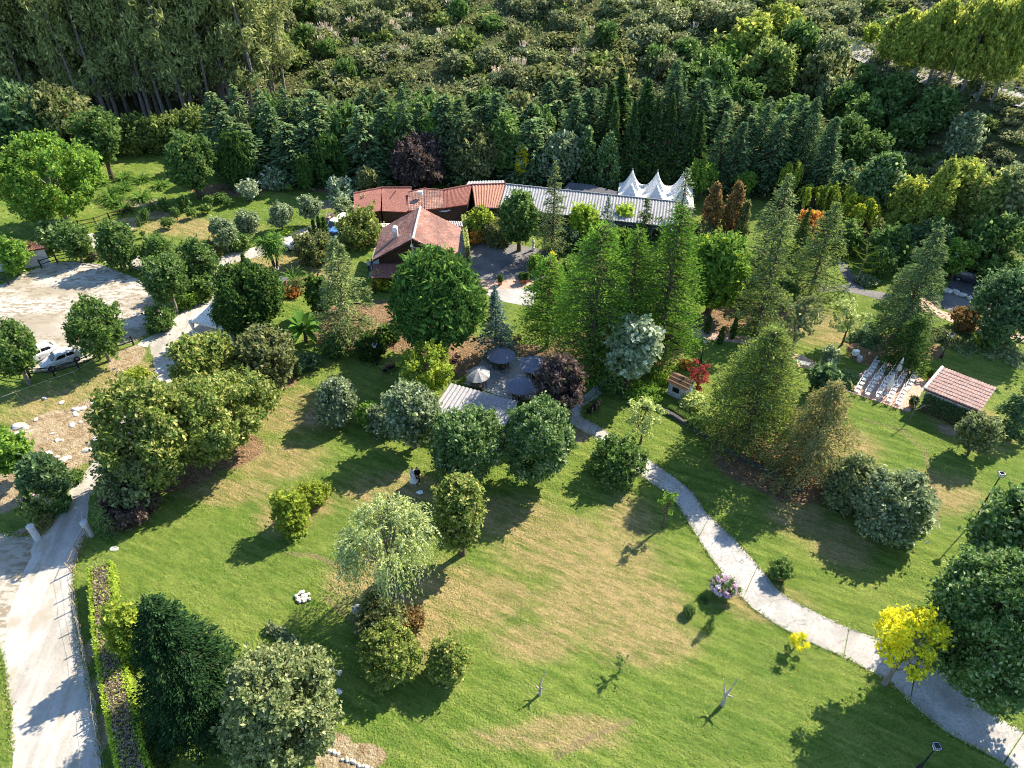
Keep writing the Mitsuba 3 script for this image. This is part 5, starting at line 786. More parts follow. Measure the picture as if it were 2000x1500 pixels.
 ('flame', 'yew', -37.04, 119.49, 7.18, 2.42, 'upright_yew', 'tree', 'dark upright yew in the back row of the group', None, dict(leaf=0.34, cap=6000, clump=0.2, z0=0.0)),
 ('flame', 'yew', -32.89, 112.79, 7.79, 2.23, 'upright_yew', 'tree', 'dark upright yew left of the rightmost pair', None, dict(leaf=0.34, cap=6000, clump=0.2, z0=0.0)),
 ('flame', 'yew', -28.58, 109.34, 7.61, 3.39, 'upright_yew', 'tree', 'dark upright yew, rightmost of the yew group', None, dict(leaf=0.34, cap=6000, clump=0.2, z0=0.0)),
 ('flame', 'yew', -31.98, 106.91, 6.70, 1.83, 'upright_yew', 'tree', 'short dark yew in front of the rightmost pair', None, dict(leaf=0.34, cap=6000, clump=0.2, z0=0.0)),
 ('flame', 'yew', -30.73, 110.38, 7.67, 1.63, 'upright_yew', 'tree', 'slim dark yew hemmed in by the rightmost pair', None, dict(leaf=0.34, cap=6000, clump=0.2, z0=0.0)),
 ('round', 'whiteleaf', -40.31, 103.57, 2.86, 1.17, 'white_leaved_shrub', 'shrub', 'small shrub with shining white leaves at the foot of the broadest yew', None, dict(leaf=0.3, cap=600, z0=0.2)),
 ('bush', 'whiteleaf', -37.74, 108.68, 2.77, 2.11, 'white_leaved_shrub', 'shrub', 'shrub with shining white leaves between the yews', None, dict(leaf=0.34, cap=900)),
 ('bush', 'whiteleaf', -26.45, 104.07, 2.81, 2.13, 'white_leaved_shrub', 'shrub', 'shrub with shining white leaves right of the yews', None, dict(leaf=0.34, cap=1000)),
 ('airy', 'fresh', -34.45, 105.49, 2.00, 0.72, 'tiny_green_tree', 'tree', 'tiny green tree in front of the yews', None, dict(leaf=0.26, cap=240, nl=8, z0=0.4)),
 ('bush', 'olive', -22.51, 105.43, 3.91, 1.90, 'grey_feathery_bush', 'bush', 'grey-green feathery bush behind the dark red roof end', None, dict(leaf=0.26, cap=2000)),
 ('P:orchard', 'mid', -51.84, 99.55, 1.94, 0.69, 'orchard_tree', 'tree', 'small young fruit tree standing on the orchard lawn', 'young fruit trees on the orchard lawn', dict()),
 ('P:orchard', 'mid', -49.20, 100.08, 2.00, 0.92, 'orchard_tree', 'tree', 'small young fruit tree standing on the orchard lawn', 'young fruit trees on the orchard lawn', dict()),
 ('P:orchard', 'mid', -47.06, 97.27, 1.51, 0.60, 'orchard_tree', 'tree', 'small young fruit tree standing on the orchard lawn', 'young fruit trees on the orchard lawn', dict()),
 ('P:orchard', 'mid', -49.08, 96.76, 1.77, 0.49, 'orchard_tree', 'tree', 'small young fruit tree standing on the orchard lawn', 'young fruit trees on the orchard lawn', dict()),
 ('P:orchard', 'mid', -49.26, 94.09, 1.37, 0.73, 'orchard_tree', 'tree', 'small young fruit tree standing on the orchard lawn', 'young fruit trees on the orchard lawn', dict()),
 ('P:orchard', 'mid', -53.28, 95.91, 1.84, 0.52, 'orchard_tree', 'tree', 'small young fruit tree standing on the orchard lawn', 'young fruit trees on the orchard lawn', dict()),
 ('P:orchard', 'mid', -53.40, 98.84, 1.46, 0.46, 'orchard_tree', 'tree', 'small young fruit tree standing on the orchard lawn', 'young fruit trees on the orchard lawn', dict()),
 ('P:orchard', 'mid', -53.33, 93.76, 1.60, 0.26, 'orchard_tree', 'tree', 'small young fruit tree standing on the orchard lawn', 'young fruit trees on the orchard lawn', dict()),
 ('P:orchard', 'mid', -51.76, 91.20, 0.93, 0.29, 'orchard_tree', 'tree', 'small young fruit tree standing on the orchard lawn', 'young fruit trees on the orchard lawn', dict()),
 ('P:orchard', 'mid', -45.93, 101.71, 1.46, 0.66, 'orchard_tree', 'tree', 'small young fruit tree standing on the orchard lawn', 'young fruit trees on the orchard lawn', dict()),
 ('P:orchard', 'mid', -45.43, 99.02, 1.34, 0.72, 'orchard_tree', 'tree', 'small young fruit tree standing on the orchard lawn', 'young fruit trees on the orchard lawn', dict()),
 ('P:orchard', 'mid', -44.42, 103.01, 1.37, 0.71, 'orchard_tree', 'tree', 'small young fruit tree standing on the orchard lawn', 'young fruit trees on the orchard lawn', dict()),
 ('P:orchard', 'mid', -43.03, 101.17, 1.54, 0.62, 'orchard_tree', 'tree', 'small young fruit tree standing on the orchard lawn', 'young fruit trees on the orchard lawn', dict()),
 ('round', 'silver', -38.42, 86.67, 5.22, 1.60, 'bay_standard_tree', 'tree', 'round grey-green standard tree nearest the drive', None, dict(leaf=0.26, cap=3200, z0=0.2, clump=0.22, pal2='mid', bark='grey')),
 ('round', 'silver', -36.56, 90.58, 4.25, 1.55, 'bay_standard_tree', 'tree', 'round grey-green standard tree, second from the drive', None, dict(leaf=0.26, cap=3200, z0=0.2, clump=0.22, pal2='mid', bark='grey')),
 ('round', 'silver', -32.70, 93.43, 4.23, 1.66, 'bay_standard_tree', 'tree', 'round grey-green standard tree above the palm-like plant', None, dict(leaf=0.26, cap=3200, z0=0.2, clump=0.22, pal2='mid', bark='grey')),
 ('round', 'silver', -28.92, 95.41, 4.54, 1.54, 'bay_standard_tree', 'tree', 'oval grey-green standard tree left of the thuja columns', None, dict(leaf=0.26, cap=3200, z0=0.2, clump=0.22, pal2='mid', bark='grey')),
 ('tuftpalm', 'strap', -31.10, 82.99, 5.83, 1.71, 'cabbage_palm', 'palm', 'many-headed palm with strap leaves at the drive bend', None, dict(leaf=0.34, nl=6)),
 ('bush', 'olive', -26.12, 83.71, 4.09, 2.14, 'feathery_olive_bush', 'bush', 'feathery olive-green bush in front of the parked silver car', None, dict(leaf=0.22, cap=3600, pal2='yellowgreen')),
 ('column', 'yew', -27.93, 90.27, 1.94, 0.36, 'thuja_column', 'tree', 'shortest dark thuja column of the row, at its left end', None, dict(leaf=0.2, cap=900, z0=0.0)),
 ('column', 'yew', -26.93, 89.05, 3.67, 0.42, 'thuja_column', 'tree', 'second dark thuja column from the left of the row', None, dict(leaf=0.2, cap=900, z0=0.0)),
 ('column', 'yew', -26.07, 88.74, 4.26, 0.46, 'thuja_column', 'tree', 'third dark thuja column from the left of the row', None, dict(leaf=0.2, cap=900, z0=0.0)),
 ('column', 'yew', -25.17, 87.85, 4.53, 0.45, 'thuja_column', 'tree', 'rightmost dark thuja column of the row', None, dict(leaf=0.2, cap=900, z0=0.0)),
 ('column', 'yew', -34.26, 80.97, 2.73, 0.46, 'slim_thuja', 'tree', 'slim small thuja behind the dense dark cypress', None, dict(leaf=0.2, cap=700, z0=0.0)),
 ('bush', 'linden', -20.70, 89.18, 4.81, 2.80, 'white_flowering_shrub', 'shrub', 'big pale flowering shrub left of the red-roofed house', None, dict(leaf=0.24, cap=4200, pal2='willow')),
 ('bush', 'silver', -24.81, 98.51, 2.50, 1.51, 'grey_willow_shrub', 'shrub', 'grey willow-like shrub left of the long red roof', None, dict(leaf=0.24, cap=1500)),
 ('bush', 'silver', -20.81, 97.30, 3.07, 1.50, 'grey_climbing_shrub', 'shrub', 'grey-leaved shrub growing over the edge of the long red roof', None, dict(leaf=0.24, cap=1500)),
 ('bush', 'twig', -25.95, 94.82, 1.66, 0.96, 'brown_bare_bush', 'bush', 'brown bare bush beside the white van', None, dict(leaf=0.18, cap=500)),
 ('bush', 'yellowgreen', -16.17, 96.91, 2.01, 0.82, 'yellow_bamboo_clump', 'bush', 'yellow-green bamboo clump behind the red-roofed house, left of the others', None, dict(leaf=0.24, cap=800)),
 ('bush', 'yellowgreen', -11.69, 98.43, 1.06, 1.37, 'yellow_bamboo_clump', 'bush', 'yellow-green bamboo clump beside the white parasol behind the house', None, dict(leaf=0.24, cap=900)),
 ('oval', 'mid', -17.95, 113.83, 12.08, 4.28, 'broad_dark_lime', 'tree', 'big dark green tree left of the yellow-green one behind the long roof', None, dict(leaf=0.36, cap=6500, z0=0.02, clump=0.2, pal2='fresh')),
 ('oval', 'fresh', -12.96, 113.00, 11.42, 2.71, 'yellow_green_lime', 'tree', 'yellow-green pointed tree behind the copper-leaved one', None, dict(leaf=0.36, cap=5000, z0=0.02, pal2='yellowgreen')),
 ('round', 'copper', -14.45, 108.63, 7.80, 4.26, 'copper_beech_tree', 'tree', 'dark copper-leaved tree behind the long red roof', None, dict(leaf=0.32, cap=6500, z0=0.0, clump=0.2)),
 ('oval', 'mid', -14.29, 116.33, 12.02, 3.32, 'tall_green_lime', 'tree', 'green rounded tree between the two tall ones behind the copper-leaved tree', None, dict(leaf=0.4, cap=3500)),
 ('oval', 'olive', -6.14, 111.88, 9.34, 4.42, 'grey_green_willow', 'tree', 'broad grey-green tree right of the copper-leaved one', None, dict(leaf=0.36, cap=6000, z0=0.0, pal2='scrub')),
 ('oval', 'mid', -1.21, 111.17, 12.85, 2.42, 'pointed_green_tree', 'tree', 'pointed green tree with a few yellow leaves behind the long roof', None, dict(leaf=0.36, cap=4500, z0=0.0, pal2='fresh')),
 ('oval', 'gold', 1.62, 109.41, 6.37, 0.97, 'narrow_yellow_tree', 'tree', 'narrow bright yellow-green tree at the bend of the long roof', None, dict(leaf=0.32, cap=1100, z0=0.0)),
 ('oval', 'silver', 7.78, 109.20, 10.02, 3.21, 'silver_oval_tree', 'tree', 'silvery oval tree behind the long grey roof', None, dict(leaf=0.34, cap=5000, z0=0.0, pal2='mid', clump=0.2)),
 ('column', 'maple', 11.66, 108.25, 9.41, 1.29, 'slim_green_column', 'tree', 'slim green columnar tree right of the silvery oval one', None, dict(leaf=0.34, cap=2200, z0=0.0)),
 ('column', 'maple', 14.67, 106.26, 9.02, 1.90, 'broad_green_column', 'tree', 'green columnar tree left of the white marquee tents', None, dict(leaf=0.34, cap=3200, z0=0.0)),
 ('cone', 'fresh', -8.25, 107.45, 2.02, 0.66, 'small_bright_conifer', 'tree', 'small bright conifer behind the bend of the red roof', None, dict(leaf=0.26, cap=500, z0=0.0)),
 ('bush', 'olive', 0.16, 108.17, 1.30, 1.22, 'roof_side_bush', 'bush', 'olive bush behind the joint of the red and grey roofs', None, dict(leaf=0.26, cap=700)),
 ('oval', 'fresh', 28.76, 103.57, 6.54, 1.86, 'light_green_tree', 'tree', 'light green tree right of the white marquee tents', None, dict(leaf=0.34, cap=1800, pal2='yellowgreen')),
 ('oval', 'fresh', 35.40, 103.57, 4.68, 1.40, 'light_green_tree', 'tree', 'light green tree at the foot of the dark conifers behind the brown columns', None, dict(leaf=0.34, cap=1200)),
 ('round', 'mid', 0.94, 87.25, 9.15, 2.49, 'dark_lime_tree', 'tree', 'dark green leafy tree in front of the grey roof', None, dict(leaf=0.28, cap=6000, z0=0.08, clump=0.2, pal2='maple')),
 ('cedar', 'cedar', 5.39, 86.09, 13.00, 2.81, 'slender_cedar_tree', 'tree', 'tall slender grey-green cedar in front of the grey roof', None, dict(leaf=0.32, cap=6000, z0=0.03, pal2='olive')),
 ('round', 'lime', 9.91, 89.96, 6.07, 1.74, 'golden_catalpa_tree', 'tree', 'lime yellow tree in front of the grey roof, left of the blue spruce', None, dict(leaf=0.32, cap=1800, z0=0.05, pal2='fresh')),
 ('round', 'lime', 16.15, 93.11, 3.85, 1.51, 'golden_catalpa_tree', 'tree', 'lime yellow tree in front of the grey roof, right of the blue spruce', None, dict(leaf=0.32, cap=1300, z0=0.1)),
 ('spruce', 'spruce', 13.03, 90.58, 6.36, 2.71, 'dark_blue_spruce', 'tree', 'dark blue spruce between the two lime yellow trees', None, dict(leaf=0.28, cap=3600, z0=0.0, pal2='fir')),
 ('cone', 'yew', 18.22, 90.27, 6.49, 1.80, 'dark_cone_cypress', 'tree', 'dark conical cypress behind the tallest bright feathery conifer', None, dict(leaf=0.28, cap=3000, z0=0.0)),
 ('cedar', 'silver', 23.05, 90.58, 10.46, 3.10, 'open_deodar_tree', 'tree', 'open grey-green cedar in front of the white marquee tents', None, dict(leaf=0.34, cap=2600, z0=0.02)),
 ('bush', 'olive', -1.76, 89.61, 3.45, 1.97, 'yard_shrub', 'shrub', 'olive-green shrub at the back of the asphalt yard', None, dict(leaf=0.24, cap=2600, pal2='yellowgreen')),
 ('bush', 'yellowgreen', -4.41, 91.31, 4.48, 1.78, 'yard_bamboo', 'shrub', 'yellow-green shrub at the corner of the asphalt yard', None, dict(leaf=0.24, cap=2200, pal2='silver')),
 ('bush', 'orange', -5.24, 89.60, 1.68, 0.92, 'red_leaved_shrub', 'shrub', 'orange-red shrub beside the bamboo screen', None, dict(leaf=0.2, cap=900)),
 ('bush', 'fir', 7.79, 87.79, 2.87, 1.39, 'dark_rounded_shrub', 'shrub', 'dark blue-green shrub at the right corner of the asphalt yard', None, dict(leaf=0.24, cap=1600, pal2='spruce')),
 ('cone', 'gold', 5.07, 79.66, 4.15, 1.36, 'yellow_thuja', 'tree', 'yellow-tipped thuja left of the broadest feathery conifer', None, dict(leaf=0.22, cap=2000, z0=0.0, pal2='fresh')),
 ('bush', 'fresh', 3.16, 81.17, 2.59, 0.99, 'bright_round_bush', 'bush', 'bright green bush at the lower right of the asphalt yard', None, dict(leaf=0.2, cap=1400)),
 ('bush', 'mid', 7.53, 90.83, 0.75, 0.93, 'yard_edge_bush', 'bush', 'small dark bush behind the slender cedar', None, dict(leaf=0.24, cap=600)),
 ('straps', 'strap', -27.79, 79.27, 2.57, 0.97, 'spiky_yucca', 'plant', 'spiky yucca behind the dark gazebo roof', None, dict(leaf=0.3)),
 ('bush', 'orange', -27.02, 75.71, 0.81, 1.07, 'red_azalea_bush', 'bush', 'red-leaved low bush beside the gazebo post', None, dict(leaf=0.16, cap=900, pal2='red')),
 ('airy', 'olive', -26.35, 76.26, 2.19, 1.07, 'pale_thin_shrub', 'shrub', 'pale thin shrub right of the gazebo', None, dict(leaf=0.16, cap=700, nl=20, z0=0.1)),
 ('round', 'yew', -22.63, 71.44, 5.08, 1.26, 'dark_camellia_bush', 'bush', 'dark glossy camellia left of the grey-green cedar', None, dict(leaf=0.24, cap=1800, z0=0.0, pal2='yellowgreen')),
 ('bush', 'yellowgreen', -16.24, 77.24, 2.38, 1.21, 'yellow_shade_bush', 'bush', 'yellow-green bush between the cedar and the stone pine', None, dict(leaf=0.24, cap=1400)),
 ('bush', 'mid', -19.23, 63.21, 2.43, 1.11, 'shade_rhododendron', 'bush', 'green bush in the shade below the grey-green cedar', None, dict(leaf=0.24, cap=1400)),
 ('bush', 'fir', -21.68, 61.28, 1.24, 1.26, 'shade_hydrangea', 'bush', 'dark hydrangea bush with white flower heads beside the mottled magnolia', None, dict(leaf=0.22, cap=1400, pal2='silver')),
 ('bush', 'yew', -15.43, 62.91, 2.88, 1.55, 'shaded_laurel', 'bush', 'dark laurel bush in deep shade below the stone pine, with white flowers', None, dict(leaf=0.22, cap=2200)),
 ('bush', 'yew', -13.84, 66.35, 1.59, 1.15, 'shaded_laurel', 'bush', 'dark laurel bush in deep shade under the stone pine trunk', None, dict(leaf=0.22, cap=1200)),
 ('bush', 'fir', -22.93, 59.84, 1.87, 0.81, 'lawn_edge_bush', 'bush', 'small dark bush at the shaded edge of the front lawn', None, dict(leaf=0.22, cap=700)),
 ('bush', 'lime', -31.87, 92.18, 0.72, 0.58, 'drive_yellow_plant', 'plant', 'small yellow plant at the foot of the palm', None, dict(leaf=0.2, cap=200)),
 ('column', 'yew', 22.29, 67.48, 2.23, 0.38, 'slim_clipped_cypress', 'tree', 'slim dark clipped cypress left of the three by the shaded path', None, dict(leaf=0.2, cap=700, z0=0.0)),
 ('column', 'yew', 23.29, 65.24, 2.20, 0.34, 'slim_clipped_cypress', 'tree', 'slim dark clipped cypress in the middle by the shaded path', None, dict(leaf=0.2, cap=700, z0=0.0)),
 ('column', 'yew', 24.87, 66.25, 2.76, 0.35, 'slim_clipped_cypress', 'tree', 'slim dark clipped cypress right of the three by the shaded path', None, dict(leaf=0.2, cap=700, z0=0.0)),
 ('straps', 'strap', -62.97, 111.54, 2.48, 1.66, 'strap_leaved_yucca', 'plant', 'large yucca clump nearest the thicket', 'yuccas beside the orchard lawn', dict(leaf=0.4)),
 ('straps', 'strap', -61.44, 107.45, 2.18, 1.45, 'strap_leaved_yucca', 'plant', 'green yucca with white flower plumes beside the orchard lawn', 'yuccas beside the orchard lawn', dict(leaf=0.4)),
 ('straps', 'strap', -62.15, 104.33, 2.93, 1.42, 'strap_leaved_yucca', 'plant', 'green yucca with white flower plumes beside the orchard lawn', 'yuccas beside the orchard lawn', dict(leaf=0.4)),
 ('straps', 'strap', -60.33, 102.08, 2.39, 1.32, 'strap_leaved_yucca', 'plant', 'green yucca with white flower plumes beside the orchard lawn', 'yuccas beside the orchard lawn', dict(leaf=0.4)),
 ('straps', 'strap', -58.10, 99.90, 1.87, 1.15, 'strap_leaved_yucca', 'plant', 'green yucca with white flower plumes beside the orchard lawn', 'yuccas beside the orchard lawn', dict(leaf=0.4)),
 ('straps', 'strap', -59.90, 111.12, 2.04, 0.91, 'strap_leaved_yucca', 'plant', 'green yucca with white flower plumes beside the orchard lawn', 'yuccas beside the orchard lawn', dict(leaf=0.4)),
 ('straps', 'strap', -57.18, 103.95, 2.59, 1.34, 'strap_leaved_yucca', 'plant', 'green yucca with white flower plumes beside the orchard lawn', 'yuccas beside the orchard lawn', dict(leaf=0.4)),
 ('straps', 'strap', -56.13, 108.65, 2.03, 0.73, 'strap_leaved_yucca', 'plant', 'green yucca with white flower plumes beside the orchard lawn', 'yuccas beside the orchard lawn', dict(leaf=0.4)),
 ('straps', 'strap', -66.08, 109.88, 1.86, 0.82, 'strap_leaved_yucca', 'plant', 'green yucca with white flower plumes beside the orchard lawn', 'yuccas beside the orchard lawn', dict(leaf=0.4)),
 ('P:con_a', 'con_a', -46.11, 114.49, 10.20, 4.18, 'belt_conifer', 'tree', 'tall dark green conifer in the belt behind the buildings', 'dark conifers of the belt behind the buildings', dict()),
 ('P:con_a', 'con_a', -41.60, 110.67, 9.53, 5.58, 'belt_conifer', 'tree', 'tall dark green conifer in the belt behind the buildings', 'dark conifers of the belt behind the buildings', dict()),
 ('P:con_a', 'con_a', -38.94, 113.66, 11.51, 4.03, 'belt_conifer', 'tree', 'tall dark green conifer in the belt behind the buildings', 'dark conifers of the belt behind the buildings', dict()),
 ('P:con_a', 'con_a', -34.63, 111.07, 9.37, 5.69, 'belt_conifer', 'tree', 'tall dark green conifer in the belt behind the buildings', 'dark conifers of the belt behind the buildings', dict()),
 ('P:con_b', 'con_b', -32.74, 112.01, 9.41, 5.86, 'belt_conifer', 'tree', 'tall dark green conifer in the belt behind the buildings', 'dark conifers of the belt behind the buildings', dict()),
 ('P:con_a', 'con_a', -29.98, 112.11, 9.66, 4.99, 'belt_conifer', 'tree', 'tall dark green conifer in the belt behind the buildings', 'dark conifers of the belt behind the buildings', dict()),
 ('P:con_a', 'con_a', -26.73, 114.56, 7.60, 6.01, 'belt_conifer', 'tree', 'tall dark green conifer in the belt behind the buildings', 'dark conifers of the belt behind the buildings', dict()),
 ('P:con_b', 'con_b', -23.04, 110.71, 12.10, 5.85, 'belt_conifer', 'tree', 'tall dark green conifer in the belt behind the buildings', 'dark conifers of the belt behind the buildings', dict()),
 ('P:con_a', 'con_a', -19.95, 113.01, 11.27, 4.82, 'belt_conifer', 'tree', 'tall dark green conifer in the belt behind the buildings', 'dark conifers of the belt behind the buildings', dict()),
 ('P:con_b', 'con_b', -16.83, 111.15, 14.34, 3.79, 'belt_conifer', 'tree', 'tall dark green conifer in the belt behind the buildings', 'dark conifers of the belt behind the buildings', dict()),
 ('P:con_b', 'con_b', -13.96, 112.44, 12.04, 4.58, 'belt_conifer', 'tree', 'tall dark green conifer in the belt behind the buildings', 'dark conifers of the belt behind the buildings', dict()),
 ('P:con_a', 'con_a', -10.99, 113.01, 13.09, 5.31, 'belt_conifer', 'tree', 'tall dark green conifer in the belt behind the buildings', 'dark conifers of the belt behind the buildings', dict()),
 ('P:con_b', 'con_b', -7.51, 111.45, 13.02, 5.07, 'belt_conifer', 'tree', 'tall dark green conifer in the belt behind the buildings', 'dark conifers of the belt behind the buildings', dict()),
 ('P:con_b', 'con_b', -4.93, 114.69, 12.48, 5.71, 'belt_conifer', 'tree', 'tall dark green conifer in the belt behind the buildings', 'dark conifers of the belt behind the buildings', dict()),
 ('P:con_a', 'con_a', -1.51, 113.40, 13.09, 4.89, 'belt_conifer', 'tree', 'tall dark green conifer in the belt behind the buildings', 'dark conifers of the belt behind the buildings', dict()),
 ('P:con_b', 'con_b', 2.36, 110.77, 10.33, 5.51, 'belt_conifer', 'tree', 'tall dark green conifer in the belt behind the buildings', 'dark conifers of the belt behind the buildings', dict()),
 ('P:con_a', 'con_a', 4.45, 113.60, 9.36, 5.72, 'belt_conifer', 'tree', 'tall dark green conifer in the belt behind the buildings', 'dark conifers of the belt behind the buildings', dict()),
 ('P:con_a', 'con_a', 9.05, 112.04, 10.56, 4.46, 'belt_conifer', 'tree', 'tall dark green conifer in the belt behind the buildings', 'dark conifers of the belt behind the buildings', dict()),
 ('P:con_b', 'con_b', -48.70, 120.13, 11.42, 5.96, 'belt_conifer', 'tree', 'tall dark green conifer in the belt behind the buildings', 'dark conifers of the belt behind the buildings', dict()),
 ('P:con_b', 'con_b', -45.43, 120.51, 12.66, 4.20, 'belt_conifer', 'tree', 'tall dark green conifer in the belt behind the buildings', 'dark conifers of the belt behind the buildings', dict()),
 ('P:con_b', 'con_b', -41.01, 119.45, 11.98, 4.02, 'belt_conifer', 'tree', 'tall dark green conifer in the belt behind the buildings', 'dark conifers of the belt behind the buildings', dict()),
 ('P:con_b', 'con_b', -37.19, 119.28, 12.36, 3.93, 'belt_conifer', 'tree', 'tall dark green conifer in the belt behind the buildings', 'dark conifers of the belt behind the buildings', dict()),
 ('P:con_b', 'con_b', -35.46, 120.01, 10.27, 4.16, 'belt_conifer', 'tree', 'tall dark green conifer in the belt behind the buildings', 'dark conifers of the belt behind the buildings', dict()),
 ('P:con_b', 'con_b', -31.72, 119.09, 12.25, 5.99, 'belt_conifer', 'tree', 'tall dark green conifer in the belt behind the buildings', 'dark conifers of the belt behind the buildings', dict()),
 ('P:con_b', 'con_b', -28.21, 118.98, 10.19, 4.71, 'belt_conifer', 'tree', 'tall dark green conifer in the belt behind the buildings', 'dark conifers of the belt behind the buildings', dict()),
 ('P:con_b', 'con_b', -23.36, 119.13, 12.27, 4.70, 'belt_conifer', 'tree', 'tall dark green conifer in the belt behind the buildings', 'dark conifers of the belt behind the buildings', dict()),
 ('P:con_b', 'con_b', -21.42, 119.29, 12.20, 5.76, 'belt_conifer', 'tree', 'tall dark green conifer in the belt behind the buildings', 'dark conifers of the belt behind the buildings', dict()),
 ('P:con_b', 'con_b', -16.69, 119.07, 13.11, 4.35, 'belt_conifer', 'tree', 'tall dark green conifer in the belt behind the buildings', 'dark conifers of the belt behind the buildings', dict()),
 ('P:con_b', 'con_b', -14.26, 119.88, 12.09, 5.74, 'belt_conifer', 'tree', 'tall dark green conifer in the belt behind the buildings', 'dark conifers of the belt behind the buildings', dict()),
 ('P:con_b', 'con_b', -11.03, 120.38, 9.13, 5.11, 'belt_conifer', 'tree', 'tall dark green conifer in the belt behind the buildings', 'dark conifers of the belt behind the buildings', dict()),
 ('P:con_b', 'con_b', -6.16, 119.34, 9.56, 5.26, 'belt_conifer', 'tree', 'tall dark green conifer in the belt behind the buildings', 'dark conifers of the belt behind the buildings', dict()),
 ('P:con_b', 'con_b', -2.98, 118.39, 11.48, 3.99, 'belt_conifer', 'tree', 'tall dark green conifer in the belt behind the buildings', 'dark conifers of the belt behind the buildings', dict()),
 ('P:con_b', 'con_b', -0.45, 118.03, 9.97, 5.81, 'belt_conifer', 'tree', 'tall dark green conifer in the belt behind the buildings', 'dark conifers of the belt behind the buildings', dict()),
 ('P:con_b', 'con_b', 3.19, 118.63, 10.19, 5.21, 'belt_conifer', 'tree', 'tall dark green conifer in the belt behind the buildings', 'dark conifers of the belt behind the buildings', dict()),
 ('P:con_b', 'con_b', 7.39, 118.99, 10.66, 5.31, 'belt_conifer', 'tree', 'tall dark green conifer in the belt behind the buildings', 'dark conifers of the belt behind the buildings', dict()),
 ('P:con_a', 'con_a', -36.45, 125.52, 8.89, 3.79, 'belt_conifer', 'tree', 'tall dark green conifer in the belt behind the buildings', 'dark conifers of the belt behind the buildings', dict()),
 ('P:con_a', 'con_a', -31.09, 125.40, 9.90, 3.73, 'belt_conifer', 'tree', 'tall dark green conifer in the belt behind the buildings', 'dark conifers of the belt behind the buildings', dict()),
 ('P:con_a', 'con_a', -27.57, 127.95, 8.11, 4.93, 'belt_conifer', 'tree', 'tall dark green conifer in the belt behind the buildings', 'dark conifers of the belt behind the buildings', dict()),
 ('P:con_a', 'con_a', -24.67, 127.82, 9.29, 4.74, 'belt_conifer', 'tree', 'tall dark green conifer in the belt behind the buildings', 'dark conifers of the belt behind the buildings', dict()),
 ('P:con_a', 'con_a', -19.01, 125.52, 11.36, 3.65, 'belt_conifer', 'tree', 'tall dark green conifer in the belt behind the buildings', 'dark conifers of the belt behind the buildings', dict()),
 ('P:con_a', 'con_a', -14.90, 128.23, 8.34, 3.94, 'belt_conifer', 'tree', 'tall dark green conifer in the belt behind the buildings', 'dark conifers of the belt behind the buildings', dict()),
 ('P:con_a', 'con_a', -10.70, 125.91, 9.04, 4.65, 'belt_conifer', 'tree', 'tall dark green conifer in the belt behind the buildings', 'dark conifers of the belt behind the buildings', dict()),
 ('P:con_a', 'con_a', -6.50, 127.70, 9.20, 4.30, 'belt_conifer', 'tree', 'tall dark green conifer in the belt behind the buildings', 'dark conifers of the belt behind the buildings', dict()),
 ('P:con_a', 'con_a', -2.25, 125.92, 10.40, 4.60, 'belt_conifer', 'tree', 'tall dark green conifer in the belt behind the buildings', 'dark conifers of the belt behind the buildings', dict()),
 ('P:con_a', 'con_a', 0.50, 128.21, 9.31, 4.60, 'belt_conifer', 'tree', 'tall dark green conifer in the belt behind the buildings', 'dark conifers of the belt behind the buildings', dict()),
 ('P:con_a', 'con_a', 6.01, 126.43, 11.36, 4.31, 'belt_conifer', 'tree', 'tall dark green conifer in the belt behind the buildings', 'dark conifers of the belt behind the buildings', dict()),
 ('P:con_a', 'con_a', 10.02, 126.69, 11.71, 5.17, 'belt_conifer', 'tree', 'tall dark green conifer in the belt behind the buildings', 'dark conifers of the belt behind the buildings', dict()),
 ('P:con_a', 'con_a', 14.45, 128.08, 9.53, 4.40, 'belt_conifer', 'tree', 'tall dark green conifer in the belt behind the buildings', 'dark conifers of the belt behind the buildings', dict()),
 ('P:con_a', 'con_a', 9.68, 112.14, 13.28, 4.22, 'belt_conifer', 'tree', 'tall dark green conifer in the belt behind the buildings', 'dark conifers of the belt behind the buildings', dict()),
 ('P:con_a', 'con_a', 12.48, 114.29, 13.80, 4.56, 'belt_conifer', 'tree', 'tall dark green conifer in the belt behind the buildings', 'dark conifers of the belt behind the buildings', dict()),
 ('P:con_c', 'con_c', 14.66, 111.46, 14.96, 3.84, 'belt_conifer', 'tree', 'tall dark green conifer in the belt behind the buildings', 'dark conifers of the belt behind the buildings', dict()),
 ('P:con_c', 'con_c', 17.62, 114.76, 16.50, 4.78, 'belt_conifer', 'tree', 'tall dark green conifer in the belt behind the buildings', 'dark conifers of the belt behind the buildings', dict()),
 ('P:con_c', 'con_c', 19.56, 111.77, 15.97, 4.51, 'belt_conifer', 'tree', 'tall dark green conifer in the belt behind the buildings', 'dark conifers of the belt behind the buildings', dict()),
 ('P:con_a', 'con_a', 21.70, 113.50, 13.26, 5.15, 'belt_conifer', 'tree', 'tall dark green conifer in the belt behind the buildings', 'dark conifers of the belt behind the buildings', dict()),
 ('P:con_a', 'con_a', 23.62, 112.18, 18.02, 3.79, 'belt_conifer', 'tree', 'tall dark green conifer in the belt behind the buildings', 'dark conifers of the belt behind the buildings', dict()),
 ('P:con_a', 'con_a', 25.95, 111.78, 15.24, 4.01, 'belt_conifer', 'tree', 'tall dark green conifer in the belt behind the buildings', 'dark conifers of the belt behind the buildings', dict()),
 ('P:con_a', 'con_a', 28.58, 114.02, 15.37, 5.11, 'belt_conifer', 'tree', 'tall dark green conifer in the belt behind the buildings', 'dark conifers of the belt behind the buildings', dict()),
 ('P:con_c', 'con_c', 30.84, 113.55, 12.87, 5.06, 'belt_conifer', 'tree', 'tall dark green conifer in the belt behind the buildings', 'dark conifers of the belt behind the buildings', dict()),
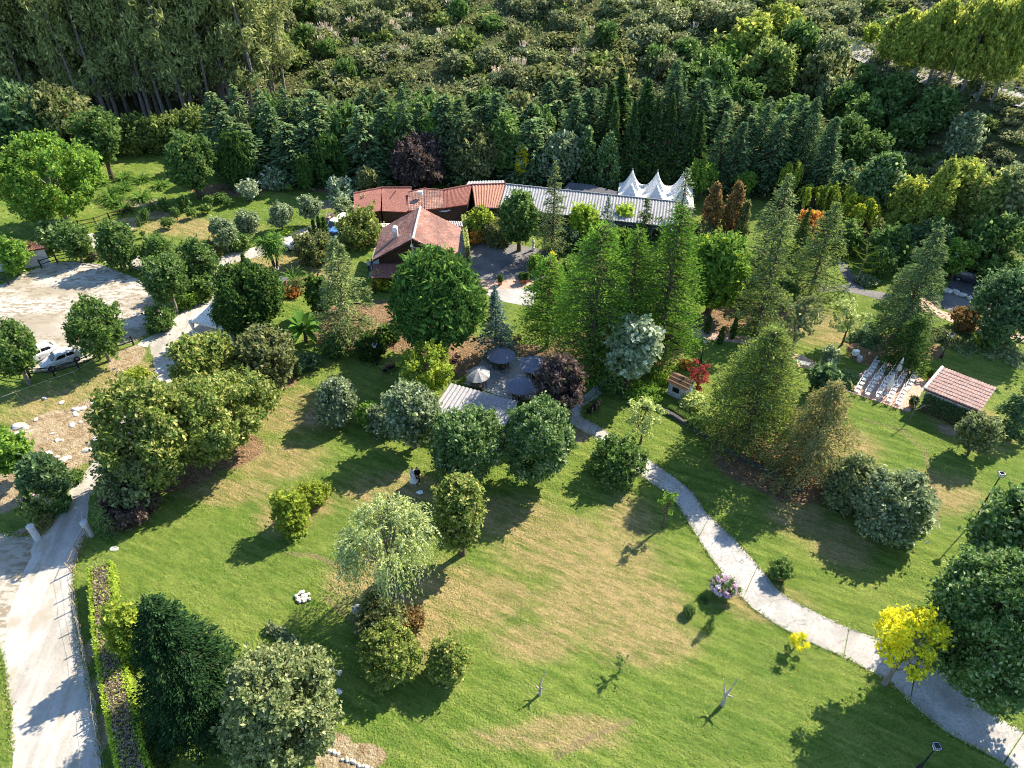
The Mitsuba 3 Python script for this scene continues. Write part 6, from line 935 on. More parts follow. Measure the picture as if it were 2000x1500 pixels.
 ('P:con_a', 'con_a', 33.26, 114.55, 12.19, 5.22, 'belt_conifer', 'tree', 'tall dark green conifer in the belt behind the buildings', 'dark conifers of the belt behind the buildings', dict()),
 ('P:con_c', 'con_c', 15.70, 109.47, 13.69, 2.80, 'belt_conifer', 'tree', 'tall dark green conifer in the belt behind the buildings', 'dark conifers of the belt behind the buildings', dict()),
 ('P:con_c', 'con_c', 18.36, 109.47, 13.32, 2.80, 'belt_conifer', 'tree', 'tall dark green conifer in the belt behind the buildings', 'dark conifers of the belt behind the buildings', dict()),
 ('P:con_c', 'con_c', 21.90, 109.47, 13.69, 2.80, 'belt_conifer', 'tree', 'tall dark green conifer in the belt behind the buildings', 'dark conifers of the belt behind the buildings', dict()),
 ('P:con_c', 'con_c', 24.54, 109.47, 14.06, 2.80, 'belt_conifer', 'tree', 'tall dark green conifer in the belt behind the buildings', 'dark conifers of the belt behind the buildings', dict()),
 ('P:con_c', 'con_c', 27.00, 109.47, 12.95, 2.80, 'belt_conifer', 'tree', 'tall dark green conifer in the belt behind the buildings', 'dark conifers of the belt behind the buildings', dict()),
 ('P:con_c', 'con_c', 29.23, 109.47, 11.83, 2.81, 'belt_conifer', 'tree', 'tall dark green conifer in the belt behind the buildings', 'dark conifers of the belt behind the buildings', dict()),
 ('P:con_b', 'con_b', 14.19, 119.07, 12.84, 2.99, 'belt_conifer', 'tree', 'tall dark green conifer in the belt behind the buildings', 'dark conifers of the belt behind the buildings', dict()),
 ('P:con_b', 'con_b', 21.90, 119.07, 14.01, 2.99, 'belt_conifer', 'tree', 'tall dark green conifer in the belt behind the buildings', 'dark conifers of the belt behind the buildings', dict()),
 ('P:con_b', 'con_b', 26.62, 119.07, 14.01, 2.99, 'belt_conifer', 'tree', 'tall dark green conifer in the belt behind the buildings', 'dark conifers of the belt behind the buildings', dict()),
 ('P:con_b', 'con_b', 35.45, 119.07, 9.65, 3.01, 'belt_conifer', 'tree', 'tall dark green conifer in the belt behind the buildings', 'dark conifers of the belt behind the buildings', dict()),
 ('P:con_b', 'con_b', 33.14, 119.07, 12.45, 3.00, 'belt_conifer', 'tree', 'tall dark green conifer in the belt behind the buildings', 'dark conifers of the belt behind the buildings', dict()),
 ('P:con_b', 'con_b', 32.06, 106.85, 12.65, 3.38, 'belt_conifer', 'tree', 'tall dark green conifer in the belt behind the buildings', 'dark conifers of the belt behind the buildings', dict()),
 ('P:con_a', 'con_a', 33.71, 105.87, 11.48, 3.32, 'belt_conifer', 'tree', 'tall dark green conifer in the belt behind the buildings', 'dark conifers of the belt behind the buildings', dict()),
 ('P:con_a', 'con_a', 36.00, 107.45, 11.50, 3.87, 'belt_conifer', 'tree', 'tall dark green conifer in the belt behind the buildings', 'dark conifers of the belt behind the buildings', dict()),
 ('P:con_b', 'con_b', 37.96, 107.45, 13.20, 3.63, 'belt_conifer', 'tree', 'tall dark green conifer in the belt behind the buildings', 'dark conifers of the belt behind the buildings', dict()),
 ('P:con_a', 'con_a', 39.44, 106.26, 12.32, 3.90, 'belt_conifer', 'tree', 'tall dark green conifer in the belt behind the buildings', 'dark conifers of the belt behind the buildings', dict()),
 ('P:con_b', 'con_b', 41.66, 108.25, 13.69, 4.49, 'belt_conifer', 'tree', 'tall dark green conifer in the belt behind the buildings', 'dark conifers of the belt behind the buildings', dict()),
 ('P:con_a', 'con_a', 43.55, 107.45, 12.83, 4.18, 'belt_conifer', 'tree', 'tall dark green conifer in the belt behind the buildings', 'dark conifers of the belt behind the buildings', dict()),
 ('P:con_a', 'con_a', 44.67, 105.49, 14.87, 3.09, 'belt_conifer', 'tree', 'tall dark green conifer in the belt behind the buildings', 'dark conifers of the belt behind the buildings', dict()),
 ('P:con_a', 'con_a', 45.59, 103.57, 12.96, 3.49, 'belt_conifer', 'tree', 'tall dark green conifer in the belt behind the buildings', 'dark conifers of the belt behind the buildings', dict()),
 ('P:con_b', 'con_b', 46.95, 102.08, 10.77, 3.80, 'belt_conifer', 'tree', 'tall dark green conifer in the belt behind the buildings', 'dark conifers of the belt behind the buildings', dict()),
 ('P:con_a', 'con_a', 36.41, 113.03, 11.88, 4.01, 'belt_conifer', 'tree', 'tall dark green conifer in the belt behind the buildings', 'dark conifers of the belt behind the buildings', dict()),
 ('P:con_b', 'con_b', 40.49, 113.03, 12.79, 4.36, 'belt_conifer', 'tree', 'tall dark green conifer in the belt behind the buildings', 'dark conifers of the belt behind the buildings', dict()),
 ('P:con_b', 'con_b', 44.17, 113.03, 13.25, 4.00, 'belt_conifer', 'tree', 'tall dark green conifer in the belt behind the buildings', 'dark conifers of the belt behind the buildings', dict()),
 ('P:con_b', 'con_b', 46.17, 111.97, 11.82, 3.36, 'belt_conifer', 'tree', 'tall dark green conifer in the belt behind the buildings', 'dark conifers of the belt behind the buildings', dict()),
 ('P:con_b', 'con_b', 47.83, 107.45, 10.97, 3.51, 'belt_conifer', 'tree', 'tall dark green conifer in the belt behind the buildings', 'dark conifers of the belt behind the buildings', dict()),
 ('P:con_b', 'con_b', 48.34, 99.37, 8.21, 4.17, 'belt_conifer', 'tree', 'tall dark green conifer in the belt behind the buildings', 'dark conifers of the belt behind the buildings', dict()),
 ('P:con_b', 'con_b', 46.66, 97.62, 7.40, 3.44, 'belt_conifer', 'tree', 'tall dark green conifer in the belt behind the buildings', 'dark conifers of the belt behind the buildings', dict()),
 ('P:w_mid', '', 39.68, 153.66, 7.10, 3.34, 'slope_tree', 'tree', 'dark green rounded tree on the wooded slope at the upper right', 'mixed trees on the wooded slope mid', dict()),
 ('P:w_fresh', '', 44.91, 158.78, 6.72, 3.74, 'slope_tree', 'tree', 'bright green rounded tree on the wooded slope at the upper right', 'mixed trees on the wooded slope fresh', dict()),
 ('P:w_poplar', '', 51.16, 162.79, 10.61, 5.17, 'slope_tree', 'tree', 'tall yellow-green tree on the wooded slope at the upper right', 'mixed trees on the wooded slope poplar', dict()),
 ('P:w_poplar', '', 57.71, 165.74, 11.00, 4.36, 'slope_tree', 'tree', 'tall yellow-green tree on the wooded slope at the upper right', 'mixed trees on the wooded slope poplar', dict()),
 ('P:w_bank', '', 51.11, 150.50, 9.76, 5.32, 'slope_tree', 'tree', 'light green spreading tree on the wooded slope at the upper right', 'mixed trees on the wooded slope bank', dict()),
 ('P:w_mid', '', 59.44, 158.47, 10.28, 3.70, 'slope_tree', 'tree', 'dark green rounded tree on the wooded slope at the upper right', 'mixed trees on the wooded slope mid', dict()),
 ('P:w_olive', '', 64.73, 160.91, 6.61, 3.85, 'slope_tree', 'tree', 'olive green rounded tree on the wooded slope at the upper right', 'mixed trees on the wooded slope olive', dict()),
 ('P:w_gray', '', 64.62, 152.54, 9.49, 3.59, 'slope_tree', 'tree', 'grey-green rounded tree on the wooded slope at the upper right', 'mixed trees on the wooded slope gray', dict()),
 ('P:w_olive', '', 61.73, 149.35, 8.30, 3.67, 'slope_tree', 'tree', 'olive green rounded tree on the wooded slope at the upper right', 'mixed trees on the wooded slope olive', dict()),
 ('P:w_mid', '', 40.34, 145.08, 9.56, 3.49, 'slope_tree', 'tree', 'dark green rounded tree on the wooded slope at the upper right', 'mixed trees on the wooded slope mid', dict()),
 ('P:w_mid', '', 44.30, 141.29, 6.31, 3.45, 'slope_tree', 'tree', 'dark green rounded tree on the wooded slope at the upper right', 'mixed trees on the wooded slope mid', dict()),
 ('P:w_mid', '', 37.46, 134.81, 6.62, 2.85, 'slope_tree', 'tree', 'dark green rounded tree on the wooded slope at the upper right', 'mixed trees on the wooded slope mid', dict()),
 ('P:w_mid', '', 52.69, 136.11, 5.65, 3.35, 'slope_tree', 'tree', 'dark green rounded tree on the wooded slope at the upper right', 'mixed trees on the wooded slope mid', dict()),
 ('P:w_olive', '', 53.16, 128.34, 5.00, 2.75, 'slope_tree', 'tree', 'olive green rounded tree on the wooded slope at the upper right', 'mixed trees on the wooded slope olive', dict()),
 ('P:w_gray', '', 62.72, 144.98, 6.40, 3.01, 'slope_tree', 'tree', 'grey-green rounded tree on the wooded slope at the upper right', 'mixed trees on the wooded slope gray', dict()),
 ('P:w_mid', '', 63.51, 138.74, 6.74, 3.01, 'slope_tree', 'tree', 'dark green rounded tree on the wooded slope at the upper right', 'mixed trees on the wooded slope mid', dict()),
 ('P:w_mid', '', 63.84, 130.81, 6.96, 3.24, 'slope_tree', 'tree', 'dark green rounded tree on the wooded slope at the upper right', 'mixed trees on the wooded slope mid', dict()),
 ('P:w_mid', '', 68.57, 133.80, 6.53, 3.29, 'slope_tree', 'tree', 'dark green rounded tree on the wooded slope at the upper right', 'mixed trees on the wooded slope mid', dict()),
 ('P:w_mid', '', 58.43, 123.34, 6.24, 3.10, 'slope_tree', 'tree', 'dark green rounded tree on the wooded slope at the upper right', 'mixed trees on the wooded slope mid', dict()),
 ('P:w_mid', '', 59.33, 116.33, 5.58, 2.97, 'slope_tree', 'tree', 'dark green rounded tree on the wooded slope at the upper right', 'mixed trees on the wooded slope mid', dict()),
 ('P:w_mid', '', 69.99, 125.38, 5.79, 3.59, 'slope_tree', 'tree', 'dark green rounded tree on the wooded slope at the upper right', 'mixed trees on the wooded slope mid', dict()),
 ('P:w_mid', '', 74.76, 128.46, 6.67, 3.60, 'slope_tree', 'tree', 'dark green rounded tree on the wooded slope at the upper right', 'mixed trees on the wooded slope mid', dict()),
 ('P:w_mid', '', 71.65, 136.09, 6.48, 2.83, 'slope_tree', 'tree', 'dark green rounded tree on the wooded slope at the upper right', 'mixed trees on the wooded slope mid', dict()),
 ('P:w_mid', '', 67.88, 143.05, 6.26, 2.95, 'slope_tree', 'tree', 'dark green rounded tree on the wooded slope at the upper right', 'mixed trees on the wooded slope mid', dict()),
 ('P:w_mid', '', 37.66, 162.89, 5.19, 3.28, 'slope_tree', 'tree', 'dark green rounded tree on the wooded slope at the upper right', 'mixed trees on the wooded slope mid', dict()),
 ('P:w_scrub', '', 32.17, 158.47, 4.62, 3.22, 'slope_tree', 'tree', 'dull brownish green tree on the wooded slope at the upper right', 'mixed trees on the wooded slope scrub', dict()),
 ('P:w_mid', '', 35.07, 150.39, 6.04, 3.40, 'slope_tree', 'tree', 'dark green rounded tree on the wooded slope at the upper right', 'mixed trees on the wooded slope mid', dict()),
 ('P:w_scrub', '', 30.23, 169.28, 4.70, 3.92, 'slope_tree', 'tree', 'dull brownish green tree on the wooded slope at the upper right', 'mixed trees on the wooded slope scrub', dict()),
 ('P:w_scrub', '', 35.88, 177.53, 4.84, 4.05, 'slope_tree', 'tree', 'dull brownish green tree on the wooded slope at the upper right', 'mixed trees on the wooded slope scrub', dict()),
 ('P:w_scrub', '', 50.30, 175.28, 6.43, 4.57, 'slope_tree', 'tree', 'dull brownish green tree on the wooded slope at the upper right', 'mixed trees on the wooded slope scrub', dict()),
 ('P:w_scrub', '', 44.42, 180.01, 4.91, 4.09, 'slope_tree', 'tree', 'dull brownish green tree on the wooded slope at the upper right', 'mixed trees on the wooded slope scrub', dict()),
 ('P:w_mid', '', 81.12, 167.08, 2.56, 2.54, 'slope_tree', 'tree', 'dark green rounded tree on the wooded slope at the upper right', 'mixed trees on the wooded slope mid', dict()),
 ('P:w_scrub', '', 67.87, 176.22, 4.30, 3.45, 'slope_tree', 'tree', 'dull brownish green tree on the wooded slope at the upper right', 'mixed trees on the wooded slope scrub', dict()),
 ('P:w_scrub', '', 75.64, 178.92, 4.12, 3.49, 'slope_tree', 'tree', 'dull brownish green tree on the wooded slope at the upper right', 'mixed trees on the wooded slope scrub', dict()),
 ('P:w_mid', '', 43.88, 128.34, 5.90, 3.20, 'slope_tree', 'tree', 'dark green rounded tree on the wooded slope at the upper right', 'mixed trees on the wooded slope mid', dict()),
 ('P:w_olive', '', 45.49, 121.01, 5.27, 2.62, 'slope_tree', 'tree', 'olive green rounded tree on the wooded slope at the upper right', 'mixed trees on the wooded slope olive', dict()),
 ('P:w_mid', '', 32.84, 121.01, 4.86, 2.19, 'slope_tree', 'tree', 'dark green rounded tree on the wooded slope at the upper right', 'mixed trees on the wooded slope mid', dict()),
 ('P:w_olive', '', 35.73, 116.33, 4.33, 2.13, 'slope_tree', 'tree', 'olive green rounded tree on the wooded slope at the upper right', 'mixed trees on the wooded slope olive', dict()),
 ('round', 'silver', 74.99, 117.57, 8.27, 2.38, 'pale_slope_tree', 'tree', 'pale silver-leaved tree alone in the dark slope at the right', None, dict(leaf=0.4, cap=2600, z0=0.02, pal2='silver')),
 ('oval', 'yellowgreen', 75.48, 162.59, 4.12, 1.40, 'yellow_slope_tree', 'tree', 'small yellow tree left of the roadside poplars', None, dict(leaf=0.45, cap=700)),
 ('cone', 'willow', 15.68, 168.53, 6.10, 1.82, 'yellow_hill_poplar', 'tree', 'pale yellow young poplar alone on the scrub hillside', None, dict(leaf=0.5, cap=900, z0=0.0)),
 ('P:roadpoplar', '', 73.49, 148.17, 10.13, 2.85, 'roadside_poplar', 'tree', 'tall yellowing poplar standing along the upper road', 'yellowing poplars along the upper road', dict()),
 ('P:roadpoplar', '', 74.58, 144.79, 12.32, 3.07, 'roadside_poplar', 'tree', 'tall yellowing poplar standing along the upper road', 'yellowing poplars along the upper road', dict()),
 ('P:roadpoplar', '', 75.97, 141.55, 14.29, 3.09, 'roadside_poplar', 'tree', 'tall yellowing poplar standing along the upper road', 'yellowing poplars along the upper road', dict()),
 ('P:roadpoplar', '', 77.62, 138.56, 15.45, 3.11, 'roadside_poplar', 'tree', 'tall yellowing poplar standing along the upper road', 'yellowing poplars along the upper road', dict()),
 ('P:roadpoplar', '', 79.21, 135.27, 15.73, 2.96, 'roadside_poplar', 'tree', 'tall yellowing poplar standing along the upper road', 'yellowing poplars along the upper road', dict()),
 ('P:roadpoplar', '', 80.59, 132.41, 17.25, 3.07, 'roadside_poplar', 'tree', 'tall yellowing poplar standing along the upper road', 'yellowing poplars along the upper road', dict()),
 ('P:roadpoplar', '', 82.14, 129.58, 17.02, 2.92, 'roadside_poplar', 'tree', 'tall yellowing poplar standing along the upper road', 'yellowing poplars along the upper road', dict()),
 ('P:roadpoplar', '', 83.31, 126.86, 18.38, 3.03, 'roadside_poplar', 'tree', 'tall yellowing poplar standing along the upper road', 'yellowing poplars along the upper road', dict()),
 ('P:roadpoplar', '', 80.72, 141.13, 12.39, 2.61, 'roadside_poplar', 'tree', 'tall yellowing poplar standing along the upper road', 'yellowing poplars along the upper road', dict()),
 ('P:roadpoplar', '', 84.02, 135.14, 14.02, 2.68, 'roadside_poplar', 'tree', 'tall yellowing poplar standing along the upper road', 'yellowing poplars along the upper road', dict()),
 ('bush', 'mid', 11.05, 86.71, 2.29, 1.52, 'garden_shrub', 'shrub', 'dark shrub below the dark blue spruce in front of the grey roof', None, dict(leaf=0.3, cap=1800, pal2='olive')),
 ('bush', 'fresh', 14.73, 87.79, 3.03, 1.39, 'garden_shrub', 'shrub', 'bright shrub right of the dark blue spruce', None, dict(leaf=0.3, cap=1800, pal2='olive')),
 ('bush', 'mid', 21.86, 78.88, 5.80, 1.92, 'garden_shrub', 'shrub', 'dull green shrub between the golden thuja and the pointed feathery conifer', None, dict(leaf=0.3, cap=1800, pal2='olive')),
 ('bush', 'silver', 7.37, 94.99, 2.20, 1.25, 'garden_shrub', 'shrub', 'greyish shrub against the grey roof behind the slender cedar', None, dict(leaf=0.3, cap=1800, pal2='olive')),
 ('bush', 'mid', 20.71, 91.12, 2.78, 1.43, 'garden_shrub', 'shrub', 'dark shrub in front of the grey roof right of the dark cone', None, dict(leaf=0.3, cap=1800, pal2='olive')),
 ('bush', 'olive', 25.82, 89.80, 2.40, 1.77, 'garden_shrub', 'shrub', 'olive shrub at the end of the grey roof', None, dict(leaf=0.3, cap=1800, pal2='mid')),
 ('bush', 'mid', 7.71, 78.71, 3.72, 1.61, 'garden_shrub', 'shrub', 'dark shrub behind the smallest feathery conifer', None, dict(leaf=0.3, cap=1800, pal2='olive')),
 ('bush', 'fir', 28.34, 73.98, 3.48, 1.73, 'garden_shrub', 'shrub', 'dark shrub at the foot of the light cedars', None, dict(leaf=0.3, cap=1800, pal2='olive')),
 ('bush', 'mid', 32.67, 73.87, 2.99, 1.54, 'garden_shrub', 'shrub', 'mid-green shrub between the light cedars', None, dict(leaf=0.3, cap=1800, pal2='olive')),
 ('bush', 'mid', 44.75, 86.94, 3.85, 1.93, 'garden_shrub', 'shrub', 'dark green shrub behind the golden boughs', None, dict(leaf=0.3, cap=1800, pal2='olive')),
 ('bush', 'mid', 48.49, 75.22, 4.19, 1.86, 'garden_shrub', 'shrub', 'dark green undergrowth bush behind the tall dark cedar', None, dict(leaf=0.3, cap=1800, pal2='olive')),
 ('bush', 'fir', 55.24, 81.41, 3.69, 1.84, 'garden_shrub', 'shrub', 'dark bush above the parking lot', None, dict(leaf=0.3, cap=1800, pal2='olive')),
 ('P:w_olive', '', -44.62, 116.33, 7.78, 2.95, 'belt_broadleaf_tree', 'tree', 'olive green rounded tree among the dark conifers of the belt', 'broad-leaved trees in the belt olive', dict()),
 ('P:w_mid', '', -25.70, 115.21, 10.27, 3.32, 'belt_broadleaf_tree', 'tree', 'mid-green rounded tree among the dark conifers of the belt', 'broad-leaved trees in the belt mid', dict()),
 ('P:w_olive', '', -23.59, 123.34, 10.71, 3.06, 'belt_broadleaf_tree', 'tree', 'olive green rounded tree among the dark conifers of the belt', 'broad-leaved trees in the belt olive', dict()),
 ('P:w_bank', '', -10.01, 116.33, 10.78, 2.92, 'belt_broadleaf_tree', 'tree', 'light green rounded tree among the dark conifers of the belt', 'broad-leaved trees in the belt bank', dict()),
 ('P:w_gray', '', -31.62, 123.34, 8.97, 2.63, 'belt_broadleaf_tree', 'tree', 'grey-green rounded tree among the dark conifers of the belt', 'broad-leaved trees in the belt gray', dict()),
 ('P:w_mid', '', 5.02, 116.33, 9.53, 2.51, 'belt_broadleaf_tree', 'tree', 'mid-green rounded tree among the dark conifers of the belt', 'broad-leaved trees in the belt mid', dict()),
 ('P:w_olive', '', 0.88, 123.34, 9.83, 3.07, 'belt_broadleaf_tree', 'tree', 'olive green rounded tree among the dark conifers of the belt', 'broad-leaved trees in the belt olive', dict()),
 ('P:w_mid', '', -4.45, 125.78, 9.53, 2.67, 'belt_broadleaf_tree', 'tree', 'mid-green rounded tree among the dark conifers of the belt', 'broad-leaved trees in the belt mid', dict()),
 ('P:w_olive', '', 12.30, 123.34, 8.97, 2.63, 'belt_broadleaf_tree', 'tree', 'olive green rounded tree among the dark conifers of the belt', 'broad-leaved trees in the belt olive', dict()),
 ('P:w_mid', '', -39.86, 123.34, 9.83, 3.07, 'belt_broadleaf_tree', 'tree', 'mid-green rounded tree among the dark conifers of the belt', 'broad-leaved trees in the belt mid', dict()),
 ('P:w_olive', '', 37.91, 123.34, 7.63, 2.65, 'belt_broadleaf_tree', 'tree', 'olive green rounded tree among the dark conifers of the belt', 'broad-leaved trees in the belt olive', dict())]
POOLS = {'P:con_a': ('cone', 'fir', 15, 3.4, 4, dict(leaf=.62, cap=3800, z0=.02, pal2='cedar')), 'P:con_b': ('cedar', 'fir', 15, 3.6, 4, dict(leaf=.7, cap=3200, z0=.02, pal2='cedar')), 'P:con_c': ('spruce', 'yew', 15, 3.2, 3, dict(leaf=.75, cap=2600, z0=.02, pal2='fir')),
 'P:orchard': ('round', 'mid', 1.8, .7, 3, dict(leaf=.22, cap=420, z0=.3)),
 'P:w_mid': ('round', 'mid', 9, 4.2, 3, dict(leaf=.6, cap=1900, z0=.0, clump=.24, pal2='olive')), 'P:w_fresh': ('round', 'fresh', 9, 4.2, 2, dict(leaf=.6, cap=1900, z0=.0, clump=.24)), 'P:w_poplar': ('oval', 'poplar', 12, 4.2, 2, dict(leaf=.6, cap=2600, z0=.05, clump=.22, pal2='fresh')),
 'P:w_bank': ('round', 'bank', 9, 4.5, 2, dict(leaf=.6, cap=2200, z0=.0, clump=.22, pal2='fresh')), 'P:w_olive': ('round', 'olive', 8, 4.2, 2, dict(leaf=.6, cap=1900, z0=.0, clump=.24)), 'P:w_gray': ('round', 'bluegray', 8, 4.2, 2, dict(leaf=.5, cap=2200, z0=.0, clump=.2, pal2='silver')),
 'P:w_scrub': ('round', 'scrub', 6, 4.2, 2, dict(leaf=.6, cap=1700, z0=.0, clump=.22, pal2='olive')), 'P:roadpoplar': ('oval', 'poplar', 15, 4.6, 4, dict(leaf=.5, cap=4200, z0=.16, clump=.17, pal2='yellowgreen', bark='grey'))}
for n_, (kind, pal, x, y, h, R_, name, cat, label, group, o) in enumerate(PLANTS):
    if kind.startswith('P:'):
        k_, p_, h0, r0, nv, oo = POOLS[kind]; plant(pool(k_, p_, h0, r0, nv, **oo), name, label, cat, x, y, h, R_, n_, group)
    else: grow(name, label, cat, kind, pal, x, y, h, R_, group, 50 + n_, **o)
# banana plant: every leaf is a part of its own
bx_, by_ = (-23.16, 65.64); BN = thing('banana_plant', 'large banana plant with long paddle leaves beside the dense dark cypress', 'plant')
MB().tube([[bx_, by_, -.1], [bx_ + .05, by_, 1.0], [bx_, by_ + .05, 1.9]], [.22, .18, .12], 9).to(BN, 'stem', 'bark', 'brown', True, BK)
r = np.random.default_rng(3)
for k in range(22):
    az = k * 2.399; el = 1.25 - 1.35 * (k / 22); L_ = 2.5 + .5 * r.random(); wd = .33 + .08 * r.random(); n = 9; t = np.linspace(0, 1, n); s = L_ * t
    cx_ = math.cos(el) * s; cz_ = math.sin(el) * s - .30 * L_ * t ** 2.6 * (1.15 - .3 * el); w = wd * np.sin(np.clip(t * 1.06 + .05, 0, 1) * np.pi) ** .55 * (t > .06) + .03
    e = np.array([math.cos(az), math.sin(az), 0]); q = np.array([-e[1], e[0], 0]); c = np.array([bx_, by_, 1.55 + .3 * (1 - k / 22)]) + cx_[:, None] * e + np.c_[0 * t, 0 * t, cz_]
    v = np.vstack([c + q * w[:, None] + np.c_[0 * t, 0 * t, w * .35], c, c - q * w[:, None] + np.c_[0 * t, 0 * t, w * .35]]); f = []
    for a_ in range(2):
        for b_ in range(n - 1): f.append([a_ * n + b_, a_ * n + b_ + 1, (a_ + 1) * n + b_ + 1, (a_ + 1) * n + b_])
    part(BN, 'leaf', (v, np.array(f)), 'leaf', True, uvs(len(v), LK.index('strap' if k != 19 else 'tan'), .3 + .4 * r.random()))
# golden bare larch-like tree: boughs that curve up
def snag(name, label, cat, x, y, h, limbs, pal, r0, sub=0, seed=0, table=BK):
    r = np.random.default_rng(seed); k = thing(name, label, cat); z = float(terrain(x, y)); MB().tube([[x, y, z - .2], [x + .02 * h, y, z + h * .5], [x, y + .02 * h, z + h]], [r0, r0 * .8, r0 * .4], 7).to(k, 'trunk', 'bark', pal[0], True, BK)
    for (z0_, az, L_, up) in limbs:
        e = np.array([math.cos(az), math.sin(az), 0]); b = np.array([x, y, z + z0_ * h]); P_ = [b, b + e * L_ * .45 + [0, 0, up * .18 * L_], b + e * L_ * .8 + [0, 0, up * .5 * L_], b + e * L_ + [0, 0, up * 1.0 * L_]]; m = MB(); m.tube(P_, [r0 * .55, r0 * .45, r0 * .32, r0 * .12], 5)
        for s in range(sub):
            t = .3 + .6 * r.random(); c = np.array(P_[1]) * (1 - t) + np.array(P_[3]) * t; m.tube([c, c + r.normal(size=3) * .3 * L_ * .6 + [0, 0, .1 * L_]], [r0 * .2, r0 * .06], 4)
        m.to(k, 'branch', 'leaf' if pal[1] in LK else 'bark', pal[1], True, LK if pal[1] in LK else BK)
    return k
lx, ly = (43.69, 78.76); r = np.random.default_rng(5)
snag('golden_larch_tree', 'bare tree with curving golden yellow boughs behind the ball evergreen', 'tree', lx, ly, 5.6, [(.3 + .66 * i / 15, i * 2.4, 2.7 * (1 - .75 * i / 15) + .3, .42) for i in range(16)], ('grey', 'yellowgreen'), .11, 3, 4)
sx, sy = (13.93, 23.75); snag('dead_forked_stump', 'bare forked dead tree stump with three arms on the front lawn', 'dead tree', sx, sy, 1.45, [(.9, -.9 + 2.6, .55, 1.3), (.97, .6, .75, 1.6), (.92, -.5, .5, .4)], ('dead', 'dead'), .15, 0, 1)
sx2, sy2 = (1.86, 24.49); k = snag('dead_twiggy_stump', 'dead twiggy stump left of the forked one on the front lawn', 'dead tree', sx2, sy2, 1.3, [(.95, .9, .5, 2.2), (.5, 2.6, .4, .9), (.4, 4.2, .35, .8), (.7, 5.5, .3, .9)], ('dead', 'dead'), .11, 3, 2)
bx2, by2 = (38.67, 52.09); snag('bare_young_tree', 'thin bare young tree in front of the pavilion hedge', 'tree', bx2, by2, 3.0, [(.5, .2, 1.1, .5), (.6, 1.4, .9, .6), (.75, -.5, 1.2, .35), (.85, 2.4, .8, .7), (.95, .6, 1.0, .6)], ('grey', 'grey'), .06, 3, 6)
# clipped hedges: a leafy box swept along a line
def hedge(name, label, line, w, h, side, top, leaf=.16, seed=0, n=6000, taper=.9):
    r = np.random.default_rng(seed); p = spline(line, .4); t = np.gradient(p, axis=0); t /= np.linalg.norm(t, axis=1, keepdims=True); nn = np.c_[t[:, 1], -t[:, 0]]; k = r.integers(0, len(p), n); face = r.random(n); per = h * 2 / (h * 2 + w)
    s = np.where(face < per / 2, -1., np.where(face < per, 1., 0)); z = np.where(s != 0, h * np.sqrt(r.random(n)), h * (1 + .04 * r.normal(size=n))); off = np.where(s != 0, s * w / 2 * (1 - (1 - taper) * z / h), (r.random(n) * 2 - 1) * w / 2) + .05 * r.normal(size=n)
    P_ = np.c_[p[k] + nn[k] * off[:, None] + t[k] * (r.random((n, 1)) - .5) * .5, z]; N = np.c_[nn[k] * s[:, None], (s == 0) * 1. + .3] + r.normal(size=(n, 3)) * .45; D = np.c_[r.normal(size=(n, 2)) * .7, np.full(n, .7)]
    inner = (s == 0) & (np.abs(off) < w * .30); pal = np.where(inner & (r.random(n) < .72), LK.index(top), LK.index(side))
    b = np.abs(np.r_[0, np.cumsum(np.linalg.norm(np.diff(p, axis=0), axis=1))]); endm = MB()
    for q, sg in ((0, -1), (len(p) - 1, 1)):
        m_ = int(n * .06); zz = h * np.sqrt(r.random(m_)); oo = (r.random(m_) * 2 - 1) * w / 2; P_ = np.vstack([P_, np.c_[p[q] + nn[q] * oo[:, None], zz]]); N = np.vstack([N, np.c_[t[q] * sg * np.ones((m_, 1)), np.full(m_, .3)] + r.normal(size=(m_, 3)) * .4]); D = np.vstack([D, np.c_[r.normal(size=(m_, 2)) * .7, np.full(m_, .7)]]); pal = np.r_[pal, np.full(m_, LK.index(side))]
    v, f, u = kites(P_, unit(D), unit(N), leaf, leaf * .55, pal, r); key = thing(name, label, 'hedge'); part(key, 'foliage', (v, f), 'leaf', uv=u); tri_count[0] += len(f)
    m = MB(); c = np.r_[p + nn * w * .36, (p - nn * w * .36)[::-1]]; m.mesh(slab(c, 0, h * .86)); m.to(key, 'stems', 'bark', 'brown', False, BK); return key
hedge('clipped_hedge', 'long clipped hedge with a grey woody top and yellow-green sides beside the drive', [(-31.43, 33.88), (-29.75, 30.62), (-27.93, 27.33), (-25.92, 23.99), (-23.79, 20.67), (-21.96, 17.98)], 1.75, 1.5, 'lime', 'twig', .17, 1, 15000)
hedge('pavilion_hedge', 'dark green clipped hedge in front of the tiled pavilion', [(40.87, 54.09), (42.58, 52.54), (44.04, 50.75)], 1.2, 2.0, 'fir', 'mid', .17, 2, 7000)
hedge('bamboo_screen', 'narrow yellow-green bamboo screen along the right side of the red-roofed house', [(-6.82, 93.43), (-6.36, 88.74), (-5.85, 84.10)], .55, 2.4, 'willow', 'yellowgreen', .24, 3, 2600)
hedge('low_box_hedge', 'low dark box edging beside the playhouse', [(15.81, 53.93), (16.97, 52.54)], .6, .5, 'mid', 'fresh', .12, 4, 1200)
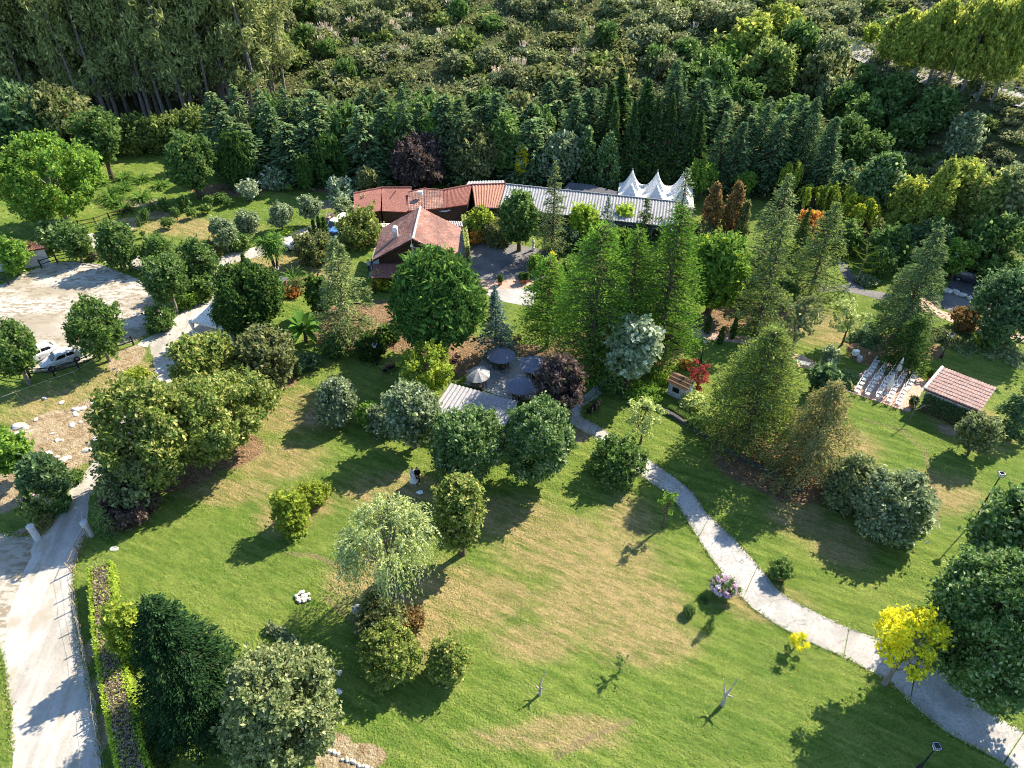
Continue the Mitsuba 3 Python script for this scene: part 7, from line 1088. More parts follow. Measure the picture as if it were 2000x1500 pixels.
# ---------------------------------------------------------------- woods and hillside
r = np.random.default_rng(21)
EU = pool('euca', 'euca', 26, 3.4, 5, leaf=.6, cap=2600, bark='grey', z0=.2, cover=.95, pal2=None)
cnt = 0
for row in range(6):
    for xx in np.arange(-150, -38, 3.0):
        y_ = 137 + row * 4.4 + r.normal() * 1.1 + .02 * (xx + 95) ** 2 * .12; x_ = xx + r.normal() * 1.0
        if x_ > -44 - row * 1.5 + r.normal() * 2 or abs(x_) > .84 * y_: continue
        plant(EU, 'eucalyptus_tree', 'tall slender pale-stemmed eucalyptus in the dense wood at the upper left', 'tree', x_, y_, 24 + 6 * r.random(), 2.6 + 1.3 * r.random(), cnt, 'eucalyptus trees of the upper left wood'); cnt += 1
SC = pool('bush', 'scrub', 2.4, 2.6, 5, leaf=.36, cap=1000, clump=.24, pal2='olive'); SD = pool('bush', 'olive', 2.4, 2.2, 2, leaf=.42, cap=620, clump=.3)
SE = pool('bush', 'bank', 2.4, 2.2, 2, leaf=.42, cap=620, clump=.3)
r2 = np.random.default_rng(31); n = 110000; yy = 128 + 105 * r2.random(n) ** .85; xx = (r2.random(n) * 2 - 1) * .80 * yy; ok = ~((xx < -48) & (yy < 158)) & ~((xx > 55) & (yy < 120)); xx, yy = xx[ok], yy[ok]; n = len(xx)
hz_ = 2.2 * np.maximum(meshkit.fbm(np.c_[xx * .28, yy * .28, 0 * xx], 4, 5) - .38, 0) * 2.2
v, f, u = kites(np.c_[xx, yy, terrain(xx, yy) + hz_ + .15 + .35 * r2.random(n)], unit(r2.normal(size=(n, 3)) + [0, 0, .5]), unit(r2.normal(size=(n, 3)) * .6 + [0, 0, 1.]), .62, .36, np.array([LK.index(q) for q in ('scrub', 'olive', 'scrub', 'mid', 'bank')])[np.clip((meshkit.noise(np.c_[xx * .13, yy * .13, 0 * xx], 9) * 6.5 - .6).astype(int), 0, 4)], r2)
scene['brambles'] = mikit.ply((v, f), 'leaf', uv=u); labels['brambles'] = dict(label='low tangle of brambles between the scrub bushes', kind='stuff'); tri_count[0] += len(f)
labels['scrub'] = dict(label='bramble and gorse scrub covering the hillside', kind='stuff')
ns_ = 0
def scrub_at(x_, y_, big):
    global ns_
    P_ = (SC, SC, SD, SC, SE)[int(r.integers(5))]; L_, h0, r0 = P_; g, has = L_[int(r.integers(len(L_)))]; R_ = (1.1 + 2.2 * r.random() ** 1.6) * big; ns_ += 1
    scene[f'scrub__{ns_:03d}'] = dict(type='instance', g=dict(type='ref', id=g + '_crown'), to_world=T().translate([x_, y_, float(terrain(x_, y_)) - .2]).rotate([0, 0, 1], float(r.random() * 360)).scale([R_ / r0, R_ / r0, R_ / r0 * (.45 + .6 * r.random())]))
for k in range(1300):
    y_ = 132 + 96 * r.random() ** .9; x_ = (r.random() * 2 - 1) * .80 * y_
    if x_ < -46 and y_ < 160: continue
    if x_ > 58 and y_ < 165: continue
    scrub_at(x_, y_, 1.25 if y_ > 150 else 1.0)
for k in range(420):         # the dark ravine and bank at the right, and the floor of the conifer belt
    x_ = 44 + 62 * r.random(); y_ = 92 + 70 * r.random()
    if abs(x_) < .82 * y_ : scrub_at(x_, y_, .75)
for k in range(160):
    x_ = -118 + 80 * r.random(); y_ = 128 + 12 * r.random(); scrub_at(x_, y_, .7)
HB = {p: pool('round', p, 4.5, 3.2, 2, leaf=.5, cap=1300, z0=0., clump=.24) for p in ('scrub', 'mid', 'olive', 'bluegray')}
hp = [(-51.1, 176.1), (-45.2, 168.8), (-46.7, 161.9), (-42.2, 178.4), (-35.6, 181.9), (-30.6, 174.6), (-40.2, 165.8), (-34.1, 162.0), (-26.7, 164.4), (-19.2, 168.9), (-12.0, 160.4), (-4.7, 177.5), (1.1, 170.0), (10.5, 177.0), (6.6, 162.5), (14.2, 160.2), (20.4, 169.8), (24.6, 165.9), (28.0, 177.0), (23.9, 183.7), (12.0, 184.7), (-11.9, 182.3), (-20.3, 183.7), (-28.8, 184.8), (34.8, 184.1), (-56.1, 183.2), (-34.2, 155.1), (-23.4, 154.4), (0.0, 155.5), (10.6, 153.2), (37.4, 169.1), (30.6, 160.4)]
for k, (x_, y_) in enumerate(hp): plant(HB[('scrub', 'mid', 'olive', 'scrub', 'bluegray')[k % 5]], 'hill_bush', 'large dark rounded bush standing out of the scrub on the hillside', 'bush', x_, y_, 2.6 + 2.4 * r.random(), 2.0 + 1.6 * r.random(), k, 'large bushes on the hillside')
PG = pool('plumes', 'silver', 2.6, 1.5, 3, leaf=.55)
pp_ = [(-52.2, 173.0), (-51.7, 174.8), (-50.7, 174.0), (-44.9, 174.0), (-43.3, 172.3), (-42.1, 173.6), (-40.2, 171.9), (-39.1, 170.1), (-36.0, 176.2), (-30.6, 179.5), (-29.1, 178.7), (-27.9, 176.5), (-26.7, 175.7), (-25.4, 173.8), (-29.8, 174.3), (-23.5, 178.9), (-26.3, 166.1), (-25.6, 164.5), (-23.4, 165.1), (-26.6, 161.5), (0.0, 159.4), (1.1, 158.0), (2.2, 158.8), (-3.2, 156.4), (-1.6, 155.5), (13.3, 164.1), (18.3, 172.5), (19.6, 171.0), (16.9, 168.4), (41.1, 182.3), (42.4, 179.0), (44.0, 180.5), (39.2, 177.5), (40.6, 174.7), (17.0, 188.4), (0.0, 186.1), (-14.4, 185.3), (-33.7, 167.1), (-41.4, 167.7), (46.8, 184.5), (52.1, 186.9), (57.9, 188.5), (2.2, 166.6), (-16.1, 173.0), (28.9, 186.0), (36.6, 189.1)]
for k, (x_, y_) in enumerate(pp_): plant(PG, 'pampas_grass', 'tuft of pampas grass with pale plumes in the hillside scrub', 'grass tuft', x_, y_, 2.6 + r.random(), 1.3 + .6 * r.random(), k, 'pampas grass tufts on the hillside')
def tufts(key, P_, size, pal, r, label, up=1.):
    n = len(P_); P_ = np.c_[P_, size * .45 * up * np.ones(n) + .012]; v, f, u = kites(P_, unit(np.c_[r.normal(size=(n, 2)) * (.6 if up > .5 else 1.), np.full(n, up)]), unit(r.normal(size=(n, 3)) + ([0, 0, .2] if up > .5 else [0, 0, 2.])), size, size * (.35 if up > .5 else .7), np.array([LK.index(q) for q in pal])[r.integers(0, len(pal), n)], r)
    scene[key] = mikit.ply((v, f), 'leaf', uv=u); labels[key] = dict(label=label, kind='stuff'); tri_count[0] += len(f)
r = np.random.default_rng(77); E_ = []
for line, n in ((PL, 2600), (PRt, 2600), (np.array([(-31.46, 20.67), (-33.04, 23.30), (-35.27, 26.56), (-37.45, 28.93)]), 700), (np.array([(-35.11, 38.07), (-34.63, 35.74), (-33.93, 33.79), (-32.17, 30.62), (-30.68, 28.12), (-28.91, 25.43), (-27.29, 22.96), (-25.78, 20.36)]), 1500), (np.array([(-39.18, 43.82), (-38.38, 39.54), (-38.56, 38.23), (-39.44, 37.91), (-42.20, 38.34)]), 900), (np.array([(-35.43, 65.64), (-32.39, 66.04), (-34.57, 72.94), (-36.64, 75.90), (-37.47, 81.50), (-35.13, 84.66), (-31.36, 88.74)]), 900), (np.array([(-40.23, 64.26), (-40.66, 67.69), (-39.50, 71.24), (-38.59, 75.29), (-38.70, 78.25), (-39.14, 85.23), (-34.87, 88.89)]), 900), (np.array([(-40.99, 70.69), (-41.26, 68.00), (-44.21, 64.65), (-46.94, 61.42), (-51.14, 59.96), (-55.80, 60.50)]), 1200)):
    p = spline(line, .1); k = r.integers(0, len(p), n); E_.append(p[k] + r.normal(size=(n, 2)) * .13)
tufts('edge_grass', np.vstack(E_), .16, ['fresh', 'mid', 'yellowgreen', 'tan', 'bank'], r, 'grass creeping over the edges of the path and the drive')
G_ = []
for cx_, cy_, rx_, ry_ in DRY + RICH + [(0, 30, 24, 9), (24, 44, 14, 10)]: n = int(38 * rx_ * ry_ / 9) + 40; G_.append(np.c_[cx_ + r.normal(size=n) * rx_ * .8, cy_ + r.normal(size=n) * ry_ * .8])
tufts('lawn_weeds', np.vstack(G_), .10, ['fresh', 'bank', 'yellowgreen', 'tan', 'mid'], r, 'small weeds and longer grass in the lawns')
F_ = []
for cx_, cy_, rx_, ry_ in LITTER + [(-8, 30, 5, 4), (22, 24, 5, 4), (-4, 42, 7, 4), (-26, 45, 8, 5), (6, 46, 6, 4)]: n = int(14 * rx_ * ry_ / 4) + 40; F_.append(np.c_[cx_ + r.normal(size=n) * rx_ * .7, cy_ + r.normal(size=n) * ry_ * .7])
tufts('fallen_leaves', np.vstack(F_), .10, ['tan', 'brown', 'orange', 'linden'], r, 'fallen leaves lying under the trees', .12)
# ---------------------------------------------------------------- fences, gate, walls
def rail_fence(label, pts, pal, h=1.25, rails=(.55, 1.08)):
    k = thing('rail_fence', label, 'fence'); p = np.array(pts); z = terrain(*p.T)
    for q, zz in zip(p, z): MB().box([q[0], q[1], zz + h / 2 - .05], [.14, .14, h + .1]).to(k, 'post', 'matte', pal)
    for a_, b_, za, zb in zip(p[:-1], p[1:], z[:-1], z[1:]):
        for rh in rails: MB().tube([[*a_, za + rh], [*b_, zb + rh]], .065, 5).to(k, 'rail', 'matte', pal)
    return k
rail_fence('black rail fence along the near side of the sand arena beside the parked cars', [(-56.35, 60.50), (-52.96, 59.52), (-50.67, 59.08), (-48.31, 59.43), (-46.27, 60.59), (-44.72, 62.25), (-43.56, 64.06), (-42.27, 65.04)], 'black')
rail_fence('black rail fence curving round the far side of the sand arena', [(-61.59, 82.45), (-60.20, 83.82), (-58.09, 84.66), (-55.64, 84.24), (-53.10, 83.27), (-51.06, 82.31), (-49.57, 81.64), (-47.57, 80.31), (-45.51, 78.76), (-43.37, 76.26)], 'black')
rail_fence('short black rail fence at the left edge of the sand arena', [(-67.48, 79.66), (-63.56, 78.25)], 'black')
rail_fence('brown rail fence along the lower edge of the orchard lawn', [(-51.51, 87.25), (-50.16, 86.67), (-48.56, 85.80), (-45.55, 84.94), (-43.77, 84.38)], 'darkwood')
rail_fence('dark rail fence below the walnut tree', [(-62.17, 94.09), (-60.26, 95.08), (-59.00, 96.76), (-57.57, 97.79), (-56.64, 98.84)], 'darkwood')
FW = thing('wire_fence', 'leaning wooden posts with wires between the drive and the clipped hedge', 'fence')
fp = np.array([(-34.29, 34.36), (-33.06, 32.39), (-32.34, 31.14), (-31.30, 29.51), (-30.24, 27.80), (-29.03, 25.91), (-27.90, 24.20), (-26.92, 22.59), (-25.99, 21.05), (-24.98, 19.44), (-23.90, 17.70)]); fr = np.random.default_rng(8); tops = []
for q in fp: tops.append(np.r_[q + fr.normal(size=2) * .06, 1.28]); MB().tube([[*q, -.2], tops[-1]], [.055, .05], 7).to(FW, 'post', 'matte', 'palewood')
for hh in (.35, .75, 1.12):
    for a_, b_, A_, B_ in zip(fp[:-1], fp[1:], tops[:-1], tops[1:]): MB().tube([np.r_[a_, 0] * (1 - hh / 1.28) + A_ * hh / 1.28, np.r_[b_, 0] * (1 - hh / 1.28) + B_ * hh / 1.28], .010, 4, False).to(FW, 'wire', 'matte', 'grey')
for nm, q in (('left', (-38.65, 37.59)), ('right', (-34.54, 38.01))):
    k = thing('gate_pillar', f'round grey concrete gate pillar on the {"left" if nm == "left" else "right"} side of the drive', 'gate pillar'); MB().lathe([[0, -.1], [.27, -.1], [.27, 1.55], [.30, 1.56], [.30, 1.68], [.24, 1.74], [0, 1.76]], [*q, 0], 20).to(k, 'shaft', 'matte', 'lightgrey', False)
def iron_gate(label, a_, b_, h=1.25, pal='wood', step=.14):
    k = thing('iron_gate', label, 'gate'); a_, b_ = np.r_[a_, 0.], np.r_[b_, 0.]; L_ = np.linalg.norm(b_ - a_); n = int(L_ / step); m = MB()
    for z_ in (.12, h): m.tube([a_ + [0, 0, z_], b_ + [0, 0, z_]], .028, 4)
    for q in (a_, b_): m.tube([q + [0, 0, .02], q + [0, 0, h + .02]], .032, 4)
    m.to(k, 'frame', 'matte', pal)
    for i_ in range(1, n): q = a_ + (b_ - a_) * i_ / n; MB().tube([q + [0, 0, .12], q + [0, 0, h]], .012, 4, False).to(k, 'bar', 'matte', pal)
iron_gate('open brown iron gate leaf beside the oleander', (-38.59, 37.80), (-38.22, 39.32)); iron_gate('open brown iron gate leaf along the right edge of the drive', (-34.56, 37.70), (-34.53, 36.14))
iron_gate('second brown lattice panel beyond the open gate leaf', (-34.52, 36.04), (-34.29, 34.46), 1.2); iron_gate('short pale panel behind the right gate pillar', (-35.59, 39.54), (-34.94, 38.34), 1.3, 'lightgrey', .1)
EW = thing('stone_edging_wall', 'long low dark stone edging wall running below the playhouse and the pale pine', 'wall'); ew = spline(np.array([(11.00, 56.35), (13.48, 54.72), (15.65, 53.00), (17.38, 51.04), (19.26, 48.89), (21.18, 46.97), (23.00, 45.08), (24.40, 43.63), (25.26, 42.78)]), .55); r = np.random.default_rng(2)
for a_, b_ in zip(ew[:-1], ew[1:]):
    d = b_ - a_; L_ = np.linalg.norm(d)
    for z_ in (.10, .28): bm = trimesh.creation.box(extents=[L_ * .94, .3 + .06 * r.random(), .165]); v = np.array(bm.vertices) + r.normal(size=(8, 3)) * .015; MB().add(rotz(v, math.atan2(d[1], d[0]) + r.normal() * .04) + [*(a_ + b_) / 2, z_], bm.faces).to(EW, 'stone', 'matte', 'darkgrey')
# ---------------------------------------------------------------- stones
def boulder(rad, seed, squash=.6):
    m = trimesh.creation.icosphere(subdivisions=2, radius=1.0); v = np.array(m.vertices); v *= (1 + .75 * (meshkit.fbm(v * 1.3 + seed * 7.3, 3, seed) - .5))[:, None]; return v * np.array([1., .72, squash]) * rad, m.faces
st = [(37, 833, .8), (50, 836, .5), (38, 847, .6), (42, 860, .6), (54, 870, .5), (48, 885, .6), (56, 889, .45), (95, 887, .55), (125, 899, .6), (112, 892, .3), (146, 806, .3), (150, 800, .55), (163, 798, .45), (149, 811, .35), (141, 830, .45), (157, 825, .28), (111, 860, .35), (203, 791, .8), (214, 786, .5), (207, 805, .45), (181, 789, .35), (120, 787, .4), (87, 778, .35), (70, 820, .3), (170, 880, .5), (178, 868, .4), (120, 860, .25), (189, 783, .3), (102, 847, .22), (135, 894, .4), (60, 843, .3), (185, 858, .35)]
SW = [(-47.74, 51.41), (-46.98, 51.19), (-47.14, 50.39), (-46.44, 49.45), (-45.48, 48.75), (-45.21, 47.72), (-44.69, 47.44), (-42.91, 47.58), (-41.09, 46.77), (-41.94, 47.24), (-43.33, 53.46), (-43.35, 53.93), (-42.76, 54.09), (-42.99, 53.08), (-42.70, 51.64), (-42.08, 52.01), (-43.09, 49.45), (-40.97, 54.64), (-40.58, 55.05), (-40.27, 53.54), (-42.17, 54.80), (-45.39, 54.96), (-47.47, 55.69), (-46.62, 52.39), (-39.58, 48.06), (-39.58, 48.89), (-42.66, 49.45), (-41.98, 55.29), (-44.00, 50.39), (-40.78, 47.11), (-46.21, 50.68), (-39.57, 49.60)]
for k, q in enumerate(SW):
    v, f = boulder(st[k][2] * .8, k, .42); key = thing('limestone_rock', 'white limestone rock lying in the dry rocky bank at the left', 'rock', 'white rocks of the dry bank'); put(key, (rotz(v, k * 1.7) + [*q, .03], f), 'rock', True)
r = np.random.default_rng(9); SPc = np.array((-15.75, 32.12)); k = thing('stone_pile', 'small heap of pale stones on the left lawn beside the willow', 'stone pile')
for i_ in range(34): v, f = boulder(.10 + .07 * r.random(), i_, .7); a_ = r.random() * 6.28; q = .62 * math.sqrt(r.random()); part(k, 'stone', (rotz(v, r.random() * 6) + [SPc[0] + math.cos(a_) * q, SPc[1] + math.sin(a_) * q * .8, .06 + .12 * (1 - q)], f), 'rock', True)
RB = thing('rockery_border', 'low border of dark stones below the pale willow', 'rockery'); rb = spline(np.array([(-16.73, 28.73), (-15.23, 27.80), (-13.99, 27.13), (-12.78, 26.44), (-11.90, 25.95)]), .42)
for i_, q in enumerate(rb): v, f = boulder(.16 + .1 * r.random(), i_ + 50, .7); part(RB, 'stone', (rotz(v, i_) + [*(q + r.normal(size=2) * .12), .06], f), 'rock', True)
for i_, q in enumerate([(-17.43, 29.26), (-16.70, 29.01), (-15.47, 28.04), (-14.38, 27.41), (-16.13, 28.52)]): grow('silver_border_plant', 'small silvery plant in the stone border below the pale willow', 'plant', 'bush', 'silver', q[0], q[1], .5, .38, 'silvery plants in the stone border', 700 + i_, leaf=.12, cap=200)
PB = thing('pebble_border', 'curved border of pale stones at the bottom edge beside the grey-green oak', 'rockery')
for i_, q in enumerate(spline(np.array([(-11.33, 20.92), (-10.64, 20.36), (-9.88, 20.05), (-9.04, 19.75), (-8.03, 19.38)]), .3)): v, f = boulder(.11 + .07 * r.random(), i_ + 90, .7); part(PB, 'stone', (rotz(v, i_ * 2.1) + [*(q + r.normal(size=2) * .06), .05], f), 'rock', True)
q = (-11.38, 30.79); v, f = boulder(.42, 77, 1.1); key = thing('pale_garden_stone', 'pale upright stone at the foot of the willow', 'rock'); put(key, (v + [*q, .3], f), 'rock', True)
q = (-11.65, 24.63); v, f = boulder(.26, 78, .8); key = thing('grey_garden_stone', 'small grey stone in the shadow left of the larger cream-tipped shrub', 'rock'); put(key, (v + [*q, .1], f), 'rock', True)
q = (-32.01, 36.65); v, f = boulder(.36, 79, .16); key = thing('flat_white_stone', 'flat white stone in the lawn above the end of the clipped hedge', 'rock'); put(key, (v + [*q, .02], f), 'rock', True)
q = (30.70, 24.06); key = thing('grey_path_marker', 'small round grey marker stone beside the path under the big dark leafy tree', 'marker'); MB().lathe([[0, -.05], [.16, -.05], [.17, .42], [.12, .5], [0, .52]], [*q, 0], 14).to(key, 'shaft', 'matte', 'lightgrey', False)
pr_ = spline(np.array([(54.18, 76.51), (55.14, 76.14), (55.94, 74.94), (57.08, 74.11), (58.45, 73.17)]), .9)
PK_ = thing('parking_kerb_stones', 'row of grey boulders dividing the parking lot', 'rockery')
for i_, q in enumerate(pr_): v, f = boulder(.42 + .15 * r.random(), i_ + 120, .7); part(PK_, 'stone', (rotz(v, i_ * 1.3) + [*q, .12], f), 'rock', True)
# ---------------------------------------------------------------- lamps, pots, parasols, chairs
def lamp(label, x, y, h, hz_=.0):
    k = thing('lamp_post', label, 'street lamp'); MB().lathe([[0, 0], [.17, 0], [.16, .25], [.09, .45], [.055, .8], [.05, h * .45], [.08, h * .48], [.045, h * .52], [.04, h - .55], [.10, h - .52], [0, h - .5]], [x, y, 0], 10).to(k, 'pole', 'matte', 'black')
    m = MB(); z = h - .5
    m.mesh(trimesh.convex.convex_hull(np.array([[x + a_ * .13, y + b_ * .13, z] for a_ in (-1, 1) for b_ in (-1, 1)] + [[x + a_ * .22, y + b_ * .22, z + .36] for a_ in (-1, 1) for b_ in (-1, 1)]))); m.to(k, 'lantern', 'lamp_glass')
    m = MB()
    for a_, b_ in ((-1, -1), (1, -1), (1, 1), (-1, 1)): m.tube([[x + a_ * .135, y + b_ * .135, z], [x + a_ * .225, y + b_ * .225, z + .36]], .016, 4)
    for z_, w_ in ((z, .135), (z + .36, .225)):
        for s in (-1, 1): m.box([x + s * w_, y, z_], [.03, 2 * w_ + .03, .03]); m.box([x, y + s * w_, z_], [2 * w_, .03, .03])
    m.mesh(trimesh.convex.convex_hull(np.array([[x + a_ * .16, y + b_ * .16, z + .38] for a_ in (-1, 1) for b_ in (-1, 1)] + [[x, y, z + .56]]))); m.to(k, 'lantern__frame', 'matte', 'black'); return k
for q, h_, l_ in (((38.56, 39.48), 5.9, 'tall black lamp post on the right lawn beside the pale leafy tree'), ((46.85, 62.63), 3.3, 'black lamp post behind the tiled pavilion'), ((20.40, 61.79), 3.1, 'black lamp post behind the red maple'), ((25.18, 19.69), 3.2, 'black lamp post in the shadow at the bottom right corner'), ((-14.52, 61.42), 2.8, 'black lamp post in the shade below the stone pine'), ((-29.19, 78.25), 2.6, 'small lamp post behind the slate gazebo')): lamp(l_, q[0], q[1], h_)
def pot(name, label, x, y, rt, h, flower=None, crown=None):
    k = thing(name, label, 'flower pot'); MB().lathe([[0, 0], [rt * .62, 0], [rt * .92, h * .75], [rt * 1.02, h * .8], [rt * 1.02, h], [rt * .88, h], [rt * .86, h * .85], [0, h * .85]], [x, y, .0], 22).to(k, 'pot', 'matte', 'terracotta', True); return k
def crown_in(name, label, x, y, z, h, R_, pal, pal2, seed, leaf, cap, kind='bush', cat='plant'):
    rr_ = np.random.default_rng(seed); cr, _, _ = tree_mesh(kind, pal, h, R_, rr_, leaf=leaf, cap=cap, pal2=None, clump=.26)
    if pal2:
        d = fib(150, rr_); d = d[d[:, 2] > -.25]; C = d * [R_ * .95, R_ * .95, h * .52] + [0, 0, h * .46]
        for pl in pal2: C2 = C[rr_.random(len(C)) < .8 / len(pal2)]; cr = joinl([cr, clumpy(C2, .13, pl, .11, rr_, 1.2, .4, .3, .9, .9, 2600 // len(pal2), unit(C2 - [0, 0, h * .3]))])
    k = thing(name, label, cat); scene[k] = mikit.ply((cr[0] + [x, y, z], cr[1]), 'leaf', uv=cr[2])
q = (15.89, 32.39); pot('wide_terracotta_pot', 'wide terracotta pot holding the flowering hydrangea left of the path', q[0], q[1], .62, .55); crown_in('potted_hydrangea', 'round hydrangea with pink and violet flower heads in the pot left of the path', q[0], q[1], .45, 1.0, .92, 'mid', ('pink', 'purple', 'white'), 3, .16, 2600)
q = (20.68, 33.88); pot('wide_terracotta_pot', 'wide terracotta pot holding the leafy green shrub right of the path', q[0], q[1], .6, .52); crown_in('potted_green_shrub', 'round leafy green shrub in the pot right of the path', q[0], q[1], .42, 1.0, .86, 'mid', None, 4, .2, 3200)
for q, l_ in (((-1.49, 78.25), 'left of three at the asphalt yard edge'), ((1.17, 78.63), 'middle of three at the asphalt yard edge'), ((1.82, 78.76), 'right of three at the asphalt yard edge'), ((39.87, 54.25), 'at the front corner of the wedding terrace'), ((43.64, 58.56), 'at the back corner of the tiled pavilion')):
    pot('small_terracotta_pot', 'terracotta pot of a clipped shrub, ' + l_, q[0], q[1], .32, .55); crown_in('potted_clipped_shrub', 'clipped dark shrub in a pot, ' + l_, q[0], q[1], .48, .95, .36, 'yew', None, int(q[0] * 10) % 97 + 1, .11, 900)
def parasol(name, label, x, y, z, R_, h, pal, tilt=0., az=0., n=8):
    k = thing(name, label, 'umbrella'); v = [[0, 0, .62 * 1.0]]; rings = 4
    for i_ in range(1, rings + 1):
        f = i_ / rings
        for j_ in range(n * 2): a_ = j_ * math.pi / n; rr_ = R_ * f * (1 if j_ % 2 == 0 else .955 + .0 * f); v.append([math.cos(a_) * rr_, math.sin(a_) * rr_, .62 * (1 - f ** 1.25) - (0 if j_ % 2 == 0 else .07 * f)])
    f = [[0, 1 + j_, 1 + (j_ + 1) % (2 * n)] for j_ in range(2 * n)]
    for i_ in range(rings - 1):
        for j_ in range(2 * n): a_, b_ = 1 + i_ * 2 * n, 1 + (i_ + 1) * 2 * n; jj = (j_ + 1) % (2 * n); f += [[a_ + j_, b_ + j_, b_ + jj], [a_ + j_, b_ + jj, a_ + jj]]
    v = np.array(v); c, s = math.cos(tilt), math.sin(tilt); v = v @ np.array([[c, 0, -s], [0, 1, 0], [s, 0, c]]); v = rotz(v, az) + [x, y, z + h - .6]
    part(k, 'canopy', (v, np.array(f)), 'cloth', False, uvs(len(v), PK.index(pal))); MB().tube([[x, y, z], [x, y, z + h - .1]], .03, 6).to(k, 'pole', 'matte', 'darkgrey'); MB().box([x, y, z + .05], [.5, .5, .1]).to(k, 'base', 'matte', 'darkgrey')
    m = MB()
    for j_ in range(n): tip = v[1 + (rings - 1) * 2 * n + j_ * 2]; m.tube([[x, y, z + h - .12], tip * .97 + np.array([x, y, z + h - .12]) * .03 - [0, 0, .03]], .012, 3, False)
    m.to(k, 'ribs', 'matte', 'darkgrey'); return k
# shapegroups for chairs: each part once, then one entry per copy and part
def stock(name, parts):
    for nm, (m, bs, pal) in parts.items(): v, f = m.out(); scene[f'{name}_{nm}_stock'] = dict(type='shapegroup', p=mikit.ply((v, f), bs, uv=uvs(len(v), PK.index(pal))))
    return name, list(parts)
def copy(st_, name, label, cat, x, y, z, a_, group=None):
    k = thing(name, label, cat, group); M = T().translate([x, y, z]).rotate([0, 0, 1], math.degrees(a_))
    for nm in st_[1]: scene[f'{k}__{nm}'] = dict(type='instance', g=dict(type='ref', id=f'{st_[0]}_{nm}_stock'), to_world=M)
    return k
mS, mB, mL = MB(), MB(), MB()           # folding wedding chair, facing +x
for i_ in range(4): mS.box([-.15 + .1 * i_, 0, .45], [.085, .42, .025])
for i_ in range(4): mB.box([-.255 - .012 * i_, 0, .58 + .09 * i_], [.02, .42, .06])
for s in (-1, 1): mL.tube([[.22, s * .21, 0], [-.28, s * .21, .88]], .018, 4); mL.tube([[-.25, s * .19, 0], [.2, s * .19, .45]], .018, 4)
mL.tube([[.12, -.21, .2], [.12, .21, .2]], .014, 4); WC = stock('wedding_chair', dict(seat=(mS, 'gloss', 'white'), backrest=(mB, 'gloss', 'white'), frame=(mL, 'gloss', 'white')))
rows = [((37.09, 58.82), (35.16, 56.27), 'front'), ((37.90, 58.30), (36.04, 55.86), 'front'), ((38.71, 57.78), (36.97, 55.45), 'front'), ((39.52, 57.19), (37.80, 54.80), 'front'), ((40.22, 56.60), (38.52, 54.33), 'front'),
        ((39.32, 61.42), (37.55, 59.17), 'back'), ((40.14, 60.87), (38.31, 58.64), 'back'), ((40.95, 60.32), (39.12, 58.12), 'back'), ((41.76, 59.79), (39.89, 57.44), 'back'), ((42.46, 59.17), (40.63, 56.93), 'back')]
td = np.array((43.37, 58.21)) - np.array((39.47, 61.79)); ta_ = math.atan2(td[1], td[0]); ordn = ('first', 'second', 'third', 'fourth', 'fifth')
for ri, (p0, p1, blk) in enumerate(rows):
    p0, p1 = np.array(p0), np.array(p1)
    for c_ in range(5): p = p0 + (p1 - p0) * (c_ / 4); copy(WC, 'wedding_chair', f'white folding chair, {ordn[c_]} from back, {ordn[ri % 5]} row from left, {"nearer" if blk == "front" else "farther"} seating block', 'chair', p[0], p[1], .05, ta_, 'white wedding chairs on the terrace')
def closed_umbrella(label, x, y, z=.05, h=2.5):
    k = thing('closed_parasol', label, 'umbrella'); prof = np.array([[.02, .85], [.20, .9], [.24, 1.05], [.20, 1.5], [.12, 2.0], [.06, h - .08], [0, h]]); me = trimesh.creation.revolve(prof, sections=24); v = np.array(me.vertices); an = np.arctan2(v[:, 1], v[:, 0]); v[:, :2] *= (1 + .16 * np.sin(an * 6))[:, None]
    part(k, 'canopy', (v * [1, 1, 1] + [x, y, z], me.faces), 'cloth', True, uvs(len(v), PK.index('white'))); MB().tube([[x, y, z], [x, y, z + h + .05]], .025, 6).to(k, 'pole', 'matte', 'white'); MB().box([x, y, z + .05], [.55, .55, .1]).to(k, 'base', 'matte', 'lightgrey')
q = (38.24, 56.27); closed_umbrella('furled white parasol among the wedding chairs, nearer one of two', *q); q = (40.41, 59.17); closed_umbrella('furled white parasol among the wedding chairs, farther one of two', *q)
mS, mB, mL, mA = MB(), MB(), MB(), MB()  # wicker garden armchair
mS.box([0, 0, .42], [.5, .5, .06]); mS.box([.02, 0, .47], [.44, .42, .05])
for i_ in range(7): a_ = -1.1 + 2.2 * i_ / 6; mB.tube([[-.22, .25 * math.sin(a_) * 1.02, .42], [-.30 + .06 * (1 - math.cos(a_)), .27 * math.sin(a_), .80 + .1 * math.cos(a_)]], .035, 4)
mB.tube([[-.28 + .06 * (1 - math.cos(a_)), .28 * math.sin(a_), .78 + .12 * math.cos(a_)] for a_ in np.linspace(-1.5, 1.5, 9)], .03, 5)
for s in (-1, 1): mA.tube([[-.25, s * .27, .62], [.22, s * .28, .64], [.25, s * .27, .42]], .025, 5)
for a_ in (-1, 1):
    for b_ in (-1, 1): mL.tube([[a_ * .22, b_ * .22, 0], [a_ * .21, b_ * .21, .42]], .022, 5)
GC = stock('garden_chair', dict(seat=(mS, 'cloth', 'black'), backrest=(mB, 'matte', 'wicker'), armrests=(mA, 'matte', 'darkwood'), legs=(mL, 'matte', 'darkwood')))
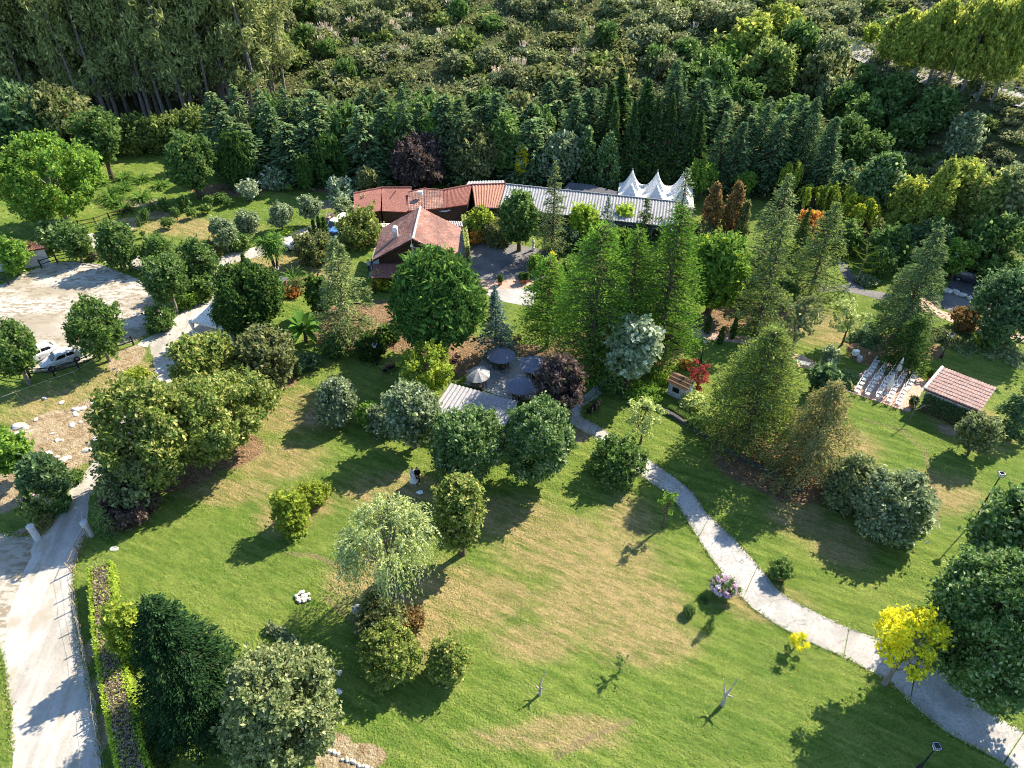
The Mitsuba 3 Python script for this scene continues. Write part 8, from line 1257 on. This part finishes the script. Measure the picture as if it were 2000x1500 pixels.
gp = [(((-13.41, 59.79)), -.6, 'leftmost of three on the shaded lawn'), (((-13.00, 60.32)), -.6, 'middle of three on the shaded lawn'), (((-12.47, 60.50)), -.6, 'rightmost of three on the shaded lawn'), (((-6.61, 60.32)), -.3, 'nearest of four left of the umbrella terrace'), (((-6.38, 61.05)), -.4, 'second nearest of four left of the umbrella terrace'), (((-6.20, 61.60)), -.4, 'third nearest of four left of the umbrella terrace'), (((-5.90, 62.25)), -.5, 'farthest of four left of the umbrella terrace'), (((0.29, 65.24)), -2., 'left of two under the blue spruce'), (((0.75, 65.64)), -2., 'right of two under the blue spruce'), (((8.51, 54.41)), 3.5, 'farthest of four on the grass beside the path corner'), (((8.32, 54.01)), 3.5, 'second farthest of four on the grass beside the path corner'), (((8.08, 53.62)), 3.3, 'second nearest of four on the grass beside the path corner'), (((7.63, 53.15)), 3., 'nearest of four on the grass beside the path corner'), (((-12.26, 55.21)), 2.4, 'alone behind the silvery shrub')]
for q, a_, l_ in gp: copy(GC, 'wicker_armchair', 'wicker armchair with dark cushion, ' + l_, 'chair', q[0], q[1], 0., a_, 'wicker garden armchairs')
mS, mB, mL = MB(), MB(), MB()            # tall bar chair and table
mS.box([0, 0, .62], [.36, .36, .04])
for i_ in range(3): mB.box([-.18, -.11 + .11 * i_, .86], [.025, .05, .42])
mB.box([-.18, 0, 1.06], [.03, .38, .07])
for a_ in (-1, 1):
    for b_ in (-1, 1): mL.box([a_ * .16, b_ * .16, .3], [.04, .04, .62])
BCh = stock('bar_chair', dict(seat=(mS, 'matte', 'wood'), backrest=(mB, 'matte', 'wood'), legs=(mL, 'matte', 'darkwood')))
for q, l_, pal, R_, tl in (((-1.15, 60.68), 'grey parasol farthest back on the shaded terrace', 'parasol', 1.55, .0), ((-3.44, 57.36), 'sunlit pale grey parasol at the left of the terrace', 'lightgrey', 1.25, .12), ((2.32, 59.08), 'grey parasol at the right of the shaded terrace', 'parasol', 1.6, .0), ((0.83, 55.53), 'grey parasol nearest the corrugated roof', 'parasol', 1.5, .0)):
    parasol('grey_parasol', l_, q[0], q[1], .04, R_, 2.35, pal, tl, -2.0); k = thing('terrace_table', 'dark wooden high table under the ' + l_, 'table'); MB().lathe([[0, .98], [.42, .98], [.42, 1.03], [0, 1.03]], [q[0], q[1], 0], 18).to(k, 'table_top', 'matte', 'darkwood', False)
    m = MB()
    for s in range(4): a_ = .78 + s * 1.571; m.tube([[q[0] + .12 * math.cos(a_), q[1] + .12 * math.sin(a_), .98], [q[0] + .3 * math.cos(a_), q[1] + .3 * math.sin(a_), .04]], .025, 4)
    m.to(k, 'legs', 'matte', 'darkwood')
    for s in range(4): a_ = .3 + s * 1.571; copy(BCh, 'bar_chair', 'wooden high chair under the ' + l_, 'chair', q[0] + .62 * math.cos(a_), q[1] + .62 * math.sin(a_), .04, a_ + math.pi, 'high chairs under the ' + l_)
q = (-9.90, 96.42); parasol('white_parasol', 'open white parasol behind the red-roofed house', q[0], q[1], 0., 1.45, 2.7, 'white')
k = thing('white_garden_bench', 'white garden bench beside the pink path', 'bench'); q = np.r_[np.array((31.14, 61.05)), 0]; ba = 1.1
for i_ in range(4): MB().box(rotz([-.18 + .12 * i_, 0, .44], ba) + q, [.1, 1.5, .035], ba).to(k, 'seat_slat', 'gloss', 'white')
for i_ in range(3): MB().box(rotz([-.30, 0, .58 + .14 * i_], ba) + q, [.03, 1.5, .1], ba).to(k, 'back_slat', 'gloss', 'white')
for s in (-1, 1): MB().box(rotz([-.28, s * .7, .45], ba) + q, [.06, .07, .9], ba).to(k, 'leg', 'gloss', 'white'); MB().box(rotz([.18, s * .7, .22], ba) + q, [.06, .07, .44], ba).to(k, 'leg', 'gloss', 'white')
k = thing('white_speaker_stand', 'small white cabinet on legs in the shade at the back of the wedding terrace', 'cabinet'); q = (37.25, 62.53); MB().box([q[0], q[1], .8], [.6, .5, .55]).to(k, 'box', 'gloss', 'white')
for a_ in (-1, 1):
    for b_ in (-1, 1): MB().box([q[0] + a_ * .26, q[1] + b_ * .2, .27], [.05, .05, .54]).to(k, 'leg', 'matte', 'darkgrey')
k = thing('white_bin', 'small white barrel beside the cabinet at the wedding terrace', 'barrel'); q = (37.60, 61.97); MB().lathe([[0, 0], [.24, 0], [.28, .35], [.24, .7], [0, .72]], [*q, 0], 16).to(k, 'barrel', 'matte', 'offwhite', True)
k = thing('leaning_white_post', 'leaning pale wooden post beside the asphalt path behind the sunny lawn', 'post'); q = (40.95, 75.53); MB().tube([[*q, 0], [q[0] + .35, q[1] + .2, 1.7]], .09, 6).to(k, 'shaft', 'matte', 'offwhite', False)
k = thing('white_statue', 'small white statue on a plinth at the edge of the asphalt yard', 'statue'); q = (2.87, 87.40); MB().box([*q, .25], [.4, .4, .5]).to(k, 'plinth', 'matte', 'white'); MB().lathe([[0, .5], [.16, .5], [.18, .8], [.12, 1.0], [.2, 1.25], [.17, 1.42], [.07, 1.5], [.11, 1.62], [.1, 1.74], [0, 1.82]], [*q, 0], 14).to(k, 'figure', 'matte', 'white', True)
k = thing('crumpled_cloth_bag', 'light blue crumpled bag lying on the shaded lawn near the couple', 'bag'); q = (-8.04, 42.72); v, f = boulder(.3, 33, .45); put(k, (v + [*q, .1], f), 'matte', True, uvs(len(v), PK.index('carwhite')))
k = thing('advert_stand', 'small blue-white stand on the drive beside the dense dark cypress', 'sign'); q = (-36.70, 80.31); MB().box([*q, .75], [.9, .05, .7], .4).to(k, 'board', 'matte', 'lightgrey')
for s in (-1, 1): MB().box([q[0] + s * .38 * math.cos(.4), q[1] + s * .38 * math.sin(.4), .35], [.05, .05, .8], .4).to(k, 'leg', 'matte', 'darkgrey')
PTW = thing('paddock_tape_fence', 'thin tape fence with small stakes on the grass below the sand arena', 'fence'); tp_ = np.array([(-52.02, 53.93), (-49.93, 55.53), (-47.80, 57.36), (-45.73, 58.90), (-44.29, 61.42)])
for q in tp_: MB().tube([[*q, -.1], [*q, 1.05]], .02, 5).to(PTW, 'stake', 'matte', 'palewood')
for a_, b_ in zip(tp_[:-1], tp_[1:]): MB().tube([[*a_, .95], [*b_, .95]], .012, 4, False).to(PTW, 'tape', 'matte', 'offwhite')
# ---------------------------------------------------------------- cars
def rh(P_, rad): return mf.Manifold.batch_hull([mf.Manifold.sphere(rad, 16).translate(tuple(map(float, p))) for p in P_])
def car(name, label, x, y, a_, pal, L_=4.1, W_=1.72, H_=1.5, van=False, z=.02):
    k = thing(name, label, 'van' if van else 'car'); hl, hw = L_ / 2, W_ / 2
    def add(m, nm, bs, pl=None, sm=False):
        v, f = (m.out() if isinstance(m, MB) else (lambda q: (q.vert_properties[:, :3], q.tri_verts))(m.to_mesh())); v = rotz(v, a_) + [x, y, z]; part(k, nm, (v, f), bs, sm, None if pl is None else uvs(len(v), PK.index(pl)))
    r_ = .12; P_ = []
    for s in (-1, 1): P_ += [[hl - .12, s * (hw - .28), .42], [hl - .22, s * (hw - .3), .66], [hl - .95, s * (hw - .16), .84], [-hl + .14, s * (hw - .2), .42], [-hl + .14, s * (hw - .2), .86], [hl - .5, s * (hw - .13), .42], [-hl + .5, s * (hw - .13), .42], [0, s * (hw - .12), .35], [-.4, s * (hw - .12), .86], [.5, s * (hw - .12), .84]]
    body = rh(P_, r_); wx = (hl - .78, -hl + .78)
    for wx_ in wx: body = body - mf.Manifold.cylinder(3, .36, .36, 28, True).rotate((90, 0, 0)).translate((wx_, 0, .33))
    add(body, 'body', 'gloss', pal)
    c0, c1, t0, t1 = (hl - 1.0, -hl + .22, hl - 1.75, -hl + .75) if not van else (hl - .6, -hl + .15, hl - 1.2, -hl + .25); zt = H_ - .1
    for s in (1,): cab = rh([[c0 - .1, q * (hw - .22), .88] for q in (-1, 1)] + [[c1 + .05, q * (hw - .22), .9] for q in (-1, 1)] + [[t0, q * (hw - .38), zt - .02] for q in (-1, 1)] + [[t1, q * (hw - .36), zt] for q in (-1, 1)], .09); add(cab, 'roof', 'gloss', pal)
    def panel(c, off): c = np.array(c, float); n = np.cross(c[1] - c[0], c[3] - c[0]); n /= np.linalg.norm(n); n = n if n @ (c.mean(0) - [0, 0, .8]) > 0 else -n; m = MB(); m.mesh(trimesh.convex.convex_hull(np.vstack([c + n * off, c - n * .03]))); return m
    zb, zr = .99, zt + .0
    def fx(z_, lo, hi): f = (z_ - .88) / (zt - .88); return lo + (hi - lo) * f
    ws = [[fx(zb, c0, t0) , q * fx(zb, hw - .30, hw - .46), zb] for q in (-1, 1)] + [[fx(zr - .07, c0, t0), q * fx(zr - .07, hw - .30, hw - .46), zr - .07] for q in (1, -1)]; add(panel(ws, .10), 'windscreen', 'tinted_glass')
    wr = [[fx(zb, c1, t1), q * fx(zb, hw - .3, hw - .46), zb] for q in (-1, 1)] + [[fx(zr - .07, c1, t1), q * fx(zr - .07, hw - .3, hw - .46), zr - .07] for q in (1, -1)]; add(panel(wr, .10), 'rear_window', 'tinted_glass')
    for q in (-1, 1):
        xm_ = (c0 + c1) / 2 - .1
        for xa, xb in ((fx(zb, c0, t0) - .28, xm_ + .05), (xm_ - .05, fx(zb, c1, t1) + .3)):
            xat, xbt = (xa - .42, xb) if xa > xm_ else (xa, xb + .22); sd = [[xa, q * fx(zb, hw - .22, hw - .38), zb], [xb, q * fx(zb, hw - .22, hw - .38), zb], [xbt, q * fx(zr - .1, hw - .22, hw - .38), zr - .1], [xat, q * fx(zr - .1, hw - .22, hw - .38), zr - .1]]; add(panel(sd, .105), 'side_window', 'tinted_glass')
        add(MB().box([hl - .16, q * (hw - .38), .66], [.12, .34, .13]), 'headlight', 'lamp_glass'); add(MB().box([-hl + .06, q * (hw - .3), .74], [.08, .22, .22]), 'tail_light', 'gloss', 'darkred'); add(MB().box([c0 - .35, q * (hw + .02), .98], [.12, .16, .1]), 'mirror', 'gloss', pal)
        for wx_ in wx:
            prof = np.array([[.19, -.1], [.30, -.1], [.33, -.06], [.33, .06], [.30, .1], [.19, .1], [.19, -.1]]); me = trimesh.creation.revolve(prof, sections=24); v = np.array(me.vertices) @ np.array([[1, 0, 0], [0, 0, 1], [0, -1, 0]]).T + [wx_, q * (hw - .13), .33]; hub = trimesh.creation.cylinder(.2, .14, sections=20); hv = np.array(hub.vertices) @ np.array([[1, 0, 0], [0, 0, 1], [0, -1, 0]]).T + [wx_, q * (hw - .13), .33]
            wk = numbered(f'{k}__wheel'); put(numbered(f'{wk}__tyre'), (rotz(v, a_) + [x, y, z], me.faces), 'matte', True, uvs(len(v), PK.index('rubber'))); put(numbered(f'{wk}__hub'), (rotz(hv, a_) + [x, y, z], hub.faces), 'gloss', False, uvs(len(hv), PK.index('hub')))
    m = MB(); m.box([hl - .02, 0, .5], [.04, .5, .12]); add(m, 'number_plate', 'matte', 'white')
def heading(p, q): return math.atan2(q[1] - p[1], q[0] - p[0])
p, q = (-47.34, 62.72), (-49.67, 60.50); car('parked_silver_car', 'silver hatchback parked behind the near rail fence of the sand arena', (p[0] + q[0]) / 2, (p[1] + q[1]) / 2, heading(p, q), 'carsilver')
p, q = (-50.58, 63.48), (-52.64, 61.23); car('parked_white_car', 'white car parked beside the silver hatchback, partly hidden by an ash tree', (p[0] + q[0]) / 2, (p[1] + q[1]) / 2, heading(p, q), 'carwhite', 4.4)
p, q = (-27.02, 86.96), (-31.07, 88.14); car('parked_grey_car', 'silver-grey car parked behind the feathery olive bush', (p[0] + q[0]) / 2, (p[1] + q[1]) / 2, heading(p, q), 'carsilver', 4.2)
p, q = (-24.55, 91.52), (-24.93, 89.05); car('parked_blue_car', 'blue car parked in front of the white van beside the thuja columns', (p[0] + q[0]) / 2, (p[1] + q[1]) / 2, heading(p, q), 'carblue', 3.9)
p, q = (-24.22, 94.41), (-25.31, 92.47); car('parked_white_van', 'white van parked behind the blue car', (p[0] + q[0]) / 2, (p[1] + q[1]) / 2, heading(p, q), 'carwhite', 4.4, 1.8, 1.9, True)
p, q = (57.13, 79.66), (59.28, 78.25); car('parked_dark_car', 'dark car parked in the shade of the parking lot', (p[0] + q[0]) / 2, (p[1] + q[1]) / 2, heading(p, q), 'darkcar', 4.2)
# ---------------------------------------------------------------- people
def person(label, x, y, face, top, legs, skirt=None, arms='down', sleeves=True):
    k = thing('person', label, 'person'); J = dict(hip=(0, 0, .95), chest=(0, 0, 1.32), neck=(0, 0, 1.48), head=(.02, 0, 1.62))
    S = lambda p, r_: mf.Manifold.sphere(r_, 14).translate(tuple(map(float, p)))
    bone = lambda a_, ra, b_, rb: mf.Manifold.batch_hull([S(a_, ra), S(b_, rb)])
    def emit(man, nm, bs, pl, sm=True):
        q = man.refine_to_length(.05).to_mesh(); me = trimesh.Trimesh(q.vert_properties[:, :3], q.tri_verts); trimesh.smoothing.filter_taubin(me, iterations=6); v = rotz(me.vertices, face) + [x, y, .02]; part(k, nm, (v, me.faces), bs, sm, uvs(len(v), PK.index(pl)))
    body = bone((0, -.08, .95), .12, (0, .08, .95), .12) + mf.Manifold.batch_hull([S((0, -.13, 1.36), .09), S((0, .13, 1.36), .09), S((0, 0, .98), .13)]) + bone((0, 0, 1.42), .055, (.01, 0, 1.54), .052)
    body = body + mf.Manifold.batch_hull([S((.01, 0, 1.66), .092), S((.035, 0, 1.58), .062), S((-.02, 0, 1.65), .088)]) + S((.112, 0, 1.615), .016) + S((.0, .092, 1.62), .02) + S((.0, -.092, 1.62), .02)
    cl = mf.Manifold.batch_hull([S((0, -.14, 1.37), .10), S((0, .14, 1.37), .10), S((0, -.06, .96), .135), S((0, .06, .96), .135)]); lg = mf.Manifold()
    for s in (-1, 1):
        sh, hip, kn, an = (0, s * .185, 1.38), (0, s * .09, .92), (.02, s * .10, .50), (-.01, s * .11, .08)
        el, wr_ = {'down': ((-.02, s * .24, 1.12), (.06, s * .25, .88)), 'hold': ((.02, s * .25, 1.13), (.22, s * .10, 1.02)), 'side': ((-.02, s * .25, 1.12), (.10, s * .22, .90))}[arms]
        arm = bone(sh, .05, el, .042) + bone(el, .042, wr_, .03); d = unit(np.array(wr_) - np.array(el)); hand = bone(wr_, .03, np.array(wr_) + d * .07, .034)
        q = unit(np.cross(d, [1, 0, .2]))
        for f_ in range(4): b_ = np.array(wr_) + d * .085 + q * (f_ - 1.5) * .019; hand = hand + bone(b_, .0095, b_ + d * (.055 - .008 * abs(f_ - 1.3)) + np.array([.012, 0, 0]), .0085)
        hand = hand + bone(np.array(wr_) + d * .03 + q * .03, .011, np.array(wr_) + d * .065 + q * .06, .009)
        body = body + arm + hand + bone(hip, .085, kn, .058) + bone(kn, .056, an, .038) + bone(an, .036, (.13, s * .12, .035), .032)
        if sleeves: cl = cl + bone(sh, .066, el, .054) + bone(el, .054, np.array(wr_) - d * .02, .043)
        lg = lg + bone(hip, .105, kn, .074) + bone(kn, .074, (an[0], an[1], .10), .062); 
        shoe = bone((-.03, s * .11, .05), .05, (.14, s * .125, .045), .042); emit(shoe, 'shoe', 'matte', 'black')
    emit(body, 'body', 'matte', 'skin'); emit(cl, 'top', 'cloth', top)
    if skirt: 
        me = trimesh.creation.revolve(np.array([[.02, 1.08], [.15, 1.06], [.17, .95], [.26, .5], [.40, .06], [.38, .03], [.02, .04]]), sections=28); v = np.array(me.vertices); an_ = np.arctan2(v[:, 1], v[:, 0]); v[:, :2] *= (1 + .05 * np.sin(an_ * 9) * (1.1 - v[:, 2]))[:, None]; part(k, 'skirt', (rotz(v, face) + [x, y, .02], me.faces), 'cloth', True, uvs(len(v), PK.index(skirt)))
    else: emit(lg, 'trousers', 'cloth', legs)
    hair = mf.Manifold.batch_hull([S((-.005, 0, 1.69), .092), S((-.045, 0, 1.62), .085)] + ([S((-.07, 0, 1.46), .06)] if skirt else [])); emit(hair - mf.Manifold.cube((.2, .4, .2), True).translate((.155, 0, 1.60)), 'hair', 'matte', 'hair')
    for s in (-1, 1): MB().mesh(trimesh.creation.icosphere(1, .011)).to(k, 'eye', 'gloss', 'black') if False else emit(S((.088, s * .033, 1.638), .011), 'eye', 'gloss', 'black')
    emit(mf.Manifold.batch_hull([S((.092, -.02, 1.572), .007), S((.092, .02, 1.572), .007)]), 'mouth', 'matte', 'darkred'); return k
q = (-8.72, 44.07); person('person in a pale dress with a white sleeve standing on the shaded lawn', q[0], q[1], -1.2, 'shirt', None, 'dress', 'side')
q = (-8.31, 44.07); person('person in a black suit standing on the shaded lawn, hands clasped in front', q[0], q[1], -1.5, 'suit', 'suit', None, 'hold')
q = (-18.52, 81.64); person('person in a white shirt and dark trousers beside the red-roofed house', q[0], q[1], 1.6, 'shirt', 'darkgrey', None, 'down')
q = (-18.08, 81.77); person('person in a blue shirt and jeans beside the porch of the red-roofed house', q[0], q[1], -2.6, 'denim', 'denim', None, 'down')
print('triangles of plants', tri_count[0])
